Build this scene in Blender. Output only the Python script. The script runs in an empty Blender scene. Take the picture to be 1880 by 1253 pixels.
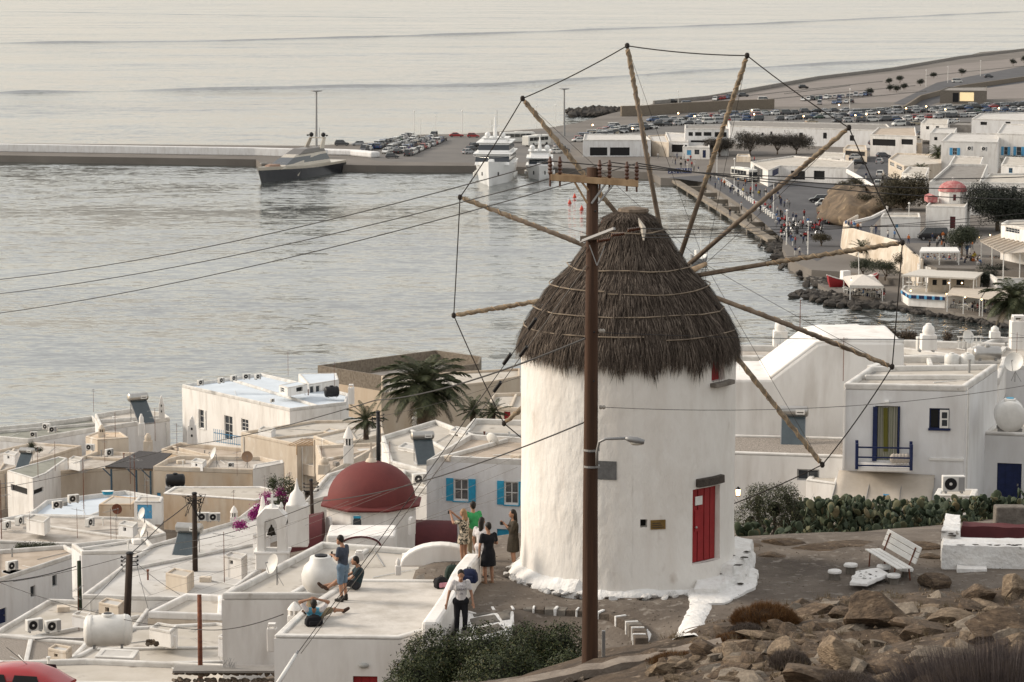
import bpy, bmesh, math, random
import numpy as np
from mathutils import Vector, Matrix, noise
random.seed(7)
rnd = random.random
def ru(a, b): return a + (b - a) * rnd()
sin, cos, pi, rad = math.sin, math.cos, math.pi, math.radians
SC = bpy.context.scene
COL = SC.collection

# ---------------------------------------------------------------- camera
FPX, ZC = 5000.0, 53.5                      # focal length in photo pixels, eye height above the sea
PITCH = math.atan(688.5 / FPX)
cam = bpy.data.cameras.new('camera'); cam_o = bpy.data.objects.new('camera', cam); COL.objects.link(cam_o)
cam.sensor_width = 36; cam.lens = 36 * FPX / 1880; cam.clip_start = 0.5; cam.clip_end = 60000
cam_o.location = (0, 0, ZC); cam_o.rotation_euler = (pi / 2 - PITCH, 0, 0)
SC.camera = cam_o
cam.dof.use_dof = True; cam.dof.focus_distance = 74; cam.dof.aperture_fstop = 8
# ---------------------------------------------------------------- sky, sun, exposure
SUN_AZ, SUN_EL = rad(-78), rad(14)
VEIL, VEILC = .72, (6.05, 5.75, 5.45, 1)
wd = bpy.data.worlds.new('World'); SC.world = wd; wd.use_nodes = True
_n = wd.node_tree; _s = _n.nodes.new('ShaderNodeTexSky'); _s.sky_type = 'NISHITA'; _s.sun_disc = False
_s.sun_elevation = SUN_EL; _s.sun_rotation = SUN_AZ; _s.dust_density = 1.0; _s.ozone_density = 1.2; _s.air_density = 1.3
_x = _n.nodes.new('ShaderNodeMix'); _x.data_type = 'RGBA'; _x.inputs[0].default_value = VEIL      # thin even cloud over the whole sky
_x.inputs[7].default_value = VEILC
_n.links.new(_s.outputs[0], _x.inputs[6]); _n.links.new(_x.outputs[2], _n.nodes['Background'].inputs[0]); _n.nodes['Background'].inputs[1].default_value = 0.092
sun = bpy.data.lights.new('sun', 'SUN'); sun.energy = 1.8; sun.angle = rad(16); sun.color = (1.0, 0.89, 0.76)
sun_o = bpy.data.objects.new('sun', sun); COL.objects.link(sun_o)
_d = Vector((sin(SUN_AZ) * cos(SUN_EL + .25), cos(SUN_AZ) * cos(SUN_EL + .25), sin(SUN_EL + .25)))
sun_o.rotation_euler = _d.to_track_quat('Z', 'Y').to_euler()
vs = SC.view_settings; vs.view_transform = 'Standard'; vs.look = 'None'; vs.exposure = 1.0; vs.gamma = 1.0; vs.use_curve_mapping = False

# ---------------------------------------------------------------- helpers
CAMP = Vector((0, 0, ZC)); FW = Vector((0, cos(PITCH), -sin(PITCH))); UP = Vector((0, sin(PITCH), cos(PITCH))); RT = Vector((1, 0, 0))
def ray(px, py): return FW * FPX + RT * (px - 940) + UP * (626.5 - py)
def P3(px, py, s): return CAMP + ray(px, py) / s           # point seen at a pixel, at s pixels per metre
def G(px, py, z):
    r = ray(px, py); return CAMP + r * ((z - ZC) / r.z)     # point of the level z
def WY(px, py, y):
    r = ray(px, py); return CAMP + r * (y / r.y)            # point at ground distance y
def SCALE(p): return FPX / ((Vector(p) - CAMP).dot(FW))
def HIT(px, py, p0, n):
    r = ray(px, py); return CAMP + r * ((Vector(p0) - CAMP).dot(n) / r.dot(n))

ORG = {}
MATS = {}
def mat(name, col, rough=0.8, col2=None, scale=3.0, stretch=(1, 1, 1), bump=0.0, bscale=30.0, metal=0.0, emit=None, lo=.35, hi=.65, detail=6, spec=0.3, speck=None, streak=None):
    if name in MATS: return MATS[name]
    m = bpy.data.materials.new(name); m.use_nodes = True; MATS[name] = m
    nt = m.node_tree; b = nt.nodes['Principled BSDF']; L = nt.links.new
    b.inputs['Base Color'].default_value = (*col, 1); b.inputs['Roughness'].default_value = rough
    b.inputs['Metallic'].default_value = metal; b.inputs['Specular IOR Level'].default_value = spec
    tc = nt.nodes.new('ShaderNodeTexCoord'); mp = nt.nodes.new('ShaderNodeMapping'); mp.inputs['Scale'].default_value = stretch
    L(tc.outputs['Object'], mp.inputs[0])
    if col2 is None: col2 = tuple(c * .86 for c in col)
    nz = nt.nodes.new('ShaderNodeTexNoise'); nz.inputs['Scale'].default_value = scale; nz.inputs['Detail'].default_value = detail; nz.inputs['Roughness'].default_value = .62
    L(mp.outputs[0], nz.inputs['Vector'])
    rp = nt.nodes.new('ShaderNodeValToRGB'); rp.color_ramp.elements[0].position = lo; rp.color_ramp.elements[1].position = hi
    rp.color_ramp.elements[0].color = (*col2, 1); rp.color_ramp.elements[1].color = (*col, 1)
    L(nz.outputs['Fac'], rp.inputs[0]); src = rp.outputs[0]
    if speck:
        n3 = nt.nodes.new('ShaderNodeTexNoise'); n3.inputs['Scale'].default_value = speck[1]; n3.inputs['Detail'].default_value = 5; L(mp.outputs[0], n3.inputs['Vector'])
        r3 = nt.nodes.new('ShaderNodeValToRGB'); r3.color_ramp.elements[0].position = speck[2]; r3.color_ramp.elements[1].position = speck[2] + .12
        r3.color_ramp.elements[0].color = (0, 0, 0, 1); r3.color_ramp.elements[1].color = (1, 1, 1, 1); L(n3.outputs['Fac'], r3.inputs[0])
        mx = nt.nodes.new('ShaderNodeMix'); mx.data_type = 'RGBA'; L(r3.outputs[0], mx.inputs[0]); L(src, mx.inputs[6]); mx.inputs[7].default_value = (*speck[0], 1); src = mx.outputs[2]
    if streak:
        m4 = nt.nodes.new('ShaderNodeMapping'); m4.inputs['Scale'].default_value = (1.5, 1.5, .3); L(tc.outputs['Object'], m4.inputs[0])
        n4 = nt.nodes.new('ShaderNodeTexNoise'); n4.inputs['Scale'].default_value = 1.3; n4.inputs['Detail'].default_value = 7; L(m4.outputs[0], n4.inputs['Vector'])
        r4 = nt.nodes.new('ShaderNodeMapRange'); r4.inputs[1].default_value = .5; r4.inputs[2].default_value = .85; r4.inputs[3].default_value = 0; r4.inputs[4].default_value = streak[1]; L(n4.outputs['Fac'], r4.inputs[0])
        x4 = nt.nodes.new('ShaderNodeMix'); x4.data_type = 'RGBA'; L(r4.outputs[0], x4.inputs[0]); L(src, x4.inputs[6]); x4.inputs[7].default_value = (*streak[0], 1); src = x4.outputs[2]
    L(src, b.inputs['Base Color'])
    if bump:
        n2 = nt.nodes.new('ShaderNodeTexNoise'); n2.inputs['Scale'].default_value = bscale; n2.inputs['Detail'].default_value = 5
        L(mp.outputs[0], n2.inputs['Vector']); bp = nt.nodes.new('ShaderNodeBump'); bp.inputs['Strength'].default_value = min(bump, 1); bp.inputs['Distance'].default_value = .03 if bump <= 1 else .03 * bump
        L(n2.outputs['Fac'], bp.inputs['Height']); L(bp.outputs[0], b.inputs['Normal'])
    if emit:
        b.inputs['Emission Color'].default_value = (*emit[:3], 1); b.inputs['Emission Strength'].default_value = emit[3]
    return m

class MB:
    """collects faces; build() links them as one mesh object"""
    def __init__(s): s.v = []; s.f = []; s.m = []; s.mi = 0
    def add(s, vs, fs):
        o = len(s.v); s.v += [Vector(v) for v in vs]; s.f += [[i + o for i in f] for f in fs]; s.m += [s.mi] * len(fs); return s
    def box(s, c, d, rz=0, tilt=None, taper=1.0):
        x, y, z = d[0] / 2, d[1] / 2, d[2] / 2; t = taper
        vs = [(-x, -y, -z), (x, -y, -z), (x, y, -z), (-x, y, -z), (-x * t, -y * t, z), (x * t, -y * t, z), (x * t, y * t, z), (-x * t, y * t, z)]
        M = Matrix.Rotation(rz, 3, 'Z')
        if tilt is not None: M = M @ tilt
        return s.add([Vector(c) + M @ Vector(v) for v in vs], [(0, 3, 2, 1), (4, 5, 6, 7), (0, 1, 5, 4), (1, 2, 6, 5), (2, 3, 7, 6), (3, 0, 4, 7)])
    def prism(s, poly, z0, z1, top=None):
        n = len(poly); top = top or poly
        a = [(p[0], p[1], z0) for p in poly]; b = [(p[0], p[1], z1) for p in top]
        return s.add(a + b, [tuple(range(n))[::-1], tuple(range(n, 2 * n))] + [(i, (i + 1) % n, n + (i + 1) % n, n + i) for i in range(n)])
    def loft(s, rings, cap=True):
        n = len(rings[0]); o = []; fs = []
        for r in rings: o += list(r)
        for k in range(len(rings) - 1):
            for i in range(n): fs.append((k * n + i, k * n + (i + 1) % n, (k + 1) * n + (i + 1) % n, (k + 1) * n + i))
        if cap: fs += [tuple(range(n))[::-1], tuple((len(rings) - 1) * n + i for i in range(n))]
        return s.add(o, fs)
    def tube(s, pts, r, n=8, cap=True):
        pts = [Vector(p) for p in pts]; k = len(pts)
        rs = r if isinstance(r, (list, tuple)) else [r] * k
        rings = []; u = None
        for i in range(k):
            t = (pts[min(i + 1, k - 1)] - pts[max(i - 1, 0)])
            t = t.normalized() if t.length > 1e-9 else Vector((0, 0, 1))
            if u is None: u = t.orthogonal().normalized()
            else:
                u = u - t * u.dot(t); u = u.normalized() if u.length > 1e-6 else t.orthogonal().normalized()
            w = t.cross(u)
            rings.append([pts[i] + (u * cos(2 * pi * j / n) + w * sin(2 * pi * j / n)) * rs[i] for j in range(n)])
        return s.loft(rings, cap)
    def lathe(s, prof, c=(0, 0, 0), n=24, cap=True, sx=1, sy=1, ph=0):
        c = Vector(c)
        return s.loft([[c + Vector((r * sx * cos(2 * pi * j / n + ph), r * sy * sin(2 * pi * j / n + ph), z)) for j in range(n)] for r, z in prof], cap)
    def ball(s, c, r, n=10, k=6):
        rr = r if isinstance(r, (tuple, list)) else (r, r, r)
        return s.lathe([(max(.02, sin(pi * i / k)) * rr[0], -cos(pi * i / k) * rr[2]) for i in range(k + 1)], c, n, True, 1, rr[1] / rr[0])
    def cap_seg(s, a, b, ra, rb, n=10):
        a, b = Vector(a), Vector(b); t = (b - a); L = t.length
        t = t.normalized() if L > 1e-6 else Vector((0, 0, 1))
        pts = []; rs = []
        for q in (0.05, .5, .87): pts.append(a - t * ra * math.sqrt(1 - q * q)); rs.append(ra * q)
        pts.append(a); rs.append(ra); pts.append(b); rs.append(rb)
        for q in (.87, .5, .05): pts.append(b + t * rb * math.sqrt(1 - q * q)); rs.append(rb * q)
        return s.tube(pts, rs, n)
    def mesh(s, name, mats, org=None, smooth=False, recalc=True):
        org = Vector(org) if org is not None else Vector((0, 0, 0))
        me = bpy.data.meshes.new(name); me.from_pydata([tuple(v - org) for v in s.v], [], s.f)
        mats = mats if isinstance(mats, (list, tuple)) else [mats]
        for m in mats: me.materials.append(m)
        if len(mats) > 1: me.polygons.foreach_set('material_index', s.m)
        if recalc:
            bm = bmesh.new(); bm.from_mesh(me); bmesh.ops.recalc_face_normals(bm, faces=bm.faces); bm.to_mesh(me); bm.free()
        if smooth is True: me.polygons.foreach_set('use_smooth', [True] * len(me.polygons))
        elif smooth:
            me.polygons.foreach_set('use_smooth', [True] * len(me.polygons)); me.set_sharp_from_angle(angle=rad(smooth))
        me.update(); return me
    def build(s, name, mats, parent=None, smooth=False, bevel=0, recalc=True, label=None, cat=None, group=None, kind=None, local=False, org=None):
        if parent is not None: org = Vector((0, 0, 0)) if local else ORG[parent.name]
        elif org is None and not local and s.v:
            org = Vector((sum(v.x for v in s.v) / len(s.v), sum(v.y for v in s.v) / len(s.v), min(v.z for v in s.v)))
        elif org is None: org = Vector((0, 0, 0))
        o = bpy.data.objects.new(name, s.mesh(name, mats, org, smooth, recalc)); COL.objects.link(o)
        if parent is not None: o.parent = parent
        else: o.location = org
        ORG[o.name] = Vector(org)
        if bevel:
            m = o.modifiers.new('bevel', 'BEVEL'); m.width = bevel; m.segments = 2; m.limit_method = 'ANGLE'; m.angle_limit = rad(40)
        return tag(o, label, cat, group, kind)
def tag(o, label=None, cat=None, group=None, kind=None):
    for k, v in (('label', label), ('category', cat), ('group', group), ('kind', kind)):
        if v: o[k] = v
    return o
def thing(name, label, cat, loc, rz=0, group=None):
    o = bpy.data.objects.new(name, None); COL.objects.link(o); o.location = loc; o.rotation_euler = (0, 0, rz); o.empty_display_size = .2
    ORG[o.name] = Vector(loc); return tag(o, label, cat, group)
def copy_tree(o, loc=None, rz=None, label=None, parent=None, scale=None):
    c = o.copy(); COL.objects.link(c); c.parent = parent; ORG[c.name] = Vector(loc) if loc is not None else ORG.get(o.name, Vector())
    if loc is not None: c.location = loc
    if rz is not None: c.rotation_euler = (0, 0, rz)
    if scale is not None: c.scale = (scale, scale, scale) if not isinstance(scale, (tuple, list)) else scale
    if label: c['label'] = label
    for ch in o.children: copy_tree(ch, parent=c)
    return c
def setmat(o, slot, m):            # give a copy its own colour without touching shared mesh data
    o.material_slots[slot].link = 'OBJECT'; o.material_slots[slot].material = m
def sag(a, b, d, n=12):
    a, b = Vector(a), Vector(b)
    return [a.lerp(b, i / n) - Vector((0, 0, d * 4 * (i / n) * (1 - i / n))) for i in range(n + 1)]

# ---------------------------------------------------------------- materials
WHITE = mat('whitewash', (.78, .76, .73), .9, (.64, .615, .58), .55, (1, 1, .35), .45, 7, detail=8, lo=.28, hi=.55, streak=((.38, .33, .28), .55))
WHITE_B = mat('whitewash_cool', (.72, .72, .72), .9, (.62, .61, .60), .8, (1, 1, .4), .4, 8, lo=.3, hi=.6, streak=((.42, .39, .36), .5))
CREAM = mat('cream_plaster', (.62, .55, .46), .9, (.50, .42, .33), .7, (1, 1, .35), .3, 9, lo=.3, hi=.65, speck=((.70, .67, .62), 1.3, .60), streak=((.33, .25, .18), .6))
TAN = mat('tan_plaster', (.56, .42, .29), .9, (.60, .52, .42), .6, (1, 1, .4), .4, 8, lo=.35, hi=.65, streak=((.36, .25, .16), .6), speck=((.64, .60, .54), .8, .64))
OLDWALL = mat('weathered_plaster', (.50, .42, .33), .95, (.42, .33, .24), .6, (1, 1, .3), .6, 6, lo=.3, hi=.62)
ROOFW = mat('roof_white', (.54, .525, .50), .9, (.42, .40, .37), .5, bump=.4, bscale=5, detail=10, lo=.3, hi=.6, speck=((.27, .25, .22), 1.2, .62))
RIMW = mat('parapet_whitewash', (.66, .645, .615), .92, (.47, .45, .42), 1.1, bump=.5, bscale=7, detail=9, lo=.32, hi=.6, speck=((.36, .33, .29), 2.6, .64))
ROOFB = mat('roof_pale_blue', (.60, .66, .72), .85, (.52, .57, .62), .5, bump=.2, bscale=6, detail=8)
ROOFD = mat('roof_dirty', (.52, .48, .43), .95, (.30, .26, .22), .7, bump=.5, bscale=5, detail=10, lo=.33, hi=.62)
ROOFT = mat('roof_tan', (.47, .40, .33), .95, (.33, .27, .21), .6, bump=.4, bscale=5, detail=9)
ROOFG = mat('roof_olive', (.28, .28, .24), .95, (.20, .20, .17), .8, bump=.3, bscale=6)
ROOFC = mat('roof_cream', (.50, .465, .415), .95, (.40, .365, .31), .45, bump=.4, bscale=5, detail=10, lo=.3, hi=.6, speck=((.24, .21, .18), 1.0, .60))
GRAVEL = mat('gravel_roof', (.36, .32, .28), .95, (.16, .14, .12), 22, bump=.8, bscale=40, lo=.4, hi=.6)
STONE = mat('stone', (.23, .195, .155), .95, (.11, .09, .07), 4, bump=.8, bscale=14, detail=9, lo=.3, hi=.65)
STONE_G = mat('stone_grey', (.20, .18, .155), .95, (.12, .105, .09), 4, bump=.7, bscale=14)
ROCK_D = mat('wet_rock', (.060, .053, .046), .9, (.03, .028, .026), 2, bump=1, bscale=6)
WOODP = mat('pole_wood', (.080, .040, .022), .85, (.032, .017, .011), 6, (1, 1, .06), .4, 20, lo=.3, hi=.7)
WOODL = mat('pale_wood', (.47, .33, .20), .8, (.30, .20, .115), 5, (1, 1, .3), .3, 20)
WOODG = mat('grey_wood', (.19, .15, .115), .9, (.10, .075, .055), 5, (1, 1, .5), .5, 18)
SAIL = mat('furled_sailcloth', (.30, .24, .17), .95, (.13, .10, .07), 6, bump=.6, bscale=16)
ROPE = mat('dark_rope', (.03, .025, .022), .9)
WIRE = mat('wire', (.03, .028, .028), .7)
WIREL = mat('pale_wire', (.16, .15, .14), .7)
RED = mat('red_paint', (.30, .022, .025), .6, (.24, .018, .02), 4, bump=.1)
BLUE = mat('blue_paint', (.10, .36, .60), .55, (.08, .29, .50), 5)
TURQ = mat('turquoise_paint', (.035, .34, .53), .55, (.03, .27, .44), 5)
NAVY = mat('navy_paint', (.014, .024, .085), .5, (.01, .018, .06), 5)
DARK = mat('dark_opening', (.012, .012, .013), .6)
GLASS = mat('window_glass', (.035, .042, .05), .08, spec=.6)
GLASSC = mat('curtained_glass', (.16, .155, .15), .2, (.09, .09, .09), 3, spec=.5)
WPAINT = mat('white_paint', (.75, .74, .71), .6, (.66, .65, .62), 3)
GREYP = mat('grey_paint', (.33, .33, .33), .6)
STEEL = mat('steel', (.45, .44, .42), .35, metal=.8)
GALV = mat('galvanised', (.30, .30, .30), .5, metal=.5)
RUST = mat('rust', (.20, .075, .04), .9, (.10, .04, .03), 8)
BLACKP = mat('black_plastic', (.012, .012, .014), .45)
WHITEP = mat('white_plastic', (.70, .69, .66), .45, (.6, .59, .56), 2)
PANEL = mat('solar_glass', (.055, .075, .085), .15, (.04, .055, .065), 2, spec=.6)
CONC = mat('concrete', (.27, .255, .235), .95, (.19, .175, .16), .8, bump=.3, bscale=8, detail=9)
ASPH = mat('asphalt', (.095, .095, .10), .95, (.065, .065, .07), .12, bump=.2, bscale=3, detail=9)
BULB = mat('lamp_bulb', (1, .8, .5), .5, emit=(1, .60, .25, 7))
# ================================================================ the sea
def sea_material():
    m = bpy.data.materials.new('sea_water'); m.use_nodes = True; nt = m.node_tree; b = nt.nodes['Principled BSDF']; L = nt.links.new; N = nt.nodes.new
    b.inputs['Base Color'].default_value = (.055, .068, .068, 1); b.inputs['Roughness'].default_value = .08; b.inputs['IOR'].default_value = SEA_IOR
    g = N('ShaderNodeNewGeometry')
    def noise_(sc_, st, det, rot=.18):
        mp = N('ShaderNodeMapping'); mp.inputs['Scale'].default_value = st; mp.inputs['Rotation'].default_value = (0, 0, rot); L(g.outputs['Position'], mp.inputs[0])
        nz = N('ShaderNodeTexNoise'); nz.inputs['Scale'].default_value = sc_; nz.inputs['Detail'].default_value = det; nz.inputs['Roughness'].default_value = .6; L(mp.outputs[0], nz.inputs['Vector']); return nz
    # patches of calmer and more ruffled water
    pt_ = noise_(.006, (.5, 1.6, 1), 4, .12); mr = N('ShaderNodeMapRange'); mr.inputs[1].default_value = .35; mr.inputs[2].default_value = .65; mr.inputs[3].default_value = .55; mr.inputs[4].default_value = 1.25; L(pt_.outputs['Fac'], mr.inputs[0])
    tot = None
    for sc_, st, det, amp in SEA_WAVES:         # wave slopes, three sizes of wave
        nz = noise_(sc_, st, det); s1 = N('ShaderNodeVectorMath'); s1.operation = 'SUBTRACT'; L(nz.outputs['Color'], s1.inputs[0]); s1.inputs[1].default_value = (.5, .5, .5)
        s2 = N('ShaderNodeVectorMath'); s2.operation = 'MULTIPLY'; L(s1.outputs[0], s2.inputs[0]); s2.inputs[1].default_value = (amp * .55, amp, 0)
        if tot is None: tot = s2
        else: a = N('ShaderNodeVectorMath'); L(tot.outputs[0], a.inputs[0]); L(s2.outputs[0], a.inputs[1]); tot = a
    sc2 = N('ShaderNodeVectorMath'); sc2.operation = 'SCALE'; L(tot.outputs[0], sc2.inputs[0]); L(mr.outputs[0], sc2.inputs['Scale'])
    a = N('ShaderNodeVectorMath'); L(sc2.outputs[0], a.inputs[0]); L(g.outputs['Normal'], a.inputs[1]); nm = N('ShaderNodeVectorMath'); nm.operation = 'NORMALIZE'; L(a.outputs[0], nm.inputs[0]); L(nm.outputs[0], b.inputs['Normal'])
    gl = N('ShaderNodeBsdfGlossy'); gl.inputs['Color'].default_value = (.68, .67, .65, 1); gl.inputs['Roughness'].default_value = .12; L(nm.outputs[0], gl.inputs['Normal'])
    mx = N('ShaderNodeMixShader'); mx.inputs[0].default_value = .38; L(b.outputs[0], mx.inputs[1]); L(gl.outputs[0], mx.inputs[2]); L(mx.outputs[0], nt.nodes['Material Output'].inputs['Surface'])
    return m
SEA_IOR = 1.9
SEA_WAVES = ((.013, (.35, 1.5, 1), 4, .42), (.06, (.7, 1.5, 1), 2, .30), (.36, (.45, 1.6, 1), 3, .62), (1.4, (.45, 1.5, 1), 3, .75))
SEA = sea_material()
mb = MB(); mb.add([(-25000, 150, 0), (25000, 150, 0), (25000, 40000, 0), (-25000, 40000, 0)], [(0, 1, 2, 3)])
mb.build('sea', SEA, kind='structure', org=(0, 0, 0), recalc=False)
# swells left by passing ferries: long low ridges of water
def swell(pts, w, h):
    mb = MB(); rows = []
    P = [G(x, y, 0) for x, y in pts]; Q = []
    for i in range(len(P) - 1):
        for k in range(24): Q.append(P[i].lerp(P[i + 1], k / 24))
    Q.append(P[-1])
    for i, p in enumerate(Q):
        hh = h * (.6 + .6 * noise.noise(Vector((p.x * .02, p.y * .004, 3)))) * min(1, i / 6, (len(Q) - 1 - i) / 6)
        hh = max(hh, 0.0)
        rows.append([Vector((p.x, p.y - w, -.05)), Vector((p.x, p.y - w * .35, hh * .5 - .05)), Vector((p.x, p.y, hh - .05)), Vector((p.x, p.y + w * .4, hh * .55 - .05)), Vector((p.x, p.y + w, -.05))])
    for i in range(len(rows) - 1):
        mb.add(rows[i] + rows[i + 1], [(j, j + 1, 6 + j, 5 + j) for j in range(4)])
    bm = mb.build('swell', SEA, kind='structure', smooth=True, org=(0, 0, 0))
swell([(-40, 172), (300, 166), (640, 160), (900, 157), (1300, 130), (1640, 112), (1830, 98)], 3.6, 1.5)
swell([(-40, 80), (400, 76), (900, 62), (1400, 44), (1950, 18)], 4.5, 1.5)
swell([(-40, 20), (500, 30), (800, 34)], 5, .8)

# ================================================================ the hillside
CP = []
def cp(px, py, s, dz=0): p = P3(px, py, s); CP.append((p.x, p.y, p.z + dz))
for a in ((1000, 1095, 71), (1100, 1120, 72.3), (1200, 1130, 73), (1330, 1110, 72), (1400, 1050, 68), (1600, 1060, 69), (1760, 1062, 69), (1900, 1050, 69), (1450, 985, 64), (1600, 985, 64), (1750, 1000, 65), (900, 1050, 68.5), (860, 1075, 70),
          (960, 1040, 68), (1240, 1000, 66), (1000, 1000, 65.5), (830, 1020, 67), (780, 1045, 69),
          (1700, 1082, 80), (1560, 1100, 86), (1450, 1128, 90), (1330, 1185, 96), (1230, 1235, 101), (1100, 1262, 100), (1600, 1200, 104), (1880, 1200, 118), (1880, 1075, 76), (1880, 1120, 92), (1500, 1262, 113), (1780, 1262, 135), (1950, 1290, 170), (1300, 1300, 112), (1083, 1215, 93), (1150, 1195, 76.5),
          (1000, 1165, 73.4), (900, 1165, 73.3), (1120, 1165, 73.6), (840, 1172, 73.5), (900, 1275, 81), (790, 1300, 81)):
    cp(*a)
for a in ((100, 1260, 58, -1.5), (350, 1260, 58, -1.5), (200, 1190, 44, -3), (60, 1150, 36, -3), (400, 1130, 42, -4), (100, 1080, 31, -3), (300, 1030, 33, -3.5), (200, 960, 25, -3.5), (100, 880, 21.5, -4), (400, 900, 23, -4), (600, 830, 20.5, -4), (560, 1050, 50, -3.5), (680, 990, 39, -1), (850, 1000, 38, -1), (850, 1000, 42, 0), (800, 820, 30, -4), (500, 790, 20.5, -5), (750, 760, 22, -6),
          (520, 1180, 68, -5.5), (600, 1100, 68, -5), (690, 1110, 69, -5.2), (740, 1165, 73, -4.5), (640, 1062, 66, -5.5), (760, 1100, 70, -4.2), (700, 1250, 80, -4.4), (560, 1250, 78, -4.4), (440, 1200, 62, -4.5), (800, 1190, 77, -.9), (830, 1110, 72, -.35),
          (1400, 960, 48), (1550, 960, 48), (1700, 955, 48), (1880, 945, 47), (1450, 930, 45, -1), (1700, 700, 40, -5), (1450, 690, 40, -5), (1880, 700, 40, -5), (1200, 900, 45, -2), (1100, 900, 38, -4)):
    cp(*a)
for x in range(-70, 71, 20):
    CP += [(x, 300 if x < 10 else 215, -1.5), (x, 345, -5), (x, 262 if x < 10 else 240, 2 if x < 10 else -3)]
CP += [(0, 0, 51.7), (30, 0, 52.5), (-30, 0, 46), (-14, 22, 41.5), (0, 24, 43.6), (-40, 40, 33), (50, 40, 46), (60, 70, 40), (12, 25, 46.3), (6, 40, 41.6), (-8, 45, 37.0), (4.7, 24.2, 46.55), (-50, 120, 16), (60, 130, 28)]
_c = np.array(CP, float)
def _ker(r): return np.sqrt(r * r + 2.0)
_A = _ker(np.linalg.norm(_c[:, None, :2] - _c[None, :, :2], axis=2)); _n0 = len(_c)
_M = np.zeros((_n0 + 1, _n0 + 1)); _M[:_n0, :_n0] = _A + np.eye(_n0) * -.02; _M[:_n0, _n0] = 1; _M[_n0, :_n0] = 1
_w = np.linalg.solve(_M, np.append(_c[:, 2], 0))
def hills(xy):
    xy = np.asarray(xy, float); out = np.empty(len(xy))
    for i in range(0, len(xy), 4000):
        q = xy[i:i + 4000]; out[i:i + 4000] = _ker(np.linalg.norm(q[:, None, :] - _c[None, :, :2], axis=2)) @ _w[:_n0] + _w[_n0]
    return np.minimum(out, 37.36 + np.maximum(0, 64.5 - xy[:, 1]) * .4)
def hill0(x, y): return float(hills([(x, y)])[0])
def rough_z(x, y):
    if y >= 84: return 0.0
    a = min(1, max(0, (63.5 - max(0, 10 - x) * .6 - y) / 3)); return (.05 + .30 * a) * noise.fractal(Vector((x * .55, y * .55, 1.7)), 1.0, 2.0, 5) * .6
def hz(x, y): return hill0(x, y) + rough_z(x, y)
xs = list(np.arange(-75, -14, 3.0)) + list(np.arange(-14, 23, .3)) + list(np.arange(23, 80, 3.0))
ys = list(np.arange(2, 36, 1.5)) + list(np.arange(36, 84, .3)) + list(np.arange(84, 346, 3.0))
gx, gy = np.meshgrid(xs, ys); gz = hills(np.stack([gx.ravel(), gy.ravel()], 1))
vv = []
for x, y, z in zip(gx.ravel(), gy.ravel(), gz):
    z += rough_z(x, y)
    vv.append(Vector((x, y, z)))
nx = len(xs); mb = MB(); mb.v = vv
mb.f = [(j * nx + i, j * nx + i + 1, (j + 1) * nx + i + 1, (j + 1) * nx + i) for j in range(len(ys) - 1) for i in range(nx - 1)]; mb.m = [0] * len(mb.f)
EARTH = mat('trodden_earth', (.165, .138, .113), .97, (.078, .062, .050), .55, bump=.9, bscale=9, detail=12, lo=.32, hi=.66, speck=((.22, .195, .168), 4.0, .58))
SOIL = mat('slope_soil', (.095, .068, .046), .97, (.040, .029, .021), 1.6, bump=1.5, bscale=7, detail=12, lo=.32, hi=.66, speck=((.20, .155, .115), 5.0, .60))
mb.m = [1 if sum(vv[i].y for i in f) / 4 < 62.5 - max(0, 10 - vv[f[0]].x) * .6 + 1.5 * noise.noise(Vector((vv[f[0]].x * .8, vv[f[0]].y * .8, 0))) else 0 for f in mb.f]
GROUND = mb.build('hillside_ground', [EARTH, SOIL], kind='structure', smooth=True, org=(0, 0, 0), recalc=False)
# ================================================================ the windmill
MC = Vector((3.1, 71.7, 37.3)); MR = 2.86
MILLW = mat('mill_whitewash', (.75, .725, .685), .92, (.66, .62, .57), .9, (1, 1, .5), 1.6, 4, detail=10, lo=.25, hi=.55, speck=((.52, .47, .42), 2.0, .68), streak=((.52, .46, .40), .45))
PAINTW = mat('lime_white_stone', (.76, .755, .74), .92, (.64, .62, .59), 2.5, bump=1.8, bscale=7, detail=8, lo=.3, hi=.6, speck=((.20, .18, .155), 5.5, .66))
mill = thing('windmill', 'round white windmill with brown thatched conical roof and bare sail wheel', 'windmill', MC)
ZT = WY(1147, 640, 71.7).z
def ang(px):                        # bearing round the tower of the wall point seen at an image column
    a, b = -1.3, 1.3
    for _ in range(30):
        t = (a + b) / 2
        if 940 + FPX * (MC.x + MR * sin(t)) / ((MC.y - MR * cos(t)) * cos(PITCH) + 13 * sin(PITCH)) < px: a = t
        else: b = t
    return a
def mill_pt(px, py, out=0.0):       # the point of the tower's front face seen at a pixel
    th = ang(px); r = MR + out
    q = Vector((MC.x + r * sin(th), MC.y - r * cos(th), 0)); z = WY(px, py, q.y).z
    return Vector((q.x, q.y, z)), th
dz0, dz1 = mill_pt(1290, 1034)[0].z, mill_pt(1290, 897)[0].z
wz0, wz1 = mill_pt(1316, 700)[0].z, mill_pt(1316, 640)[0].z
hz0, hz1 = mill_pt(1182, 969)[0].z, mill_pt(1182, 954)[0].z
DA = (ang(1272), ang(1322)); WA = (ang(1304), ang(1328)); HA = (ang(1176), ang(1189))
aa = sorted(set([rad(a) for a in range(0, 360, 4) if not (rad(a) > DA[0] - .02 and rad(a) < WA[1] + .02) and abs(rad(a) - HA[0]) > .03] + list(DA) + list(WA) + list(HA) + [rad(49), rad(61)]))
zz = sorted(set([MC.z - .3, MC.z + .6, MC.z + 1.3, MC.z + 2.2, MC.z + 3.5, MC.z + 4.5, ZT + .02] + [dz0, dz1, wz0, wz1, hz0, hz1]))
mb = MB(); RIN = .32
def mr(z): return MR + .05 * max(0, 1 - (z - MC.z) / 1.2)
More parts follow.
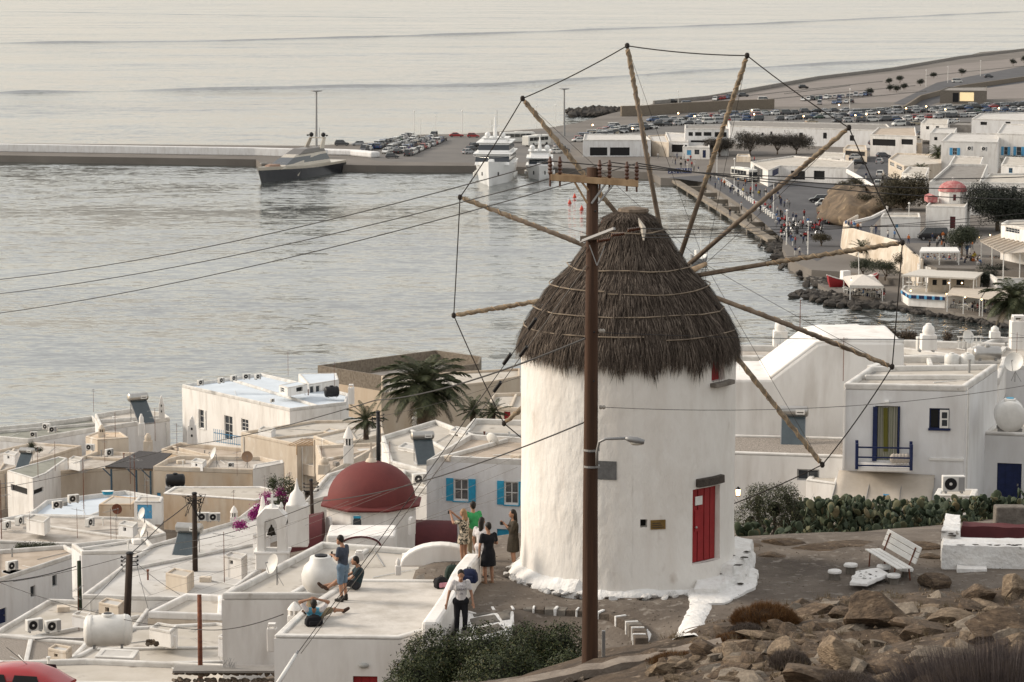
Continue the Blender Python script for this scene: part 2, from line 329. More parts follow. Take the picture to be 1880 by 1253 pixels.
def mp_(a, z, r=None):
    w = .03 * noise.noise(Vector((a * 3, z * .9, 0))) + .012 * noise.noise(Vector((a * 9, z * 2.4, 5)))
    r = mr(z) + w if r is None else r
    return Vector((MC.x + r * sin(a), MC.y - r * cos(a), z))
def inside(a0, a1, z0, z1):
    am, zm = (a0 + a1) / 2, (z0 + z1) / 2
    return any(A[0] < am < A[1] and Z[0] < zm < Z[1] for A, Z in ((DA, (dz0, dz1)), (WA, (wz0, wz1)), (HA, (hz0, hz1))))
for i in range(len(aa)):
    a0 = aa[i]; a1 = aa[(i + 1) % len(aa)] + (2 * pi if i == len(aa) - 1 else 0)
    for j in range(len(zz) - 1):
        if not inside(a0, a1, zz[j], zz[j + 1]): mb.add([mp_(a0, zz[j]), mp_(a1, zz[j]), mp_(a1, zz[j + 1]), mp_(a0, zz[j + 1])], [(0, 1, 2, 3)])
for A, (z0, z1) in ((DA, (dz0, dz1)), (WA, (wz0, wz1)), (HA, (hz0, hz1))):
    ri = MR - RIN
    for q in ([mp_(A[0], z0), mp_(A[0], z1), mp_(A[0], z1, ri), mp_(A[0], z0, ri)], [mp_(A[1], z0), mp_(A[1], z1), mp_(A[1], z1, ri), mp_(A[1], z0, ri)],
              [mp_(A[0], z0), mp_(A[1], z0), mp_(A[1], z0, ri), mp_(A[0], z0, ri)], [mp_(A[0], z1), mp_(A[1], z1), mp_(A[1], z1, ri), mp_(A[0], z1, ri)]): mb.add(q, [(0, 1, 2, 3)])
o = mb.build('tower_wall', MILLW, mill, smooth=40); 
bm = bmesh.new(); bm.from_mesh(o.data); bmesh.ops.remove_doubles(bm, verts=bm.verts, dist=.0005); bm.to_mesh(o.data); bm.free(); o.data.set_sharp_from_angle(angle=rad(40))
def panel(A, z0, z1, r, th=.04):
    m = MB(); m.add([mp_(A[0], z0, r), mp_(A[1], z0, r), mp_(A[1], z1, r), mp_(A[0], z1, r), mp_(A[0], z0, r - th), mp_(A[1], z0, r - th), mp_(A[1], z1, r - th), mp_(A[0], z1, r - th)],
                    [(0, 1, 2, 3), (4, 5, 6, 7), (0, 1, 5, 4), (1, 2, 6, 5), (2, 3, 7, 6), (3, 0, 4, 7)]); return m
door = panel((DA[0] + .001, DA[1] - .001), dz0, dz1, MR - .14).build('door', RED, mill)
dm = (DA[0] + DA[1]) / 2; dw = DA[1] - DA[0]
for k in range(4):
    a0 = DA[0] + .012 + k * (dw - .024) / 4
    panel((a0 + .006, a0 + (dw - .024) / 4 - .006), dz0 + .03, dz1 - .03, MR - .125, .03).build('plank', RED, door)
panel((DA[0] + .06, DA[0] + .15), dz1 - .45, dz1 - .22, MR - .09, .02).build('notice', WPAINT, door)
panel((DA[0] + .06, DA[0] + .16), dz1 - 1.15, dz1 - .58, MR - .10, .05).build('hatch', RED, door)
m = MB(); m.ball(mp_(DA[0] + .07, dz0 + .95, MR - .08), .035); m.build('handle', STEEL, door, True)
panel(WA, wz0, wz1, MR - .16).build('window_shutter', RED, mill)
panel(HA, hz0, hz1, MR - .26, .03).build('vent_opening', DARK, mill)
def stone_slab(name, a0, a1, z0, z1, r0, r1, m, parent):
    mm = MB(); n = 5
    for side in (0,):
        ring = []
        for k in range(n + 1):
            a = a0 + (a1 - a0) * k / n; j = .02 * noise.noise(Vector((k * 1.3, z0, 2)))
            ring.append([mp_(a, z0 + j, r0), mp_(a, z0 + j * .5, r1 + j), mp_(a, z1 + j, r1 + j * 2), mp_(a, z1 - j, r0)])
        mm.loft(ring)
    return mm.build(name, m, parent, bevel=.015)
SLATE = mat('dark_slate', (.075, .062, .052), .9, (.045, .038, .032), 5, bump=.8, bscale=20)
stone_slab('lintel', ang(1278), ang(1324), dz1 + .06, dz1 + .27, MR - .1, MR + .13, SLATE, mill)
stone_slab('window_sill', ang(1302), ang(1336), wz0 - .13, wz0 - .02, MR - .1, MR + .20, STONE_G, mill)
z0 = mill_pt(1208, 972)[0].z; z1 = mill_pt(1208, 955)[0].z
pq = panel((ang(1195), ang(1222)), z0, z1, MR + .03, .04).build('brass_plaque', mat('brass_plaque', (.24, .15, .05), .45, (.17, .11, .04), 6, metal=.4), mill)
for k in range(3): panel((ang(1198), ang(1219 - 3 * k)), z0 + .045 + k * .055, z0 + .062 + k * .055, MR + .036, .01).build('text_line', SLATE, pq)
z0 = mill_pt(1115, 881)[0].z; z1 = mill_pt(1115, 847)[0].z
panel((ang(1097), ang(1132)), z0, z1, MR + .03, .04).build('slate_tablet', mat('slate_tablet', (.15, .15, .15), .8, (.10, .10, .10), 9, bump=.3), mill)
# rough whitewashed footing and the stones that show in it
mb = MB(); rows = []
NF = 90
for k in range(NF):
    a = 2 * pi * k / NF; e = .22 + .16 * noise.noise(Vector((cos(a) * 3, sin(a) * 3, 0))) + .10 * noise.noise(Vector((cos(a) * 11, sin(a) * 11, 4)))
    hh = .20 + .14 * noise.noise(Vector((cos(a) * 4, sin(a) * 4, 7))) + .08 * noise.noise(Vector((cos(a) * 14, sin(a) * 14, 2)))
    if sin(a) < -.45: e += .10; hh += .12
    rows.append([mp_(a, MC.z - .3, MR + e), mp_(a, MC.z + hh * .35, MR + e * .95), mp_(a, MC.z + hh * .8, MR + e * .6), mp_(a, MC.z + hh + .12, MR - .06)])
for k in range(NF):
    r0, r1 = rows[k], rows[(k + 1) % NF]; mb.add(r0 + r1, [(j, j + 1, 5 + j, 4 + j) for j in range(3)])
foot = mb.build('footing', PAINTW, mill, smooth=True)
def rock_mesh(seed, m, nsub=2, amp=.35, flat=1.0):
    bm = bmesh.new(); bmesh.ops.create_icosphere(bm, subdivisions=nsub, radius=1)
    sv = Vector((seed * 3.1, seed * 1.7, seed * .9))
    # cut flat faces
    R = random.Random(seed)
    planes = [(Vector((R.uniform(-1, 1), R.uniform(-1, 1), R.uniform(-1, 1))).normalized(), R.uniform(.38, .72)) for _ in range(13)]
    for v in bm.verts:
        n = v.co.normalized(); d = 1 + amp * noise.fractal(n * 1.6 + sv, 1, 2, 4) * .6; p = n * d
        for pn, pd in planes:
            e = p.dot(pn) - pd
            if e > 0: p -= pn * e * .97
        p.z *= flat; v.co = p
    me = bpy.data.meshes.new('rock'); bm.to_mesh(me); bm.free(); me.materials.append(m)
    me.polygons.foreach_set('use_smooth', [True] * len(me.polygons)); me.set_sharp_from_angle(angle=rad(22)); return me
FOOTROCK = [rock_mesh(900 + i, PAINTW, 2) for i in range(5)]
FOOTGREY = [rock_mesh(920 + i, SLATE, 2, flat=.4) for i in range(3)]
def put(name, me, loc, sc_, parent=None, rot=None, label=None, cat=None, group=None, kind=None):
    o = bpy.data.objects.new(name, me); COL.objects.link(o)
    o.location = Vector(loc) - (ORG[parent.name] if parent is not None else Vector())
    o.scale = sc_ if isinstance(sc_, (tuple, list)) else (sc_,) * 3; o.rotation_euler = rot or (ru(-.3, .3), ru(-.3, .3), ru(0, 6.3))
    if parent is not None: o.parent = parent
    ORG[o.name] = Vector(loc)
    return tag(o, label, cat, group, kind)
for k in range(64):
    a = rad(-105 + 150 * k / 63) + ru(-.02, .02)
    put('footing_stone', random.choice(FOOTROCK if k % 3 else FOOTGREY), mp_(a, MC.z + ru(.0, .14), MR + .30 + ru(-.05, .12)), (ru(.10, .2), ru(.10, .18), ru(.07, .13)), mill)
# ---- thatched roof: a cone carrying tens of thousands of straws
THC = mat('thatch_core', (.060, .047, .038), 1.0, (.038, .030, .025), 5, (1, 1, .2), .8, 20)
def straw_mat():
    m = bpy.data.materials.new('straw'); m.use_nodes = True; nt = m.node_tree; b = nt.nodes['Principled BSDF']; b.inputs['Roughness'].default_value = .95; b.inputs['Specular IOR Level'].default_value = .1
    g = nt.nodes.new('ShaderNodeNewGeometry'); r = nt.nodes.new('ShaderNodeValToRGB'); e = r.color_ramp.elements
    e[0].color = (.034, .027, .022, 1); e[0].position = 0; e[1].color = (.165, .135, .11, 1); e[1].position = 1
    x = e.new(.55); x.color = (.078, .062, .051, 1)
    nt.links.new(g.outputs['Random Per Island'], r.inputs[0]); nt.links.new(r.outputs[0], b.inputs['Base Color']); return m
STRAW = straw_mat()
PR = [(0.30, 390), (.55, 398), (0.95, 430), (1.55, 490), (2.05, 525), (2.50, 570), (2.78, 606), (2.93, 640)]
PRO = [(r, WY(1150, y, MC.y).z) for r, y in PR]
def prof(t):            # t along the slope, 0 apex .. 1 eave
    q = t * (len(PRO) - 1); i = min(int(q), len(PRO) - 2); f = q - i
    return PRO[i][0] * (1 - f) + PRO[i + 1][0] * f, PRO[i][1] * (1 - f) + PRO[i + 1][1] * f
mb = MB(); mb.lathe([(r - .10, z - .06) for r, z in PRO][::-1] + [(.05, PRO[0][1])], (MC.x, MC.y, 0), 40)
roof = mb.build('thatched_roof', THC, mill, smooth=True)
TH = MB(); LAY = 15
R5 = random.Random(5)
def strand(p0, p1, p2, w):
    side = (p2 - p0).cross(Vector((p0.x - MC.x, p0.y - MC.y, 1.0))); side = side.normalized() * w if side.length > 1e-6 else Vector((w, 0, 0))
    TH.add([p0 - side, p0 + side, p1 - side * .8, p1 + side * .8, p2], [(0, 1, 3, 2), (2, 3, 4)])
for L_ in range(LAY):
    t0 = .02 + .93 * (L_ / (LAY - 1)); r0, z0 = prof(t0); last = t0 > .90
    n = int(480 + 3000 * r0 / 2.9)
    for k in range(n):
        a = R5.uniform(0, 2 * pi)
        if sin(a) * 0 + cos(a) < -.55 and R5.random() < .6: continue
        t = min(.999, max(0, t0 + R5.uniform(-.06, .03))); r, z = prof(t); ra, za = prof(max(0, t - .02)); rb, zb = prof(min(.999, t + .02))
        dn = Vector((rb - ra, zb - za)).normalized(); nrm = Vector((-dn.y, dn.x))
        ln = R5.uniform(.35, .8) * (.55 + .5 * t)
        tuft = noise.noise(Vector((cos(a) * 7, sin(a) * 7, L_ * 2.3)))
        lift = .015 + .07 * R5.random() + .15 * max(0, tuft) * (.3 + t); jit = R5.gauss(0, .12) + .22 * noise.noise(Vector((cos(a) * 5, sin(a) * 5, L_ + 9)))
        if last:
            tf = abs(((a * 4.3 + .8 * noise.noise(Vector((a * 2, 0, 1)))) % 1.0) - .5) * 2
            ln = R5.uniform(.26, .5) + .55 * (1 - tf) ** 1.2 * (.45 + .8 * abs(noise.noise(Vector((a * 1.7, 0, 4.4)))))
            ln = min(ln, 1.1) * (1 - .5 * min(1, max(0, (-sin(a) - .55) / .3)))
            gap = noise.noise(Vector((a * 4.3, 3, 8)))
            if gap > .28: ln *= .6
        def pt(rr, zz, aa_): return Vector((MC.x + rr * sin(aa_), MC.y - rr * cos(aa_), zz))
        q0 = (r + nrm.x * lift * .4, z + nrm.y * lift * .4)
        d1 = dn * ln * .5; q1 = (q0[0] + d1.x + nrm.x * lift * .5, q0[1] + d1.y + nrm.y * lift * .3)
        dn2 = (dn * (1 - .55 * t) + Vector((0, -1)) * .55 * t).normalized()
        if last: dn2 = Vector((.06, -1)).normalized()
        q2 = (q1[0] + dn2.x * ln * .5, q1[1] + dn2.y * ln * .5)
        if last:
            q1 = (q0[0] + .05 + R5.uniform(-.02, .05), q0[1] - ln * .5); q2 = (q0[0] + .06 + R5.uniform(-.04, .06), q0[1] - ln)
        strand(pt(q0[0], q0[1], a), pt(q1[0], q1[1], a + jit * .4 * ln / max(r, .4)), pt(q2[0], q2[1], a + jit * ln / max(r, .4)), R5.uniform(.005, .015))
st = TH.build('thatch_straw', STRAW, roof, recalc=False, kind='stuff')
HOOP = mat('grey_hoop', (.30, .24, .175), .9, (.14, .11, .085), 3)
for t, a0, a1, dzz in ((.27, -2.2, 2.3, .02), (.43, -2.3, 1.9, .0), (.57, -2.3, -.35, .03), (.575, -.3, 2.2, .0), (.70, -2.3, 2.2, .0), (.82, -2.2, .1, 0), (.84, .3, 1.3, 0)):
    mb = MB(); pts = []
    n = 13; r, z = prof(t)
    for k in range(n + 1):
        a = a0 + (a1 - a0) * k / n; rr = r + .085 + .05 * noise.noise(Vector((a * 2, t * 9, 0)))
        pts.append(Vector((MC.x + rr * sin(a), MC.y - rr * cos(a), z + .05 + dzz + .07 * noise.noise(Vector((a * 1.3, t * 20, 1))))))
    mb.tube(pts, .016, 5); mb.build('hoop', HOOP, roof)
mb = MB(); mb.lathe([(.36, -.12), (.42, -.02), (.40, .05), (.1, .10)], (MC.x + .1, MC.y, PRO[0][1] + .05), 10); mb.build('ridge_cap', WOODG, roof)
for p, q in (((1172, 402), (1182, 442)), ((1205, 436), (1213, 470))):
    a = mill_pt(p[0], p[1])[0]; mb = MB()
    z1 = PRO[1][1]; A = WY(p[0], p[1], MC.y - .6); B = WY(q[0], q[1], MC.y - 1.15)
    if p[0] > 1190: A = WY(*p, MC.y - .5); B = WY(*q, MC.y - .8)
    mb.tube([A, A.lerp(B, .5) + Vector((.05, -.06, .02)), B], [.03, .09, .02], 6); mb.build('torn_cloth', mat('torn_cloth', (.45, .41, .35), .9), roof)
# ---- sail wheel
HUB = Vector((4.441, 75.5, 44.819)); NV = Vector((.33266, .94273, .02432)).normalized(); WR = 6.62
UV = NV.cross(Vector((0, 0, 1))).normalized(); VV = UV.cross(NV)
wheel = mill
mb = MB(); mb.tube([HUB - NV * 4.2, HUB + NV * .5], [.24, .22], 12); mb.tube([HUB - NV * .22, HUB + NV * .22], .42, 12); mb.build('axle', WOODG, mill, smooth=40)
mb = MB(); mb.tube([HUB + NV * .4, HUB + NV * 3.6], [.13, .06], 8); BT = HUB + NV * 3.55
mb.build('bowsprit', WOODL, mill, smooth=True)
TIPS = []
for k in range(12):
    a = -.19366 + k * pi / 6; d = UV * sin(a) + VV * cos(a); TIPS.append(HUB + d * WR)
    off = NV * .1 * (1 if k % 2 else -1); bend = (UV * cos(a) - VV * sin(a)) * ru(-.06, .06)
    mb = MB(); mb.tube([HUB + off - d * .3, HUB + off + d * WR * .5 + bend, HUB + d * WR + d * .06], [.072, .062, .038], 8)
    sp = mb.build('spoke', WOODG, mill, smooth=True)
    mb = MB(); L0, L1 = WR * (.42 if k not in (4, 5) else .30), WR * .985; pts, rs = [], []
    n = 34
    for i in range(n + 1):
        u = L0 + (L1 - L0) * i / n
        pts.append(HUB + d * u + off * (1 - u / WR) + bend * (1 - abs(2 * u / WR - 1)) + (UV * cos(a) - VV * sin(a)) * (.015 * sin(i * 2.2 + k))); rs.append((.052 + .022 * (.5 + .5 * noise.noise(Vector((i * .35, k * 3.3, 0)))) + (.012 if i % 9 == 3 else 0)) * (1 if i > 1 else .8))
    mb.tube(pts, rs, 8); mb.build('furled_sail', SAIL, mill, smooth=True)
    mb = MB(); c0 = L0
    for i in range(70):
        u = L0 + (L1 - L0) * i / 69; b = i * .9
        w1 = (UV * cos(a) - VV * sin(a)); rr = .072
        pts2 = HUB + d * u + off * (1 - u / WR) + bend * (1 - abs(2 * u / WR - 1)) + (w1 * cos(b) + NV * sin(b)) * rr
        if i == 0: sp_pts = []
        sp_pts.append(pts2)
    mb.tube(sp_pts, .012, 4); mb.build('lashing', WOODL, mill)
    mb = MB(); mb.lathe([(.03, -.08), (.065, -.04), (.065, .04), (.03, .08)], HUB + d * WR, 8); mb.build('tip_knot', ROPE, mill, True)
for k in range(12):
    mb = MB(); mb.tube(sag(TIPS[k], TIPS[(k + 1) % 12], .06 if k not in (4, 9) else .1, 8), .017, 5); mb.build('rim_rope', ROPE, mill)
    mb = MB(); mb.tube(sag(BT, TIPS[k], .05, 6), .007, 4); mb.build('stay_rope', ROPE, mill)
# ================================================================ builders for houses and roof-top things
def ccw(poly):
    a = sum(poly[i][0] * poly[(i + 1) % len(poly)][1] - poly[(i + 1) % len(poly)][0] * poly[i][1] for i in range(len(poly)))
    return poly if a > 0 else poly[::-1]
def inset(poly, t):
    n = len(poly); out = []
    for i in range(n):
        p, a, b = Vector(poly[i]), Vector(poly[i - 1]), Vector(poly[(i + 1) % n])
        e0 = (p - a).normalized(); e1 = (b - p).normalized(); n0 = Vector((-e0.y, e0.x)); n1 = Vector((-e1.y, e1.x))
        d = 1 + n0.dot(n1); q = (n0 + n1) * (t / max(d, .35)); out.append(p + q)
    return out
def frame_mesh(O, E, N, u0, u1, z0, z1, dep, w, bars, th=.05):
    m = MB(); U = Vector((0, 0, 1))
    def bx(a0, a1, b0, b1):
        c = O + E * ((a0 + a1) / 2) + U * ((b0 + b1) / 2) - N * dep
        vs = []
        for k in (-th / 2, th / 2):
            for (a, b) in ((a0, b0), (a1, b0), (a1, b1), (a0, b1)): vs.append(O + E * a + U * b - N * (dep + k))
        m.add(vs, [(0, 1, 2, 3), (4, 5, 6, 7), (0, 1, 5, 4), (1, 2, 6, 5), (2, 3, 7, 6), (3, 0, 4, 7)])
    bx(u0, u0 + w, z0, z1); bx(u1 - w, u1, z0, z1); bx(u0 + w, u1 - w, z0, z0 + w); bx(u0 + w, u1 - w, z1 - w, z1)
    nv, nh = bars
    for i in range(1, nv + 1):
        c = u0 + (u1 - u0) * i / (nv + 1); bx(c - w * .35, c + w * .35, z0 + w, z1 - w)
    for i in range(1, nh + 1):
        c = z0 + (z1 - z0) * i / (nh + 1); bx(u0 + w, u1 - w, c - w * .3, c + w * .3)
    return m
def quadslab(O, E, N, u0, u1, z0, z1, d0, d1):
    m = MB(); U = Vector((0, 0, 1)); vs = []
    for d in (d0, d1):
        for (a, b) in ((u0, z0), (u1, z0), (u1, z1), (u0, z1)): vs.append(O + E * a + U * b - N * d)
    return m.add(vs, [(0, 1, 2, 3), (4, 5, 6, 7), (0, 1, 5, 4), (1, 2, 6, 5), (2, 3, 7, 6), (3, 0, 4, 7)])
def house(name, label, roof, s=None, h=3.5, wall=None, roofm=None, par=.3, pt=.2, wins=(), cat='house', z=None, group=None, bev=.06, slope=None, rim=None, root=None, corner=True):
    wall = wall or WHITE; roofm = roofm or ROOFW; rim = rim or (RIMW if wall in (WHITE, WHITE_B) else wall)
    if z is None: z = P3(*roof[0], s).z
    poly = ccw([(G(x, y, z).x, G(x, y, z).y) for x, y in roof]); n = len(poly); zb = z - h
    cx, cy = sum(p[0] for p in poly) / n, sum(p[1] for p in poly) / n
    r = root or thing(name, label, cat, (cx, cy, zb), group=group)
    ed = []
    for i in range(n):
        a, b = Vector((*poly[i], 0)), Vector((*poly[(i + 1) % n], 0)); e = (b - a); L = e.length; e.normalize(); ed.append([a, e, Vector((e.y, -e.x, 0)), L, []])
    zt = z - par - .04
    for w in wins:
        x0, y0, x1, y1, kind = w[:5]; best = None
        for k, (a, e, nn, L, ops) in enumerate(ed):
            if nn.dot(ray((x0 + x1) / 2, (y0 + y1) / 2)) >= 0: continue
            ya = (y0 + y1) / 2; pA = HIT(x0, ya, a, nn); pB = HIT(x1, ya, a, nn); xm = (x0 + x1) / 2
            uA, uB = sorted(((pA - a).dot(e), (pB - a).dot(e))); zA, zB = HIT(xm, y1, a, nn).z, HIT(xm, y0, a, nn).z
            if uA < -.05 or uB > L + .05: continue
            best = (k, max(uA, .03), min(uB, L - .03), max(zA, zb + .02), min(zB, zt - .05))
        if best and best[2] - best[1] > .05 and best[4] - best[3] > .05: ed[best[0]][4].append((*best[1:], kind, w[5:]))
    mb = MB(); rv = .16
    for a, e, nn, L, ops in ed:
        us = sorted(set([0, L] + [o[0] for o in ops] + [o[1] for o in ops])); zs = sorted(set([zb, zt] + [o[2] for o in ops] + [o[3] for o in ops]))
        U = lambda u, zz_, d=0: Vector((a.x + e.x * u - nn.x * d, a.y + e.y * u - nn.y * d, zz_))
        for i in range(len(us) - 1):
            for j in range(len(zs) - 1):
                um, zm = (us[i] + us[i + 1]) / 2, (zs[j] + zs[j + 1]) / 2
                if any(o[0] < um < o[1] and o[2] < zm < o[3] for o in ops): continue
                mb.add([U(us[i], zs[j]), U(us[i + 1], zs[j]), U(us[i + 1], zs[j + 1]), U(us[i], zs[j + 1])], [(0, 1, 2, 3)])
        for u0, u1, z0, z1, kind, ex in ops:
            for q in ([U(u0, z0), U(u0, z1), U(u0, z1, rv), U(u0, z0, rv)], [U(u1, z1), U(u1, z0), U(u1, z0, rv), U(u1, z1, rv)], [U(u1, z0), U(u0, z0), U(u0, z0, rv), U(u1, z0, rv)], [U(u0, z1), U(u1, z1), U(u1, z1, rv), U(u0, z1, rv)]): mb.add(q, [(0, 1, 2, 3)])
    mb.add([(p[0], p[1], zt) for p in poly], [tuple(range(n))])
    mb.build('wall', wall, r)
    for a, e, nn, L, ops in ed:
        for u0, u1, z0, z1, kind, ex in ops:
            fm = ex[0] if ex else WPAINT; W = u1 - u0; fw = min(.06, W * .12)
            if kind == 'o': quadslab(a, e, nn, u0, u1, z0, z1, rv - .005, rv + .02).build('opening', DARK, r)
            elif kind == 'd':
                dd = quadslab(a, e, nn, u0, u1, z0, z1, rv - .05, rv).build('door', fm, r)
                k = 3
                for i in range(k): quadslab(a, e, nn, u0 + W * (i + .04) / k, u0 + W * (i + .96) / k, z0 + .04, z1 - .04, rv - .065, rv - .05).build('plank', fm, dd)
                quadslab(a, e, nn, u0 + W * .82, u0 + W * .88, (z0 + z1) / 2 - .05, (z0 + z1) / 2 + .04, rv - .11, rv - .065).build('handle', STEEL, dd)
            else:
                bars = ex[1] if len(ex) > 1 and ex[1] else (1, 1)
                wn = frame_mesh(a, e, nn, u0, u1, z0, z1, rv - .05, fw, bars).build('window', fm, r)
                quadslab(a, e, nn, u0 + .01, u1 - .01, z0 + .01, z1 - .01, rv - .035, rv - .02).build('pane', ex[2] if len(ex) > 2 else GLASS, wn)
                if kind == 's':
                    sm = ex[3] if len(ex) > 3 else BLUE
                    sw = W * (ex[4] if len(ex) > 4 else .55)
                    for v0, v1 in ((u0 - sw, u0 - .01), (u1 + .01, u1 + sw)):
                        sh = quadslab(a, e, nn, v0, v1, z0 - .04, z1 + .03, -.06, -.02).build('shutter', sm, r)
                        hgt = z1 - z0
                        for q in (.06, .54): quadslab(a, e, nn, v0 + (v1 - v0) * .15, v1 - (v1 - v0) * .15, z0 + hgt * q, z0 + hgt * (q + .40), -.075, -.06).build('shutter_panel', sm, sh)
                    quadslab(a, e, nn, u0 - .05, u1 + .05, z0 - .09, z0 - .045, -.05, .02).build('sill', sm, r)
    inn = inset(poly, pt)
    mb = MB(); mb.add([(p[0], p[1], z - par) for p in inset(poly, pt * .5)], [tuple(range(n))]); mb.build('roof', roofm, r)
    if par > .02:
        mb = MB(); O_ = [Vector((p[0], p[1], 0)) for p in poly]; I_ = [Vector((p[0], p[1], 0)) for p in inn]; zz_ = Vector((0, 0, 1))
        vs = [p + zz_ * zt for p in O_] + [p + zz_ * z for p in O_] + [p + zz_ * z for p in I_] + [p + zz_ * zt for p in I_]
        fs = []
        for i in range(n):
            j = (i + 1) % n
            for q in range(4): fs.append((q * n + i, q * n + j, ((q + 1) % 4) * n + j, ((q + 1) % 4) * n + i))
        mb.add(vs, fs); mb.build('parapet', rim, r, bevel=bev)
    sc_ = SCALE((cx, cy, z)); RH = random.Random(int(cx * 31 + cy * 17)); I3 = [Vector((p[0], p[1], z - par)) for p in inset(poly, pt + .1)]; ar = abs(sum(I3[i].x * I3[i - 1].y - I3[i - 1].x * I3[i].y for i in range(n))) / 2
    if 18 < sc_ < 60 and par > .1 and ar > 9:      # roof clutter: low dividing wall, conduits, vent pipes, patches, downpipe
        cen = sum(I3, Vector()) / n
        if n >= 4 and RH.random() < .8:
            i = RH.randrange(n); a, b = I3[i].lerp(I3[(i + 1) % n], RH.uniform(.4, .6)), I3[(i + n // 2) % n].lerp(I3[(i + n // 2 + 1) % n], .5); t = (b - a).normalized(); nn = Vector((-t.y, t.x, 0)) * .1; up = Vector((0, 0, par * RH.uniform(.6, .95)))
            mb = MB(); mb.loft([[p - nn, p + nn, p + nn + up, p - nn + up] for p in (a, b)]); mb.build('dividing_wall', rim, r, bevel=.04)
        for k in range(2):
            i = RH.randrange(n); a, b = I3[i], I3[(i + 1) % n]; q = cen.lerp(a, RH.uniform(.1, .6)); mb = MB(); mb.tube([a + Vector((0, 0, .03)), a.lerp(b, .5) + Vector((0, 0, .04)), q + Vector((0, 0, .03))], .022, 4); mb.build('conduit', (GREYP, WPAINT, BLACKP)[k], r)
        for k in range(RH.randrange(1, 4)):
            p = cen.lerp(I3[RH.randrange(n)], RH.uniform(.3, .85)); mb = MB(); q = RH.random()
            if q < .45: mb.tube([p, p + Vector((0, 0, .5))], .05, 7); mb.tube([p + Vector((0, 0, .5)), p + Vector((0, 0, .56))], .08, 7); mb.build('vent_pipe', RH.choice((WHITEP, GALV, RUST)), r)
            elif q < .75: mb.box(p + Vector((0, 0, .14)), (RH.uniform(.3, .7), RH.uniform(.3, .6), .28), RH.uniform(0, 1.5)); mb.build('roof_box', RH.choice((WHITE, CONC, CREAM)), r, bevel=.03)
            else: mb.prism([(p.x + RH.uniform(.5, .9) * cos(a), p.y + RH.uniform(.5, .9) * sin(a)) for a in [k2 * .9 for k2 in range(7)]], z - par - .02, z - par + .006); mb.build('patch', RH.choice((ROOFW, ROOFD, CONC)), r)
        for a, e, nn, L, ops in ed:
            if nn.y < -.3 and L > 2 and not ops:
                p = a + e * L * RH.choice((.06, .9)) + nn * .05; mb = MB(); mb.tube([Vector((p.x, p.y, zb)), Vector((p.x, p.y, z - par - .1))], .04, 6); mb.build('downpipe', RH.choice((wall, WPAINT, GREYP)), r)
    return r
SMALL = {}
def place(key, loc, rz=0, label=None, scale=None, group=None):
    """first call moves the prototype, later calls copy it"""
    p, used = SMALL[key]
    if not used:
        SMALL[key] = (p, True); p.location = loc; p.rotation_euler = (0, 0, rz); ORG[p.name] = Vector(loc)
        if scale: p.scale = (scale,) * 3 if not isinstance(scale, (tuple, list)) else scale
        if label: p['label'] = label
        return p
    return copy_tree(p, loc, rz, label, scale=scale)
def proto(key, name, cat, group):
    r = thing(name, '', cat, (0, 0, 0), group=group); SMALL[key] = (r, False); return r
# air conditioner: fan looks to -y
r = proto('ac', 'air_conditioner', 'air conditioner', 'air conditioner units on the roofs')
mb = MB(); mb.box((0, 0, .36), (.84, .32, .58)); mb.build('casing', WHITEP, r, bevel=.02, local=True)
mb = MB(); mb.tube([(-.12, -.162, .36), (-.12, -.17, .36)], .23, 20); fan = mb.build('fan_grille', BLACKP, r, local=True)
mb = MB(); mb.tube([(-.12, -.17, .36), (-.12, -.178, .36)], .06, 10); mb.build('hub', WHITEP, fan, local=True)
mb = MB(); mb.box((.28, -.163, .36), (.22, .008, .5)); mb.build('side_louvre', GREYP, r, local=True)
for x in (-.3, .3): mb = MB(); mb.box((x, 0, .035), (.08, .36, .07)); mb.build('foot', GREYP, r, local=True)
# dish: bowl opens towards -y and up
r = proto('dish', 'satellite_dish', 'satellite dish', 'satellite dishes on the roofs')
T = Matrix.Rotation(rad(68), 3, 'X')
mb = MB(); n = 24
prof_ = [(.02 + .45 * k / 6, .16 * (k / 6) ** 2) for k in range(7)]
rings = []
for rr, zz_ in prof_ + [(a, b - .012) for a, b in prof_[::-1]]: rings.append([T @ Vector((rr * cos(2 * pi * j / n), rr * sin(2 * pi * j / n), zz_)) + Vector((0, 0, .95)) for j in range(n)])
mb.loft(rings); mb.build('bowl', WHITEP, r, smooth=60, local=True)
foc = T @ Vector((0, 0, .5)) + Vector((0, 0, .9))
mb = MB(); mb.tube([T @ Vector((0, -.44, .15)) + Vector((0, 0, .95)), foc], .014, 5); mb.tube([foc, foc + T @ Vector((0, .05, -.09))], .035, 7); mb.build('feed_arm', GALV, r, local=True)
mb = MB(); mb.tube([(0, .1, 0), (0, .1, .9), (0, .03, .95)], .025, 6); mb.tube([(0, .1, .5), (-.25, .3, 0)], .014, 5); mb.tube([(0, .1, .5), (.25, .3, 0)], .014, 5); mb.build('stand', GALV, r, local=True)
# yagi antenna
r = proto('yagi', 'television_antenna', 'antenna', 'television antennas on the roofs')
mb = MB(); mb.tube([(0, 0, 0), (0, 0, 2.4)], [.02, .016], 6); mb.build('mast', RUST, r, local=True)
mb = MB(); mb.tube([(-.55, 0, 2.2), (.55, 0, 2.3)], .011, 5)
for k in range(9): mb.tube([(-.5 + .12 * k, -.22 + .012 * k, 2.205 + .011 * k), (-.5 + .12 * k, .22 - .012 * k, 2.205 + .011 * k)], .006, 4)
mb.build('boom', GALV, r, local=True)
mb = MB(); mb.tube([(-.3, -.3, 1.75), (.3, .3, 1.75)], .009, 4)
for k in (-2, -1, 0, 1, 2): mb.tube([(k * .12 - .15, k * .12 + .15, 1.75), (k * .12 + .15, k * .12 - .15, 1.75)], .006, 4)
mb.build('lower_boom', GALV, r, local=True)
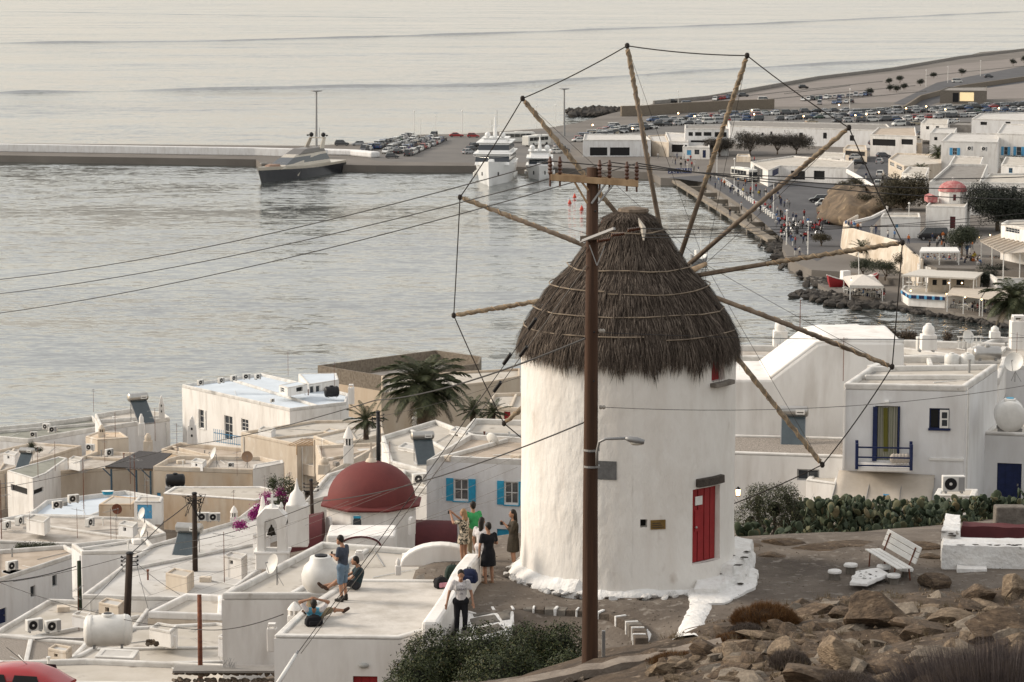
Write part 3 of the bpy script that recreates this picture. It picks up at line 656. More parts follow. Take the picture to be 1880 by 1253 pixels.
# solar water heater facing -y
def solar(key, txt=False):
    r = proto(key, 'solar_water_heater', 'solar heater', 'solar water heaters')
    T = Matrix.Rotation(rad(48), 3, 'X')
    mb = MB(); mb.box((0, 0, .62), (1.15, 1.75, .07), tilt=T); f = mb.build('panel_frame', GALV, r, local=True)
    mb = MB(); mb.box(Vector((0, 0, .62)) + T @ Vector((0, 0, .037)), (1.07, 1.67, .006), tilt=T); mb.build('panel_glass', PANEL, f, local=True)
    mb = MB(); mb.tube([(-.68, .62, 1.5), (-.62, .62, 1.5), (.62, .62, 1.5), (.68, .62, 1.5)], [.16, .25, .25, .16], 18); tk = mb.build('tank', STEEL, r, smooth=40, local=True)
    mb = MB(); mb.box((.3, .368, 1.5), (.42, .008, .22)); st_ = mb.build('sticker', WPAINT, tk, local=True)
    mb = MB(); mb.box((.3, .362, 1.48), (.30, .006, .05)); mb.build('sticker_print', SLATE, tk, local=True)
    mb = MB()
    for x in (-.5, .5): mb.tube([(x, .62, 0), (x, .62, 1.28)], .022, 5); mb.tube([(x, -.5, .06), (x, .62, .04)], .02, 5); mb.tube([(x, .62, 1.1), (x, 0, .58)], .018, 5)
    mb.build('stand', GALV, r, local=True)
solar('solar')
# water tanks
def tank_h(name, label, px, py, s, L, D, m, ang_, ribs=0, lid=TURQ, loc=None):
    loc = loc or P3(px, py, s); r = thing(name, label, 'water tank', loc, ang_)
    mb = MB(); R = D / 2; pr = [(-.5, .1), (-.49, .6), (-.45, .9), (-.40, 1), (.40, 1), (.45, .9), (.49, .6), (.5, .1)]
    mb.tube([(L * a, 0, R) for a, _ in pr], [R * b for _, b in pr], 22); t = mb.build('drum', m, r, smooth=40, local=True)
    mb = MB(); mb.lathe([(D * .2, 0), (D * .2, .08), (D * .17, .1)], (0, 0, D - .03), 14); mb.build('hatch', m, r, smooth=40, local=True)
    mb = MB(); mb.lathe([(D * .13, 0), (D * .13, .03)], (0, 0, D + .06), 12); mb.build('lid', lid, r, local=True)
    for k in range(ribs):
        x = -L * .34 + L * .68 * k / max(1, ribs - 1); mb = MB(); mb.tube([(x - .03, 0, R), (x + .03, 0, R)], R * 1.035, 22); mb.build('rib', m, r, smooth=40, local=True)
    for x in (-L * .28, L * .28): mb = MB(); mb.box((x, 0, .06), (.1, D * .8, .12)); mb.build('cradle', GALV, r, local=True)
    return r
def chimney(label, px, py, s, kind=0, h=1.2, w=.45, m=None):
    m = m or WHITE; loc = P3(px, py, s); r = thing('chimney', label, 'chimney', loc, group='whitewashed chimneys')
    if kind == 0:    # square shaft with domed pot
        mb = MB(); mb.box((0, 0, h * .3), (w, w, h * .6), taper=.95); mb.build('shaft', m, r, bevel=.03, local=True)
        mb = MB(); mb.lathe([(w * .36, 0), (w * .40, h * .12), (w * .36, h * .28), (w * .2, h * .36), (w * .18, h * .42), (.03, h * .44)], (0, 0, h * .6), 16); mb.build('pot', m, r, smooth=50, local=True)
    elif kind == 1:  # dovecote-like crown of slits with a pointed cap
        mb = MB(); mb.box((0, 0, h * .25), (w, w, h * .5)); mb.build('shaft', m, r, bevel=.02, local=True)
        for k in range(8):
            a = 2 * pi * k / 8; mb = MB(); mb.box((w * .42 * cos(a), w * .42 * sin(a), h * .6), (.07, .07, h * .2), a); mb.build('pier', m, r, local=True)
        mb = MB(); mb.lathe([(w * .54, 0), (w * .5, h * .05), (w * .3, h * .2), (.03, h * .32)], (0, 0, h * .7), 14); mb.build('cap', m, r, smooth=40, local=True)
        mb = MB(); mb.lathe([(w * .3, h * .5), (w * .3, h * .7)], (0, 0, 0), 10); mb.build('flue', DARK, r, local=True)
    elif kind == 2:  # flat slab pinnacle with small openings
        mb = MB(); mb.box((0, 0, h * .35), (w, w * .55, h * .7), taper=.8); mb.box((0, 0, h * .82), (w * .55, w * .45, h * .24), taper=.75); mb.build('shaft', m, r, bevel=.03, local=True)
        mb = MB(); mb.ball((0, 0, h * .98), w * .16); mb.build('knob', m, r, smooth=True, local=True)
        for zz_ in (.32, .58): mb = MB(); mb.box((0, -w * .27, h * zz_), (w * .16, .03, h * .09)); mb.build('slit', DARK, r, local=True)
    else:            # cross-vented stack
        mb = MB(); mb.box((0, 0, h * .4), (w, w, h * .8)); mb.build('shaft', m, r, bevel=.02, local=True)
        mb = MB(); mb.box((0, 0, h * .93), (w * .75, w * .75, h * .06)); mb.build('cap', m, r, bevel=.01, local=True)
        for x, y in ((-1, -1), (1, -1), (1, 1), (-1, 1)): mb = MB(); mb.box((x * w * .32, y * w * .32, h * .85), (w * .16, w * .16, h * .1)); mb.build('pier', m, r, local=True)
    return r
def mast(label, px0, py0, px1, py1, s, rt=.03, m=None, name='metal_mast', arms=0, cat='mast'):
    a, b = P3(px0, py0, s), P3(px1, py1, s); r = thing(name, label, cat, a)
    mb = MB(); mb.tube([a, b], [rt, rt * .8], 6); mb.build('shaft', m or RUST, r)
    for k in range(arms):
        c = a.lerp(b, .97 - .14 * k); L = .5 - .05 * k; mb = MB(); mb.tube([c - Vector((L, .1, 0)), c + Vector((L, -.1, .04))], .01, 4)
        for q in range(7): d = c + Vector((-L + L * q / 3, 0, 0)); mb.tube([d + Vector((0, -.18, 0)), d + Vector((0, .18, 0))], .006, 4)
        mb.build('antenna_boom', GALV, r)
    return r
LEAF_C = {}
def leaf_mat(name, c0, c1, c2=None, transl=.15, rough=.6):
    if name in LEAF_C: return LEAF_C[name]
    m = bpy.data.materials.new(name); m.use_nodes = True; nt = m.node_tree; b = nt.nodes['Principled BSDF']; b.inputs['Roughness'].default_value = rough; b.inputs['Specular IOR Level'].default_value = .25
    g = nt.nodes.new('ShaderNodeNewGeometry'); r = nt.nodes.new('ShaderNodeValToRGB'); e = r.color_ramp.elements
    e[0].color = (*c0, 1); e[1].color = (*c1, 1)
    if c2: x = e.new(.88); x.color = (*c1, 1); e[2].color = (*c2, 1)
    nt.links.new(g.outputs['Random Per Island'], r.inputs[0]); nt.links.new(r.outputs[0], b.inputs['Base Color']); LEAF_C[name] = m; return m
def leaves(mb, c, rad3, n, size, R, shell=.55, clump=5, squash=1.0, noise_amp=.35, seed=0, low=-.6):
    """leaf faces in clumps through the outer volume of an uneven crown"""
    c = Vector(c); k = 0
    while k < n:
        d = Vector((R.gauss(0, 1), R.gauss(0, 1), R.gauss(0, 1))).normalized()
        if d.z < low: continue
        e = 1 + noise_amp * noise.noise(d * 2.1 + Vector((seed, seed * .7, 1))) + noise_amp * .6 * noise.noise(d * 5.3 + Vector((seed, 3, seed)))
        q = (shell + (1 - shell) * R.random() ** .6) * e
        p = c + Vector((d.x * rad3[0], d.y * rad3[1], d.z * rad3[2])) * q
        for _ in range(clump):
            w = p + Vector((R.gauss(0, 1), R.gauss(0, 1), R.gauss(0, 1))) * size * 1.6
            nr = (d + Vector((R.gauss(0, .7), R.gauss(0, .7), R.gauss(.3, .7)))).normalized(); u = nr.orthogonal().normalized(); a = R.uniform(0, 6.28)
            u2 = u * cos(a) + nr.cross(u) * sin(a); v2 = nr.cross(u2); L = size * R.uniform(.7, 1.3); Wd = L * .5
            mb.add([w - u2 * L, w + v2 * Wd * .8, w + u2 * L, w - v2 * Wd * .8], [(0, 1, 2, 3)]); k += 1
    return mb
def tree(name, label, base, h, rad3, leafm, n, size, trunk=.25, seed=1, group=None, cat='tree', lobes=5, wood=None, trunk_h=.45, shell=.5):
    R = random.Random(seed); base = Vector(base); r = thing(name, label, cat, base, group=group)
    mb = MB(); top = base + Vector((R.uniform(-.2, .2), 0, h * trunk_h)); mb.tube([base - Vector((0, 0, .3)), base.lerp(top, .5) + Vector((R.uniform(-.15, .15) * trunk * 3, 0, 0)), top], [trunk, trunk * .8, trunk * .55], 8)
    cc = []
    for k in range(lobes):
        a = 2 * pi * k / lobes + R.uniform(-.5, .5); q = R.uniform(.3, .62)
        c = base + Vector((rad3[0] * q * cos(a), rad3[1] * q * sin(a), h - rad3[2] * R.uniform(.6, 1.25))); cc.append(c)
        mb.tube([top - Vector((0, 0, h * .1)), top.lerp(c, .5) + Vector((0, 0, h * .04)), c], [trunk * .5, trunk * .3, trunk * .1], 6)
    mb.build('trunk', wood or WOODG, r, smooth=True)
    cc.append(base + Vector((0, 0, h - rad3[2] * .75)))
    mb = MB()
    for i, c in enumerate(cc): leaves(mb, c, (rad3[0] * R.uniform(.42, .62), rad3[1] * R.uniform(.42, .62), rad3[2] * R.uniform(.45, .7)), n // len(cc), size, R, shell=shell, seed=seed + i * 1.7)
    mb.build('crown', leafm, r, recalc=False); return r
def palm(label, base, h, fl, n, seed=1, name='palm_tree', droop=1.0, trunk=.35, group='palm trees', dark=None):
    R = random.Random(seed); base = Vector(base); r = thing(name, label, 'palm tree', base, group=group)
    mb = MB(); pr = [(trunk * 1.15, -.3)] + [(trunk * (.95 + .07 * (k % 2)), h * k / 14) for k in range(1, 14)] + [(trunk * 1.3, h * .96), (trunk * .9, h)]
    mb.lathe(pr, base, 12); mb.build('trunk', mat('palm_trunk', (.10, .07, .05), .95, (.05, .035, .025), 9, bump=1, bscale=18), r)
    top = base + Vector((0, 0, h)); g1 = dark or leaf_mat('palm_leaf', (.028, .036, .018), (.080, .090, .044), (.14, .13, .07)); g2 = leaf_mat('palm_dry', (.05, .042, .026), (.12, .095, .058))
    for k in range(n):
        a = 2 * pi * k * .381966 + R.uniform(-.2, .2); u = (k + .5) / n; el = rad(82 - 122 * u ** .95) + R.uniform(-.08, .08); L = fl * R.uniform(.85, 1.05) * (.8 + .25 * sin(pi * min(1, u * 1.3)))
        d = Vector((cos(a), sin(a), 0)); pts = []; p = top.copy(); e = el; st = L / 12
        for i in range(13):
            pts.append(p.copy()); p = p + (d * cos(e) + Vector((0, 0, sin(e)))) * st; e -= (.05 + .10 * (i / 12)) * droop * (1.0 if u < .7 else .5)
        mb = MB(); mb.tube(pts, [.035 * (1 - i / 14) for i in range(13)], 4); side = d.cross(Vector((0, 0, 1)))
        NL = 46
        for i in range(NL):
            t = .1 + .9 * i / NL; q = t * 12; j = min(11, int(q)); c = pts[j].lerp(pts[j + 1], q - j); tg = (pts[j + 1] - pts[j]).normalized()
            ll = fl * .20 * (sin(pi * min(1, t * .9 + .1)) ** .6 + .1); w_ = .019 * fl / 2.6
            for sg in (-1, 1):
                dr = (side * sg * .75 + tg * .75 + Vector((0, 0, -.25 * R.random() + .12))).normalized(); tip = c + dr * ll - Vector((0, 0, .22 * ll)); mid = c + dr * ll * .5; nn = tg * w_
                mb.add([c - nn * .5, c + nn * .5, mid + nn, tip, mid - nn], [(0, 1, 2, 3, 4)])
        mb.build('frond', g2 if u > .86 else g1, r, recalc=False)
    return r
# ================================================================ the harbour
ZQ = 1.8
quay_px = [(-900, 273), (-160, 283), (470, 293), (480, 300), (690, 304), (870, 305), (1010, 308), (1195, 317), (1213, 327), (1280, 329), (1300, 340), (1440, 425), (1436, 455), (1450, 478), (1490, 496), (1560, 500), (1650, 514), (1700, 520), (1800, 530), (1900, 545), (2150, 580),
           (2400, 600), (2400, 60), (1950, 84), (1880, 90), (1800, 96), (1760, 107), (1640, 128), (1500, 145), (1300, 182), (1200, 191), (1120, 209), (1060, 226), (1000, 236), (860, 246), (745, 248), (690, 262), (560, 268), (-160, 262), (-900, 254)]
mb = MB(); P = ccw([tuple(G(x, y, ZQ).xy) for x, y in quay_px]); mb.prism(P, -2, ZQ); 
QUAY = mat('quay_concrete', (.185, .168, .150), .95, (.115, .103, .092), .05, bump=.3, bscale=2, detail=10, lo=.3, hi=.7)
mb.build('harbour_ground', QUAY, kind='structure', org=(0, 0, 0))
ZW = .7; mb = MB(); mb.prism(ccw([tuple(G(x, y, ZW).xy) for x, y in ((1470, 495), (1500, 520), (1530, 540), (1570, 553), (1640, 559), (1700, 564), (1790, 580), (1870, 596), (2150, 640), (2150, 540), (1480, 470))]), -2, ZW); mb.build('waterside_terrace', QUAY, kind='structure', org=(0, 0, 0))
def sheet(name, px, z, m, kind='structure'):
    mb = MB(); p = ccw([tuple(G(x, y, z).xy) for x, y in px]); mb.add([(a[0], a[1], z) for a in p], [tuple(range(len(p)))]); return mb.build(name, m, kind=kind, org=(0, 0, 0), recalc=False)
sheet('plaza_road', [(1225, 326), (1290, 322), (1400, 340), (1560, 330), (1600, 280), (1560, 262), (1640, 262), (1700, 300), (1650, 370), (1600, 420), (1560, 450), (1500, 480), (1455, 455), (1380, 390), (1300, 336)], ZQ + .004, ASPH)
sheet('pier_car_park', [(640, 284), (690, 266), (745, 251), (860, 250), (1000, 240), (1060, 245), (1040, 298), (870, 299), (700, 297)], ZQ + .004, mat('pier_asphalt', (.16, .15, .14), .95, (.12, .115, .11), .08))
sheet('main_car_park', [(1045, 262), (1130, 235), (1240, 214), (1420, 205), (1560, 200), (1900, 186), (1900, 240), (1600, 255), (1480, 233), (1330, 230), (1240, 245)], ZQ + .004, mat('lot_asphalt', (.15, .145, .14), .95, (.115, .11, .105), .08))
sheet('upper_car_park', [(1190, 196), (1330, 182), (1500, 150), (1640, 134), (1780, 116), (1900, 104), (1900, 180), (1560, 190), (1480, 196), (1330, 196)], ZQ + .004, mat('upper_lot', (.225, .20, .185), .95, (.185, .165, .15), .05))
sheet('coast_road', [(1640, 190), (1720, 152), (1900, 118), (1900, 150), (1790, 165), (1690, 200)], ZQ + .008, ASPH)
# kerb lines of the empty upper car park
for k, (a, b) in enumerate((((1340, 180), (1620, 150)), ((1400, 184), (1680, 158)), ((1440, 173), (1560, 158)), ((1520, 186), (1700, 168)), ((1700, 140), (1880, 122)))):
    A, B = G(*a, ZQ), G(*b, ZQ); mb = MB(); mb.tube([A + Vector((0, 0, .1)), B + Vector((0, 0, .1))], .22, 4); mb.build('kerb', CONC, kind='structure')
# breakwater wall on the pier
def wallrun(name, label, px, z0, h, th, m, cat='wall', bev=.1):
    pts = [G(x, y, z0) for x, y in px]; L, R_ = [], []
    for i, p in enumerate(pts):
        t = (pts[min(i + 1, len(pts) - 1)] - pts[max(i - 1, 0)]); t.z = 0; t.normalize(); nn = Vector((-t.y, t.x, 0)) * th / 2; L.append(p + nn); R_.append(p - nn)
    mb = MB(); up = Vector((0, 0, h))
    mb.loft([[a, b, b + up, a + up] for a, b in zip(L, R_)]); return mb.build(name, m, bevel=bev, label=label, cat=cat)
wallrun('breakwater_wall', 'long low white breakwater wall along the far pier', [(-900, 266), (-160, 276), (470, 286), (600, 290)], ZQ, 2.2, 1.6, WHITE_B, bev=.2)
wallrun('pier_ramp_wall', 'white sloping wall end on the pier behind the dark yacht', [(590, 284), (650, 286), (690, 290)], ZQ, 1.6, 3.0, WHITE_B, bev=.4)
wallrun('harbour_wall', 'brown stone retaining wall between the two car parks', [(1140, 214), (1180, 213), (1260, 207), (1340, 203), (1420, 200)], ZQ, 3.6, 1.2, STONE)
wallrun('coast_wall', 'long low stone wall along the far coast road', [(1200, 192), (1300, 182.5), (1500, 146), (1640, 129), (1760, 108), (1900, 91)], ZQ, 1.4, .8, CONC)
wallrun('road_wall', 'stone wall curving beside the coast road', [(1660, 205), (1690, 185), (1760, 166), (1900, 146)], ZQ, 2.0, .8, STONE)
# shore rocks
ROCKS = [rock_mesh(40 + i, ROCK_D, 1, .45) for i in range(4)]
def rock_heap(name, pts, n, sz, m, spread=1.0, zb=0.0):
    R = random.Random(len(pts) + n); allm = MB(); src = [[v.co.copy() for v in me.vertices] for me in ROCKS]; fcs = [[list(p.vertices) for p in me.polygons] for me in ROCKS]
    for k in range(n):
        i = R.randrange(len(pts) - 1); a, b = G(*pts[i], 0), G(*pts[i + 1], 0); p = a.lerp(b, R.random()) + Vector((R.gauss(0, spread), R.gauss(0, spread), zb)); q = R.randrange(4); sc_ = R.uniform(.5, 1.2) * sz; M = Matrix.Rotation(R.uniform(0, 6), 3, 'Z')
        allm.add([p + M @ Vector((v.x * sc_ * 1.3, v.y * sc_, v.z * sc_ * .75)) for v in src[q]], fcs[q])
    return allm.build(name, m, kind='stuff', smooth=30)
rock_heap('breakwater_rocks', [(1072, 214), (1095, 206), (1122, 208)], 150, 2.2, ROCK_D, 4, .8)
rock_heap('shore_rocks', [(1414, 445), (1436, 462), (1450, 480), (1500, 512), (1520, 532)], 190, 1.1, ROCK_D, 1.3, .4)
rock_heap('reef_rocks', [(1490, 540), (1530, 552), (1570, 562), (1610, 566)], 170, 1.2, ROCK_D, 2.0, .3)
rock_heap('bank_rocks', [(1640, 568), (1700, 577), (1790, 592), (1880, 606)], 150, .7, ROCK_D, .6, .2)
# ruined jetty of concrete beams
jr = thing('concrete_jetty', 'old concrete jetty of open bays along the quay', 'jetty', G(1330, 390, 0))
J = [G(1240, 332, 1.2), G(1418, 441, 1.2)]; jd = (J[1] - J[0]); jd.z = 0; jl = jd.length; jd.normalize(); jn = Vector((jd.y, -jd.x, 0))
if jn.x < 0: jn = -jn
BEAM = mat('jetty_concrete', (.235, .205, .17), .95, (.14, .12, .095), .5, bump=.5, bscale=4)
def along(u, v, z): return J[0] + jd * u + jn * v + Vector((0, 0, z - 1.2))
for k in range(8):
    u0, u1 = jl * k / 8, jl * (k + 1) / 8 - .25; mb = MB(); mb.loft([[along(u, -.9, .7), along(u, .9, .7), along(u, .9, 1.35), along(u, -.9, 1.35)] for u in (u0, u1)]); mb.build('walkway_slab', BEAM, jr, bevel=.08)
    u = jl * (k + .5) / 8; mb = MB(); mb.loft([[along(u - .8, -.75, -1.5), along(u + .8, -.75, -1.5), along(u + .8, -.75, .7), along(u - .8, -.75, .7)], [along(u - .8, .8, -1.5), along(u + .8, .8, -1.5), along(u + .8, .8, .7), along(u - .8, .8, .7)]]); mb.build('pier_block', STONE_G, jr)
    if k:
        mb = MB(); mb.loft([[along(jl * k / 8 - .55, .95, .3), along(jl * k / 8 + .55, .95, .3), along(jl * k / 8 + .55, .95, 1.25), along(jl * k / 8 - .55, .95, 1.25)], [along(jl * k / 8 - .55, 6.5, .3), along(jl * k / 8 + .55, 6.5, .3), along(jl * k / 8 + .55, 6.5, 1.25), along(jl * k / 8 - .55, 6.5, 1.25)]]); mb.build('cross_beam', BEAM, jr)
        mb = MB(); mb.loft([[along(jl * (k + .35) / 8, 4.2, -.2), along(jl * (k + .8) / 8, 4.2, -.2), along(jl * (k + .8) / 8, 4.2, .9), along(jl * (k + .35) / 8, 4.2, .9)], [along(jl * (k + .35) / 8, 6.4, -.2), along(jl * (k + .8) / 8, 6.4, -.2), along(jl * (k + .8) / 8, 6.4, .9), along(jl * (k + .35) / 8, 6.4, .9)]]); mb.build('broken_slab', CONC, jr)
# upper terrace with the road, held by the white curved wall
ZU = 5.6
up_px = [(1551, 418), (1562, 426), (1600, 437), (1650, 452), (1690, 482), (1720, 492), (1790, 494), (1880, 500), (2150, 500), (2150, 330), (1900, 330), (1700, 345), (1620, 392), (1580, 405)]
mb = MB(); mb.prism(ccw([tuple(G(x, y, ZU).xy) for x, y in up_px]), 0, ZU); mb.build('upper_terrace', QUAY, kind='structure', org=(0, 0, 0))
sheet('upper_road', [(1560, 420), (1650, 446), (1790, 448), (1790, 436), (1690, 432), (1630, 428), (1600, 418), (1620, 396)], ZU + .004, ASPH)
PEEL = mat('peeling_whitewash', (.62, .56, .48), .95, (.46, .38, .29), .25, bump=.6, bscale=3, detail=10, lo=.35, hi=.6, speck=((.22, .19, .15), .9, .64))
wp = [G(x, y, ZU) for x, y in ((1575, 403), (1551, 416), (1561, 427), (1600, 438), (1652, 453), (1676, 474), (1694, 486))]
mb = MB(); rings = []
for i, p in enumerate(wp):
    t = wp[min(i + 1, len(wp) - 1)] - wp[max(i - 1, 0)]; t.z = 0; t.normalize(); nn = Vector((t.y, -t.x, 0))
    if nn.y > 0 and i > 1: nn = -nn
    rings.append([p + nn * 1.0 - Vector((0, 0, 5.4)), p + nn * .25 + Vector((0, 0, .9)), p - nn * .15 + Vector((0, 0, .9)), p - nn * .15 - Vector((0, 0, 5.4))])
mb.loft(rings); mb.build('curved_retaining_wall', PEEL, label='tall curved whitewashed retaining wall below the upper road', cat='wall', bevel=.15)
# dry brown mound beside the road
def mound(name, c, rx, ry, h, m, seed, n=34):
    mb = MB(); c = Vector(c); rows = []
    for i in range(14):
        q = i / 13; ring = []
        for j in range(n):
            a = 2 * pi * j / n; e = 1 + .22 * noise.noise(Vector((cos(a) * 2, sin(a) * 2, seed + q * 2))) + .16 * noise.noise(Vector((cos(a) * 6, sin(a) * 6, seed + q * 5)))
            r_ = cos(q * pi / 2) ** .7 * e; ring.append(c + Vector((rx * r_ * cos(a), ry * r_ * sin(a), h * sin(q * pi / 2) * (1 + .3 * noise.noise(Vector((a * 2, q * 5, seed))))) ))
        rows.append(ring)
    mb.loft(rows); return mb.build(name, m, smooth=True, kind='structure')
DRY = mat('dry_hill', (.17, .125, .085), .97, (.075, .058, .042), .35, bump=1.6, bscale=1.4, detail=12, lo=.35, hi=.65, speck=((.26, .20, .13), .5, .60))
mound('brown_mound', G(1588, 402, ZQ), 10, 24, 6.2, DRY, 3)
wallrun('road_parapet', 'low white parapet curving round the brown mound', [(1555, 318), (1580, 332), (1610, 352), (1632, 372), (1628, 392), (1600, 406), (1560, 416)], 5.2, .9, .5, WHITE)
# ---- harbour houses
def hb(label, poly, h, wins=(), wall=None, roofm=None, z0=ZQ, name='harbour_building', par=.35, cat='building'): return house(name, label, poly, None, h, wall, roofm, par, .3, wins, cat, z0 + h, bev=.05)
hb('white ferry shed with two dark portico openings', [(1070, 257), (1195, 257), (1183, 246), (1073, 246)], 4.6, [(1083, 271, 1115, 286, 'o'), (1120, 271, 1156, 286, 'o')], WHITE_B)
hb('tan block right of the ferry shed', [(1197, 259), (1228, 262), (1222, 247), (1190, 249)], 4.0, [], CREAM)
hb('white sloping annex with a wide dark doorway', [(1228, 259), (1264, 260), (1263, 245), (1222, 243)], 4.2, [(1233, 266, 1261, 280, 'o')], WHITE_B)
hb('two-storey white port office with grey roof and loggia', [(1258, 236), (1338, 237), (1332, 229), (1257, 229)], 7.4, [(1264, 243, 1272, 250, 'o'), (1276, 243, 1288, 250, 'o'), (1292, 243, 1306, 250, 'o'), (1312, 243, 1334, 252, 'o'), (1268, 258, 1300, 262, 'o')], WHITE_B, CONC)
hb('small white ticket house with blue window', [(1253, 270), (1303, 271), (1302, 263), (1258, 263)], 3.2, [(1261, 276, 1269, 285, 'd', BLUE), (1275, 275, 1284, 284, 'w', GREYP), (1290, 276, 1296, 290, 'd', NAVY)])
hb('long white warehouse behind the tamarisk trees', [(1340, 231), (1640, 240), (1628, 228), (1336, 222)], 5.2, [(1467, 244, 1474, 255, 'o'), (1511, 244, 1518, 255, 'o'), (1398, 244, 1402, 249, 'o'), (1414, 242, 1418, 248, 'o'), (1560, 249, 1568, 259, 'o'), (1366, 247, 1372, 252, 'o')], WHITE_B, CONC)
hb('white house with brown flat roof and open veranda', [(1598, 247), (1683, 250), (1680, 233), (1612, 234)], 6.0, [(1602, 256, 1644, 268, 'o'), (1655, 256, 1676, 266, 'o')], WHITE, ROOFT)
hb('low house with wide canopy roof and navy window', [(1612, 261), (1692, 263), (1694, 255), (1640, 252)], 3.8, [(1629, 266, 1645, 278, 'w', NAVY), (1664, 267, 1684, 277, 'w', GREYP)], CREAM, ROOFC)
hb('white bus ticket building with navy doors', [(1378, 297), (1410, 313), (1432, 304), (1556, 308), (1568, 296), (1455, 286)], 3.9, [(1418, 309, 1430, 322, 'd', NAVY), (1452, 314, 1478, 330, 'o'), (1494, 314, 1514, 330, 'o'), (1384, 306, 1400, 325, 'w', WPAINT, (2, 0))], WHITE, ROOFC)
hb('small pink-grey planter kiosk under the trees', [(1352, 287), (1378, 288), (1376, 283), (1354, 283)], 1.5, [], CREAM)
hb('beige shop front beside the parked cars', [(1548, 273), (1592, 276), (1590, 267), (1556, 266)], 3.2, [(1552, 278, 1588, 286, 'o')], CREAM, ROOFC)
hb('house with blue shutters above the harbour', [(1728, 259), (1832, 261), (1838, 245), (1745, 244)], 7.5, [(1749, 272, 1757, 285, 's', WPAINT, (1, 1), GLASS, BLUE, .7), (1798, 287, 1806, 296, 'o')], z0=4.5)
hb('white house with two blue shuttered windows at the frame edge', [(1830, 245), (1905, 247), (1905, 229), (1842, 227)], 8.5, [(1843, 270, 1850, 285, 's', WPAINT, (0, 1), GLASS, BLUE, .7), (1866, 270, 1875, 286, 's', WPAINT, (0, 1), GLASS, BLUE, .6)], z0=4.5)
hb('white flat house below the crowded car park', [(1784, 218), (1895, 221), (1895, 206), (1800, 208)], 7.5, [(1800, 224, 1812, 230, 'o'), (1846, 224, 1855, 231, 'o')], WHITE_B, z0=4)
hb('white back house left of the blue shuttered house', [(1707, 244), (1752, 245), (1757, 235), (1715, 235)], 6.5, [(1715, 252, 1721, 258, 'o')], WHITE, z0=3)
hb('grey-roofed shed beside the parked cars', [(1744, 229), (1784, 230), (1784, 224), (1752, 224)], 3.2, [], CONC, CONC, z0=4)
hb('low cream house with glazed veranda', [(1631, 292), (1660, 305), (1728, 300), (1730, 284), (1646, 281)], 4.2, [(1634, 297, 1642, 306, 'w', WPAINT), (1646, 302, 1656, 312, 'w', WPAINT)], CREAM, ROOFC, z0=3)
hb('white house with broad grey roof behind the domed church', [(1706, 334), (1800, 335), (1814, 302), (1744, 301)], 6.5, [], WHITE, CONC, z0=5.5, par=.5)
hb('white house with small dark window behind the dark tree', [(1800, 334), (1900, 337), (1900, 318), (1816, 319)], 6.0, [(1857, 343, 1867, 355, 'w', GREYP), (1820, 345, 1832, 353, 'w', GREYP)], WHITE, ROOFC, z0=5.5)
hb('low white wall building with a blue sign', [(1617, 398), (1690, 399), (1688, 391), (1622, 391)], 3.8, [(1644, 412, 1649, 418, 'd', BLUE)], WHITE, ROOFC, z0=ZU)
hb('white restaurant block with slatted windows at the frame edge', [(1838, 410), (1900, 422), (1900, 404), (1850, 404)], 6, [(1846, 416, 1872, 428, 'w', WPAINT, (4, 1))], WHITE, ROOFC, z0=ZU)
for lb, po, h_, z_, wn in (('cream terrace house above the hill road', [(1655, 318), (1700, 322), (1706, 308), (1668, 306)], 4, 5, [(1662, 326, 1668, 333, 'o')]), ('white house behind the grey-roofed house', [(1742, 302), (1800, 304), (1806, 288), (1752, 286)], 5, 6, [(1752, 308, 1758, 316, 'o'), (1776, 309, 1782, 317, 'o')]), ('white house above the dark tree at the right', [(1838, 302), (1895, 305), (1895, 290), (1846, 288)], 5, 6, [(1852, 309, 1859, 318, 'w', BLUE)]), ('white block between the car lot and the palm', [(1690, 226), (1740, 228), (1742, 219), (1698, 218)], 5, 3, [(1700, 232, 1706, 238, 'o'), (1718, 232, 1724, 238, 'o')]), ('low white shop row beside the bus building', [(1500, 286), (1550, 289), (1552, 281), (1506, 279)], 3, ZQ, [(1506, 291, 1520, 298, 'o'), (1526, 292, 1542, 299, 'o')])): hb(lb, po, h_, wn, WHITE, ROOFC, z_)
# roof gear on harbour houses
for px, py, s, lb in ((1780, 286, 8.9, 'left unit on the ledge of the blue-shuttered harbour house'), (1806, 287, 8.9, 'right unit on the ledge of the blue-shuttered harbour house')):
    place('ac', P3(px, py - 9, s) + Vector((0, -.5, 0)), 0, 'white air conditioner, ' + lb, 1.5)
# ---- small domed church
cz = ZU; ch = house('harbour_church', 'small white church with pink dome and dark arched door', [(1700, 378), (1772, 380), (1782, 366), (1712, 365)], None, 5.2, WHITE, ROOFC, .25, .3, [(1744, 398, 1754, 420, 'd', mat('maroon_paint', (.085, .02, .022), .6))], 'church', cz + 5.2)
PINK = mat('weathered_pink_dome', (.36, .115, .115), .9, (.50, .30, .28), 1.2, bump=.3, bscale=5, lo=.3, hi=.55)
cc = G(1752, 372, cz + 5.2) + Vector((0, 2.2, 0))
mb = MB(); mb.lathe([(2.55, -.4), (2.55, 1.9)], cc, 8, ph=.39); mb.build('drum', WHITE, ch)
mb = MB(); mb.lathe([(2.65 * cos(q * pi / 16), 1.9 + 1.9 * sin(q * pi / 16)) for q in range(8)] + [(.05, 3.8)], cc, 26); mb.build('dome', PINK, ch, smooth=50)
mb = MB(); mb.box(cc + Vector((0, -2.4, .9)), (.5, .12, 1.1)); mb.build('drum_window', mat('maroon_paint', (.085, .02, .022), .6), ch)
mb = MB(); mb.box(cc + Vector((0, 0, 4.1)), (.1, .1, .8)); mb.box(cc + Vector((0, 0, 4.25)), (.45, .08, .1)); mb.build('cross', WHITE, ch)
fa = G(1728, 371, cz + 5.2)
mb = MB(); pts = []
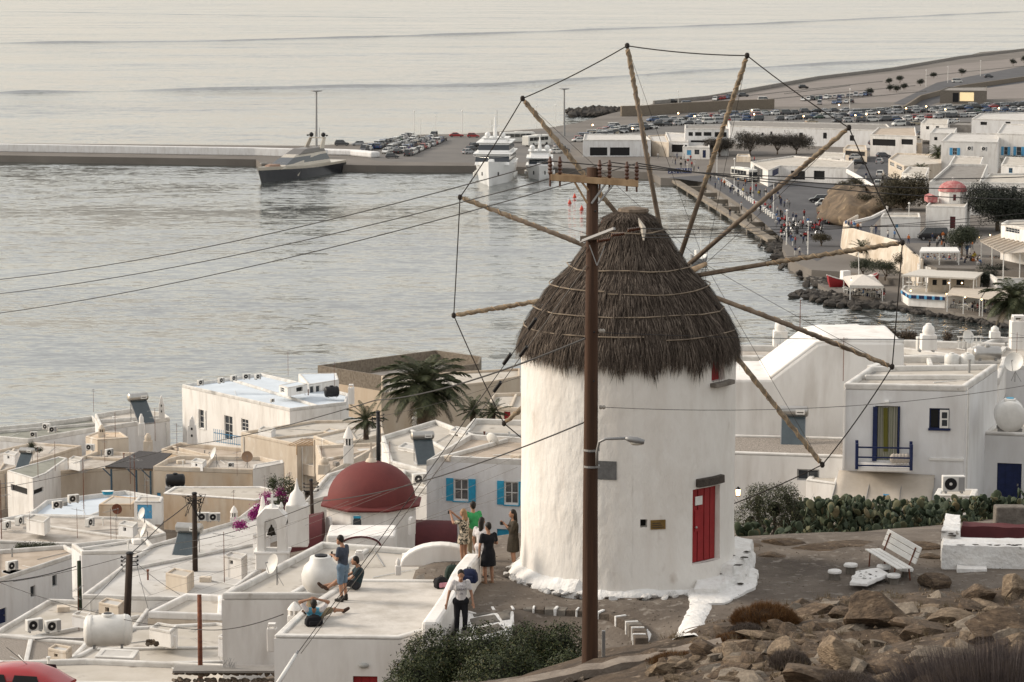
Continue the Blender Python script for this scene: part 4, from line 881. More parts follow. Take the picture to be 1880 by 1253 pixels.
for k in range(13): a = pi * k / 12; pts.append((fa.x + 2.5 + 2.4 * cos(a), fa.y - .3, cz + 5.1 + 1.3 * sin(a)))
mb.loft([[Vector(p) for p in pts], [Vector((p[0], p[1] + 3.5, p[2])) for p in pts]]); mb.build('front_vault', WHITE, ch)
mb = MB(); a = G(1712, 372, cz + 5.2); mb.loft([[a + Vector((-.9, y, 0)), a + Vector((.9, y, 0)), a + Vector((.9, y, 1.0)), a + Vector((0, y, 1.35)), a + Vector((-.9, y, 1.0))] for y in (-.2, 4)]); mb.build('side_roof', PINK, ch)
# gatehouse far right by the road
gh = hb('dark-fronted gatehouse beside the coast road, glowing inside', [(1726, 166), (1812, 167), (1812, 159), (1740, 160)], 5, [(1749, 171, 1760, 188, 'o'), (1762, 170, 1788, 186, 'd', mat('glowing_wall', (.6, .5, .32), .9, emit=(1, .75, .4, .35)))], STONE_G, CONC)  # interior light imitated by an emissive colour on the door panel
# ---- yachts
def hull_rings(L, B, dk, stern=.82, bowlift=.5, keel=-1.2, n=18, flare=.72):
    rings = []
    for k in range(n + 1):
        t = k / n; x = -L / 2 + L * t
        w = B / 2 * (stern + (1 - stern) * min(1, t / .35)) * (1 - max(0, (t - .38) / .62) ** 1.9) + .03
        zt_ = dk + bowlift * dk * max(0, t - .35) ** 1.5 * 1.6; ww = w * flare * (1 - .55 * max(0, (t - .6) / .4))
        xo = .05 * L * max(0, (t - .82) / .18)     # raked stem
        zk = keel * (1 - max(0, (t - .7) / .3) ** 2)
        rings.append([Vector((x + xo, -w, zt_)), Vector((x + xo * .5, -(w * .5 + ww * .5), zt_ * .45)), Vector((x, -ww, 0)), Vector((x - xo * .4, -ww * .55, zk * .7)), Vector((x - xo * .4, ww * .55, zk * .7)), Vector((x, ww, 0)), Vector((x + xo * .5, w * .5 + ww * .5, zt_ * .45)), Vector((x + xo, w, zt_))])
    return rings
def tier(parent, name, m, x0, x1, w0, w1, z0, z1, rake0, rake1, win=None, winm=None, tap=.86):
    mb = MB(); A = [Vector((x0, -w0, z0)), Vector((x1, -w1, z0)), Vector((x1, w1, z0)), Vector((x0, w0, z0))]; Bq = [Vector((x0 + rake0, -w0 * tap, z1)), Vector((x1 - rake1, -w1 * tap, z1)), Vector((x1 - rake1, w1 * tap, z1)), Vector((x0 + rake0, w0 * tap, z1))]
    mb.loft([A, Bq]); t = mb.build(name, m, parent, bevel=.12, local=True)
    if win:
        a, b = win; mb = MB(); e = 1.008
        def lv(q, k): return [A[i].lerp(Bq[i], q) for i in range(4)]
        R0, R1 = lv(a, 0), lv(b, 0)
        def ex(v): return Vector(((v.x - (x0 + x1) / 2) * 1.004 + (x0 + x1) / 2, v.y * 1.012, v.z))
        mb.loft([[ex(v) for v in R0], [ex(v) for v in R1]], cap=False); mb.build('window_band', winm or GLASS, t, local=True)
    return t
GEL = mat('white_gelcoat', (.74, .74, .73), .25, (.70, .70, .69), .5, spec=.5); NAVYH = mat('dark_hull', (.020, .021, .026), .2, spec=.5); CHAMP = mat('champagne_gelcoat', (.46, .42, .35), .3, (.41, .37, .31), .5, spec=.5)
def heading(a, b): d = Vector(b) - Vector(a); return math.atan2(d.y, d.x)
# dark-hulled motor yacht
st_, bw = G(616, 313, 0), G(474, 338, 0); ctr = (st_ + bw) / 2; Ly = (bw - st_).length * .92; k1 = Ly / 42
y1 = thing('motor_yacht', 'dark-hulled champagne motor yacht moored alone at the pier', 'yacht', ctr, heading(st_, bw), 'yachts in the harbour')
R_ = hull_rings(Ly, 8.4, 3.0, .95, .45, -1, flare=.86); mb = MB(); mb.loft(R_); mb.build('hull', CHAMP, y1, smooth=35, local=True)
mb = MB()
for k in range(len(R_) - 1):
    for sgn, (i0, i1) in ((-1, (1, 2)), (1, (6, 5))):
        q = []
        for r in (R_[k], R_[k + 1]):
            for i, f in ((i0, -.30), (i1, .12)): v = r[i].lerp(r[i1 if i == i0 else i0], 0); nx_ = r[0] if i == i0 else r[i]; v = r[i] + (r[0 if i0 == 1 else 7] - r[i0]) * (.62 if i == i0 else 0); q.append(Vector((v.x, v.y + sgn * .05, v.z)))
        mb.add([q[0], q[1], q[3], q[2]], [(0, 1, 2, 3)])
mb.build('dark_topsides', NAVYH, y1, local=True)
tier(y1, 'superstructure', CHAMP, -Ly * .30, Ly * .34, 3.5, 2.3, 3.0, 6.0, 1.5, 10.0 * k1, (.3, .8), GLASS, .74)
tier(y1, 'flybridge', mat('hardtop_grey', (.13, .12, .11), .35), -Ly * .27, Ly * .08, 2.5, 2.1, 5.95, 7.1, .5, 4.2, None)
tier(y1, 'foredeck_coaming', mat('teak_deck', (.30, .20, .15), .8), Ly * .32, Ly * .44, 1.8, .7, 3.6, 4.3, .2, 1.2)
for sy in (-1, 1):
    mb = MB(); mb.loft([[Vector((-Ly * .26, sy * 2.3, 6.7)), Vector((-Ly * .20, sy * 2.3, 6.7)), Vector((-Ly * .20, sy * 2.1, 6.7)), Vector((-Ly * .26, sy * 2.1, 6.7))], [Vector((-Ly * .30, sy * 2.0, 9.3)), Vector((-Ly * .26, sy * 2.0, 9.3)), Vector((-Ly * .26, sy * 1.8, 9.3)), Vector((-Ly * .30, sy * 1.8, 9.3))]]); mb.build('arch_leg', CHAMP, y1, local=True)
    mb = MB(); mb.ball((-Ly * .28, sy * 1.7, 10.1), .62); mb.build('radar_dome', BLACKP, y1, True, local=True)
    mb = MB(); mb.box((-Ly * .28, sy * 2.7, 9.9), (.5, .35, .4)); mb.build('horn', BLACKP, y1, local=True)
mb = MB(); mb.box((-Ly * .28, 0, 9.35), (1.8, 4.2, .25)); mb.build('arch_top', CHAMP, y1, bevel=.08, local=True)
mb = MB(); mb.tube([(-Ly * .28, .6, 9.4), (-Ly * .28, .6, 12)], .05, 5); mb.tube([(-Ly * .27, -.4, 9.4), (-Ly * .27, -.4, 11)], .04, 5); mb.build('aerial', BLACKP, y1, local=True)
mb = MB(); pr = [Vector((Ly * (.30 + .2 * k / 8), -(2.6 - 2.5 * (k / 8) ** 2.2), 4.6 + .25 * k / 8)) for k in range(9)]; mb.tube(pr + [Vector((p.x, -p.y, p.z)) for p in pr[::-1]], .05, 5); mb.build('bow_rail', STEEL, y1, local=True)
mb = MB(); mb.box((-Ly * .43, -4.05, 1.0), (7, .35, .4)); mb.build('fender_bar', STEEL, y1, bevel=.1, local=True)
mb = MB(); mb.add([(-Ly * .27, -2.95, 3.5), (-Ly * .05, -2.95, 3.5), (-Ly * .10, -2.78, 4.9), (-Ly * .22, -2.75, 5.0)], [(0, 1, 2, 3)]); mb.build('side_glass', GLASS, y1, local=True)
# white expedition yacht seen bow-on
def white_yacht(label, bow, stern, L, B, dk, tiers, mastz):
    a, b = Vector(stern), Vector(bow); d = (b - a).normalized(); c = b - d * L / 2; y = thing('motor_yacht', label, 'yacht', (c.x, c.y, 0), heading(a, b), 'yachts in the harbour')
    R_ = hull_rings(L, B, dk, .95, .42, -1, flare=.80); mb = MB(); mb.loft(R_); mb.build('hull', GEL, y, smooth=35, local=True)
    z = dk
    for (x0, x1, w0, w1, hh, rk, wb) in tiers:
        tier(y, 'deck_house', GEL, -L * x0, L * x1, w0, w1, z, z + hh, .4, rk, wb, GLASS, .94); z += hh
        mb = MB(); mb.box((L * (x1 - x0) / 2 - rk * .4, 0, z + .1), (L * (x0 + x1) - rk * .3, w0 * 2.12, .2)); mb.build('deck_roof', GEL, y, bevel=.08, local=True); z += .2
    mb = MB(); mb.tube([(-L * .05, 0, z), (-L * .06, 0, z + mastz * .6), (-L * .06, 0, z + mastz)], [.55, .32, .12], 8); mb.box((-L * .06, 0, z + mastz * .55), (.3, 2.4, .15)); mb.build('radar_mast', GEL, y, local=True)
    for sy in (-1, 1): mb = MB(); mb.ball((-L * .06, sy * 1.9, z + .7), .75); mb.build('satellite_dome', GEL, y, True, local=True)
    mb = MB(); mb.tube([(-L * .06, .5, z + mastz * .5), (-L * .06, .5, z + mastz * 1.25)], .04, 4); mb.tube([(-L * .06, -.8, z), (-L * .06, -.8, z + mastz * .8)], .04, 4); mb.build('aerial', BLACKP, y, local=True)
    for sy in (-1, 1):
        mb = MB(); mb.box((L * .40, sy * B * .20, dk * .62), (.5, .14, .9), -sy * .45); mb.build('anchor_pocket', BLACKP, y, local=True)
    mb = MB(); pr = [Vector((L * (.22 + .30 * k / 8), -(B * .46 * (1 - (k / 8) ** 2.6)), dk * 1.32 + 1.0)) for k in range(9)]; mb.tube(pr + [Vector((p.x, -p.y, p.z)) for p in pr[::-1]], .04, 5); mb.build('bow_rail', STEEL, y, local=True)
    mb = MB(); mb.box((L * .30, 0, dk * 1.25), (3, 1.6, .9), taper=.8); mb.build('windlass_box', GEL, y, bevel=.1, local=True)
    for sy in (-1, 1):
        for k in range(3): mb = MB(); mb.tube([(-L * .2 + k * 4, sy * B * .5, dk * .5), (-L * .2 + k * 4, sy * B * .5, 1.0)], .3, 8); mb.build('fender', WHITEP, y, True, local=True)
    return y
white_yacht('large white three-deck yacht moored bow-out at the quay', G(898, 343, 0), G(936, 305, 0), 34, 10.0, 4.6, [(.38, .24, 4.6, 4.3, 2.6, 2.2, (.3, .8)), (.34, .10, 4.2, 3.9, 2.3, 1.6, (.25, .8)), (.26, -.02, 3.2, 3.0, .7, .8, None)], 5.5)
white_yacht('smaller white flybridge yacht beside the three-deck yacht', G(990, 332, 0), G(993, 306, 0), 24, 7.2, 2.9, [(.36, .22, 3.2, 2.7, 2.0, 3.4, (.3, .85)), (.28, .02, 2.8, 2.4, 1.4, 1.6, None)], 3.6)
# red and white fishing boat hauled by the taverna, dinghies
def caique(label, a, b, B, m, name='fishing_boat'):
    a, b = Vector(a), Vector(b); L = (b - a).length; c = (a + b) / 2; y = thing(name, label, 'boat', c, heading(a, b)); mb = MB(); R_ = []
    for k in range(15):
        t = k / 14; w = B / 2 * sin(pi * min(1, max(0, t * .96 + .02))) ** .55; sh = 1.0 + 1.0 * abs(2 * t - 1) ** 2.2
        R_.append([Vector(((t - .5) * L, -w, sh)), Vector(((t - .5) * L * .97, -w * .9, sh * .5)), Vector(((t - .5) * L * .9, -w * .35, 0)), Vector(((t - .5) * L * .9, w * .35, 0)), Vector(((t - .5) * L * .97, w * .9, sh * .5)), Vector(((t - .5) * L, w, sh))])
    mb.loft(R_); mb.build('hull', m, y, smooth=40, local=True)
    for i in (0, 5):
        mb = MB(); mb.tube([r[i] + Vector((0, 0, .04)) for r in R_], .09, 5); mb.build('gunwale', WPAINT, y, local=True)
    mb = MB(); mb.loft([[Vector((v.x * .9, v.y * .86, v.z + .03)) for v in (r[0], r[5])] + [Vector((r[5].x * .9, r[5].y * .86, r[5].z - .03)), Vector((r[0].x * .9, r[0].y * .86, r[0].z - .03))] for r in R_[1:-1]]); mb.build('deck', WPAINT, y, local=True)
    mb = MB(); mb.box((-L * .15, 0, 1.9), (L * .16, B * .4, 1.5), taper=.92); mb.build('wheelhouse', WPAINT, y, bevel=.06, local=True)
    mb = MB(); mb.tube([(L * .12, 0, 1), (L * .10, 0, 6.2)], [.09, .05], 6); mb.build('mast', WPAINT, y, local=True); return y
caique('red fishing boat with white deck hauled out beside the taverna tent', G(1519, 528, .7), G(1612, 523, .7), 2.8, mat('red_hull', (.32, .03, .035), .4))
caique('small grey dinghy floating behind the windmill roof', G(1268, 487, 0), G(1298, 484, 0), 1.6, mat('grey_hull', (.30, .30, .30), .5), 'dinghy')
# mooring buoys
r = proto('buoy', 'mooring_buoy', 'buoy', 'red mooring buoys')
REDB = mat('buoy_red', (.50, .06, .035), .5); mb = MB(); mb.lathe([(.1, -.35), (.42, -.1), (.45, .1), (.30, .42), (.12, .85), (.05, .95)], (0, 0, 0), 14); mb.build('float', REDB, r, True, local=True)
mb = MB(); mb.tube([(0, 0, .9), (0, 0, 1.35)], .03, 5); mb.build('pin', BLACKP, r, local=True)
for (x, y), lb in zip(((1055, 363), (1046, 374), (1068, 385), (1108, 409)), ('red mooring buoy farthest from the windmill', 'leftmost red mooring buoy of the harbour', 'red mooring buoy just left of the utility pole', 'red mooring buoy closest to the thatched roof')): place('buoy', G(x, y, 0), 0, lb)
# ---- cars
PAINTS = {'white': (.62, .62, .60), 'silver': (.36, .37, .38), 'black': (.016, .016, .018), 'dark grey': (.07, .073, .08), 'red': (.33, .025, .025), 'blue': (.035, .075, .17), 'beige': (.36, .31, .23), 'green': (.04, .08, .06)}
CP_ = {k: mat('car_' + k.replace(' ', '_'), v, .25, v, 1, spec=.6) for k, v in PAINTS.items()}
TYRE = mat('tyre', (.018, .018, .018), .9); CGLASS = mat('car_glass', (.02, .024, .028), .06, spec=.7)
LAMPR = mat('tail_lamp', (.30, .02, .015), .3); LAMPW = mat('head_lamp', (.7, .7, .68), .15)
def car_bits(kind):
    L, W, hb_, ht, x = {'hatch': (3.8, 1.68, .92, 1.48, (.95, .25, -1.35, -1.85)), 'sedan': (4.4, 1.75, .92, 1.42, (.95, .2, -1.0, -1.75)), 'suv': (4.3, 1.8, 1.05, 1.72, (1.0, .45, -1.6, -2.0)), 'van': (4.6, 1.85, 1.1, 1.95, (1.75, 1.0, -2.1, -2.25)), 'mini': (3.4, 1.55, .95, 1.66, (1.15, .55, -1.35, -1.6))}[kind]
    w = W / 2; st = [(-L / 2, .86, .45, hb_ * .86), (-L / 2 + .12, .97, .3, hb_), (x[3] + .3, 1, .26, hb_ + .02), (x[0], 1, .26, hb_ + .01), (L / 2 - .35, .98, .26, hb_ * .84), (L / 2 - .08, .9, .3, hb_ * .74), (L / 2, .8, .42, hb_ * .6)]
    body = MB(); body.loft([[Vector((a, -w * b * .92, zl)), Vector((a, -w * b, (zl + zh) / 2)), Vector((a, -w * b * .94, zh)), Vector((a, w * b * .94, zh)), Vector((a, w * b, (zl + zh) / 2)), Vector((a, w * b * .92, zl))] for a, b, zl, zh in st])
    rf = MB(); rings = []
    for a, b in ((x[1] + .03, .76), (x[1] - .5, .80), (x[2] + .3, .80), (x[2] - .02, .76)): rings.append([Vector((a, -w * b, ht - .06)), Vector((a, -w * b * .9, ht)), Vector((a, w * b * .9, ht)), Vector((a, w * b, ht - .06))])
    rf.loft(rings); 
    gl = MB(); lo = [Vector((x[0], -w * .88, hb_ - .02)), Vector((x[0], w * .88, hb_ - .02)), Vector((x[3], w * .88, hb_ - .02)), Vector((x[3], -w * .88, hb_ - .02))]; hi = [Vector((x[1], -w * .75, ht - .05)), Vector((x[1], w * .75, ht - .05)), Vector((x[2], w * .75, ht - .05)), Vector((x[2], -w * .75, ht - .05))]
    gl.loft([lo, hi])
    pil = MB()
    for i in range(4): pil.tube([lo[i], hi[i]], .045, 4)
    for sy in (-1, 1):
        for xx in ((x[0] + x[3]) / 2 - .1,): pil.tube([Vector((xx, sy * w * .89, hb_)), Vector((xx - .05, sy * w * .77, ht - .04))], .04, 4)
    wh = []
    for sx in (-L / 2 + .72, L / 2 - .78):
        for sy in (-1, 1): m = MB(); m.tube([(sx, sy * (w - .2), .31), (sx, sy * (w + .01), .31)], .31, 14); wh.append((m, sx, sy))
    lamps = [(Vector((L / 2 - .03, sy * w * .62, hb_ * .62)), (.1, .3, .14), LAMPW) for sy in (-1, 1)] + [(Vector((-L / 2 + .03, sy * w * .72, hb_ * .74)), (.1, .2, .2), LAMPR) for sy in (-1, 1)]
    return body, rf, pil, gl, wh, lamps
CARD = {}
def merged(kind):
    b, rf, pil, gl, wh, lamps = car_bits(kind); m = MB(); m.add(b.v, b.f); m.add(rf.v, rf.f); m.add(pil.v, pil.f); m.mi = 1; m.add(gl.v, gl.f); m.mi = 2
    for w, _, _ in wh: m.add(w.v, w.f)
    m.mi = 3
    for c, d, mm in lamps:
        m.mi = 3 if mm is LAMPW else 4; m.box(c, d)
    me = m.mesh('car', [CP_['white'], CGLASS, TYRE, LAMPW, LAMPR], smooth=30); return me
def small_car(kind, col, loc, rz, label, group):
    if kind not in CARD: CARD[kind] = merged(kind)
    o = bpy.data.objects.new('parked_car', CARD[kind]); COL.objects.link(o); o.location = loc; o.rotation_euler = (0, 0, rz); setmat(o, 0, CP_[col]); return tag(o, label, 'car', group)
def big_car_proto(kind):
    r = proto('car_' + kind, 'parked_car', 'car', 'cars parked near the harbour'); b, rf, pil, gl, wh, lamps = car_bits(kind)
    b.build('body', CP_['white'], r, smooth=30, local=True); rf.add(pil.v, pil.f); rf.build('roof', CP_['white'], r, local=True); gl.build('windows', CGLASS, r, local=True)
    for w, sx, sy in wh:
        t = w.build('wheel', TYRE, r, smooth=40, local=True); q = MB(); q.tube([(sx, sy * .02 + sy * (abs(w.v[0].y)), .31), (sx, sy * (max(abs(v.y) for v in w.v) + .012), .31)], .18, 10); q.build('rim', GALV, t, local=True)
    for c, d, mm in lamps: q = MB(); q.box(c, d); q.build('headlight' if mm is LAMPW else 'tail_light', mm, r, local=True)
for k in ('hatch', 'sedan', 'suv', 'van', 'mini'): big_car_proto(k)
def big_car(kind, col, loc, rz, label, scale=1):
    r = place('car_' + kind, loc, rz, label, scale)
    for c in r.children:
        if c.name.split('.')[0] in ('body', 'roof'): setmat(c, 0, CP_[col])
    return r
RC = random.Random(11); COLS = ['white'] * 5 + ['silver'] * 5 + ['black'] * 3 + ['dark grey'] * 4 + ['red'] * 1 + ['blue'] * 2 + ['beige'] + ['green']
KINDS = ['hatch', 'hatch', 'sedan', 'suv', 'van', 'mini']
ncar = [0]; KN = dict(hatch='hatchback', sedan='saloon car', suv='off-road car', van='van', mini='boxy small car')
def car_row(a, b, step, rz, where, group, jit=.3, big=False, skip=.06, z=ZQ):
    A, Bq = G(*a, z), G(*b, z); n = max(1, int((Bq - A).length / step))
    for i in range(n):
        if RC.random() < skip: continue
        p = A.lerp(Bq, (i + .5) / n) + Vector((RC.uniform(-jit, jit), RC.uniform(-jit * 2, jit * 2), 0)); col = RC.choice(COLS); kd = RC.choice(KINDS); lab = '%s %s, %s, %s' % (col, KN[kd], ('left end', 'left part', 'middle', 'right part', 'right end')[min(4, int(5 * i / n))], where)
        q = rz + RC.uniform(-.08, .08) + (pi if RC.random() < .4 else 0)
        if big: big_car(kd, col, p, q, lab)
        else: small_car(kd, col, p, q, lab, group)
        ncar[0] += 1
# pier
for nm, (a, b) in zip(('back', 'second', 'third', 'fourth', 'front right', 'front left'), (((612, 268), (672, 268)), ((690, 275), (756, 252)), ((706, 283), (768, 257)), ((730, 284), (800, 252)), ((748, 288), (815, 258)), ((664, 280), (712, 266)))): car_row(a, b, 4.6, rad(80) if a[0] > 620 else .1, '%s row of the pier lot' % nm, 'cars parked on the pier', big=True, skip=.0)
big_car('hatch', 'dark grey', G(720, 291, ZQ), .15, 'dark hatchback standing apart at the front of the pier lot')
big_car('sedan', 'red', G(838, 252, ZQ), .1, 'red car at the back of the pier, left of the other red car'); big_car('hatch', 'red', G(869, 253, ZQ), .05, 'red car at the back of the pier, right of the other red car')
for (x, y, c) in ((860, 283, 'silver'), (867, 277, 'dark grey'), (873, 271, 'black')): big_car('hatch', c, G(x, y, ZQ), .7, c + ' car at the pier edge left of the white yacht')
for (x, y, c) in ((1022, 282, 'white'), (1034, 279, 'dark grey'), (1028, 272, 'silver')): big_car('hatch', c, G(x, y, ZQ), .5, c + ' car behind the smaller white yacht')
# main lot and the long rows behind the sheds
for nm, (a, b) in zip(('nearest', 'second', 'third', 'farthest'), (((1058, 262), (1130, 236)), ((1078, 262), (1150, 240)), ((1100, 250), (1180, 232)), ((1130, 246), (1200, 236)))): car_row(a, b, 3.6, rad(15), '%s row of the lot behind the ferry sheds' % nm, 'cars in the crowded harbour lot')
for rw_, (y0, y1, x0, x1) in enumerate(((224, 216, 1190, 1400), (228, 221, 1200, 1420), (233, 226, 1195, 1330), (218, 210, 1260, 1470), (213, 205, 1320, 1560), (222, 214, 1420, 1600), (227, 221, 1480, 1700), (217, 206, 1490, 1720), (211, 200, 1560, 1800), (223, 214, 1600, 1800), (205, 196, 1620, 1900), (210, 202, 1720, 1900), (217, 210, 1740, 1900), (232, 226, 1640, 1760), (199, 192, 1780, 1900))):
    car_row((x0, y0), (x1, y1), 4.3, rad(24), 'row %s of the crowded warehouse lot' % 'one two three four five six seven eight nine ten eleven twelve thirteen fourteen fifteen'.split()[rw_], 'cars in the crowded harbour lot', skip=.05)
for a, b in (((1470, 186), (1600, 176)), ((1310, 186), (1345, 180)), ((1500, 193), (1570, 189))): car_row(a, b, 3.4, rad(80), 'in the half-empty upper lot', 'cars in the upper lot')
for x, y, c, k in ((1757, 152, 'white', 'van'), (1815, 143, 'dark grey', 'suv'), (1402, 187, 'white', 'van'), (1365, 178, 'dark grey', 'suv'), (1475, 163, 'black', 'suv'), (1235, 189, 'black', 'hatch'), (1262, 195, 'blue', 'van')): small_car(k, c, G(x, y, ZQ), .15, '%s %s standing apart on the far coast' % (c, k if k != 'mini' else 'car'), 'cars on the far coast'); 
# plaza and hill road
big_car('mini', 'white', G(1511, 379, ZQ), pi, 'boxy white car parked by the brown mound')
big_car('suv', 'black', G(1503, 372, ZQ), pi, 'black car hidden behind the boxy white car')
for x, y, c, rz, lb, z in ((1612, 342, 'white', 1.35, 'white car driving down the hill road, nearer one', 4.6), (1616, 324, 'white', 1.35, 'white car higher up the hill road', 4.0), (1615, 301, 'silver', 1.3, 'silver car queuing on the hill road', 3.4), (1578, 303, 'black', .1, 'black car at the bend of the hill road', 2.6), (1572, 293, 'white', .1, 'white car parked before the beige shop', 2.4), (1622, 290, 'dark grey', .2, 'grey car beside the veranda house', 3), (1653, 431, 'silver', .0, 'silver car parked below the low white wall building', ZU)): big_car('sedan' if z == ZU else 'hatch', c, G(x, y, z), rz, lb)
big_car('van', 'black', G(1712, 441, ZU), pi, 'long black van parked below the domed church', 1.15)
car_row((1600, 268), (1700, 250), 4.4, .3, 'in the lane behind the white houses', 'cars in the lane', z=3.0)
# headlights and lamps glowing in the lot
r = proto('glow', 'street_lamp', 'street lamp', 'small lit street lamps')
mb = MB(); mb.tube([(0, 0, 0), (0, 0, 5)], [.09, .06], 5); mb.build('post', GALV, r, local=True); mb = MB(); mb.ball((0, 0, 5.15), .22); mb.build('lamp_globe', BULB, r, True, local=True)
for x, y in ((1245, 222), (1275, 228), (1380, 216), (1384, 224), (1540, 205), (1613, 220), (1663, 212), (1700, 208), (1735, 214), (1833, 212), (1088, 246), (1161, 253), (1570, 226), (1590, 224), (1475, 228), (1332, 246)): place('glow', G(x, y + 16, ZQ), 0, 'small lit street lamp among the parked cars')
# bus
def bus(label, loc, rz):
    r = thing('coach', label, 'bus', loc, rz); mb = MB(); L, W, H = 10.5, 2.5, 3.1
    mb.loft([[Vector((x, -W / 2 * b, .4)), Vector((x, -W / 2 * b, zt_ - .3)), Vector((x, -W / 2 * b * .9, zt_)), Vector((x, W / 2 * b * .9, zt_)), Vector((x, W / 2 * b, zt_ - .3)), Vector((x, W / 2 * b, .4))] for x, b, zt_ in ((-L / 2, .96, 3.0), (-L / 2 + .2, 1, 3.1), (L / 2 - .5, 1, 3.1), (L / 2 - .1, .96, 2.9), (L / 2, .9, 1.3))]); b = mb.build('body', mat('coach_white', (.66, .65, .61), .35), r, bevel=.08, local=True)
    mb = MB(); mb.add([(L / 2 + .03, -1.05, 1.35), (L / 2 + .03, 1.05, 1.35), (L / 2 - .10, 1.1, 2.75), (L / 2 - .10, -1.1, 2.75)], [(0, 1, 2, 3)]); mb.build('windscreen', CGLASS, r, local=True)
    for sy in (-1, 1):
        for k in range(5): mb = MB(); mb.box((-3.9 + 1.75 * k, sy * 1.252, 2.1), (1.65, .012, 1.0)); mb.build('side_window', CGLASS, r, local=True)
        for sx in (-3, 3.2): mb = MB(); mb.tube([(sx, sy * 1.0, .5), (sx, sy * 1.27, .5)], .5, 16); mb.build('wheel', TYRE, r, smooth=40, local=True)
        mb = MB(); mb.box((L / 2 + .02, sy * .9, .85), (.06, .4, .22)); mb.build('headlight', LAMPW, r, local=True)
    mb = MB(); mb.box((L / 2 + .03, 0, .85), (.04, .9, .22)); mb.build('grille', BLACKP, r, local=True)
    mb = MB(); mb.box((.5, 0, 3.16), (2.4, 1.6, .14)); mb.build('roof_unit', WPAINT, r, bevel=.04, local=True)
bus('white coach parked nose-on beside the ticket building', G(1366, 332, ZQ), rad(-70))
for lb, px, py, z, rz in (('white coach parked behind the white yacht', 950, 262, ZQ, .3), ('grey coach parked behind the smaller yacht', 985, 268, ZQ, .9)): bus(lb, G(px, py, z), rz)
# tall harbour lights
for x, y0, y1, lb in ((581, 284, 168, 'tall harbour light mast behind the dark yacht'), (1036, 250, 164, 'tall harbour light mast near the ferry shed')):
    b = G(x, y0, ZQ); t = WY(x, y1, b.y); r = thing('light_mast', lb, 'lamp post', b); mb = MB(); mb.tube([b, t], [.35, .2], 8); mb.build('post', GALV, r); mb = MB(); mb.lathe([(.3, -.2), (1.6, 0), (1.6, .25), (.3, .3)], t, 12); mb.build('lamp_ring', GALV, r)
r = proto('post', 'lamp_post', 'lamp post', 'slim lamp posts along the waterfront'); mb = MB(); mb.tube([(0, 0, 0), (0, 0, 7)], [.12, .07], 6); mb.build('post', WPAINT, r, local=True); mb = MB(); mb.lathe([(.12, 0), (.3, .1), (.12, .4)], (0, 0, 7), 8); mb.build('lantern', WPAINT, r, local=True)
POSTL = mat('post_dark', (.05, .05, .05), .7)
for i, (x, y, sc_) in enumerate(((761, 247, 1), (772, 250, .7), (800, 247, .8), (849, 246, 1), (1316, 328, .9), (1348, 342, .9), (1381, 360, .9), (1420, 392, .9), (1444, 450, .9), (1483, 474, .9), (1668, 432, .8), (1180, 196, 1), (1245, 204, 1), (1560, 200, 1), (985, 236, 1), (1020, 234, 1), (1700, 160, 1), (1740, 152, 1), (1800, 140, 1))):
    place('post', G(x, y, ZQ if y < 400 or x < 1600 else ZU), 0, 'slim lamp post on the %s' % ('pier' if x < 900 else 'waterfront promenade' if x > 1300 and y > 300 else 'harbour road'), sc_)
# bollards along the promenade
r = proto('bollard', 'white_bollard', 'bollard', 'white bollards along the promenade'); mb = MB(); mb.lathe([(.30, 0), (.28, .75), (.36, .78), (.36, .95), (.1, 1.05)], (0, 0, 0), 10); mb.build('post', WPAINT, r, smooth=50, local=True); mb = MB(); mb.box((0, 0, .04), (.8, .8, .08)); mb.build('base', CONC, r, local=True)
for k in range(26):
    t = k / 25; p = G(1328, 335, ZQ).lerp(G(1420, 402, ZQ), t); place('bollard', p, 0, 'white bollard in the row along the promenade')
# SEABUS letters
A_, B_ = G(1226, 320, ZQ), G(1270, 319, ZQ)
sb = thing('seabus_sign', 'row of six blue panels with white letters on the quay edge', 'sign', (A_ + B_) / 2)
SBL = mat('sign_blue', (.03, .05, .16), .5)
def letter(ch, loc, size, m, parent, name='letter', rot=(pi / 2, 0, 0), ext=.01):
    cu = bpy.data.curves.new(name, 'FONT'); cu.body = ch; cu.size = size; cu.extrude = ext; cu.align_x = 'CENTER'; cu.align_y = 'CENTER'
    tmp = bpy.data.objects.new(name, cu); me = bpy.data.meshes.new_from_object(tmp); bpy.data.objects.remove(tmp); me.materials.clear(); me.materials.append(m)
    o = bpy.data.objects.new(name, me); COL.objects.link(o); o.parent = parent; o.location = Vector(loc) - ORG[parent.name]; o.rotation_euler = rot; return o
for i, chx in enumerate('SEABUS'):
    p = A_.lerp(B_, (i + .5) / 6); w = (B_ - A_).length / 6; mb = MB(); mb.box(p + Vector((0, 0, .75)), (w * .86, .2, 1.25)); mb.build('letter_panel', SBL, sb); letter(chx, p + Vector((0, -.13, .75)), 1.3, WPAINT, sb)
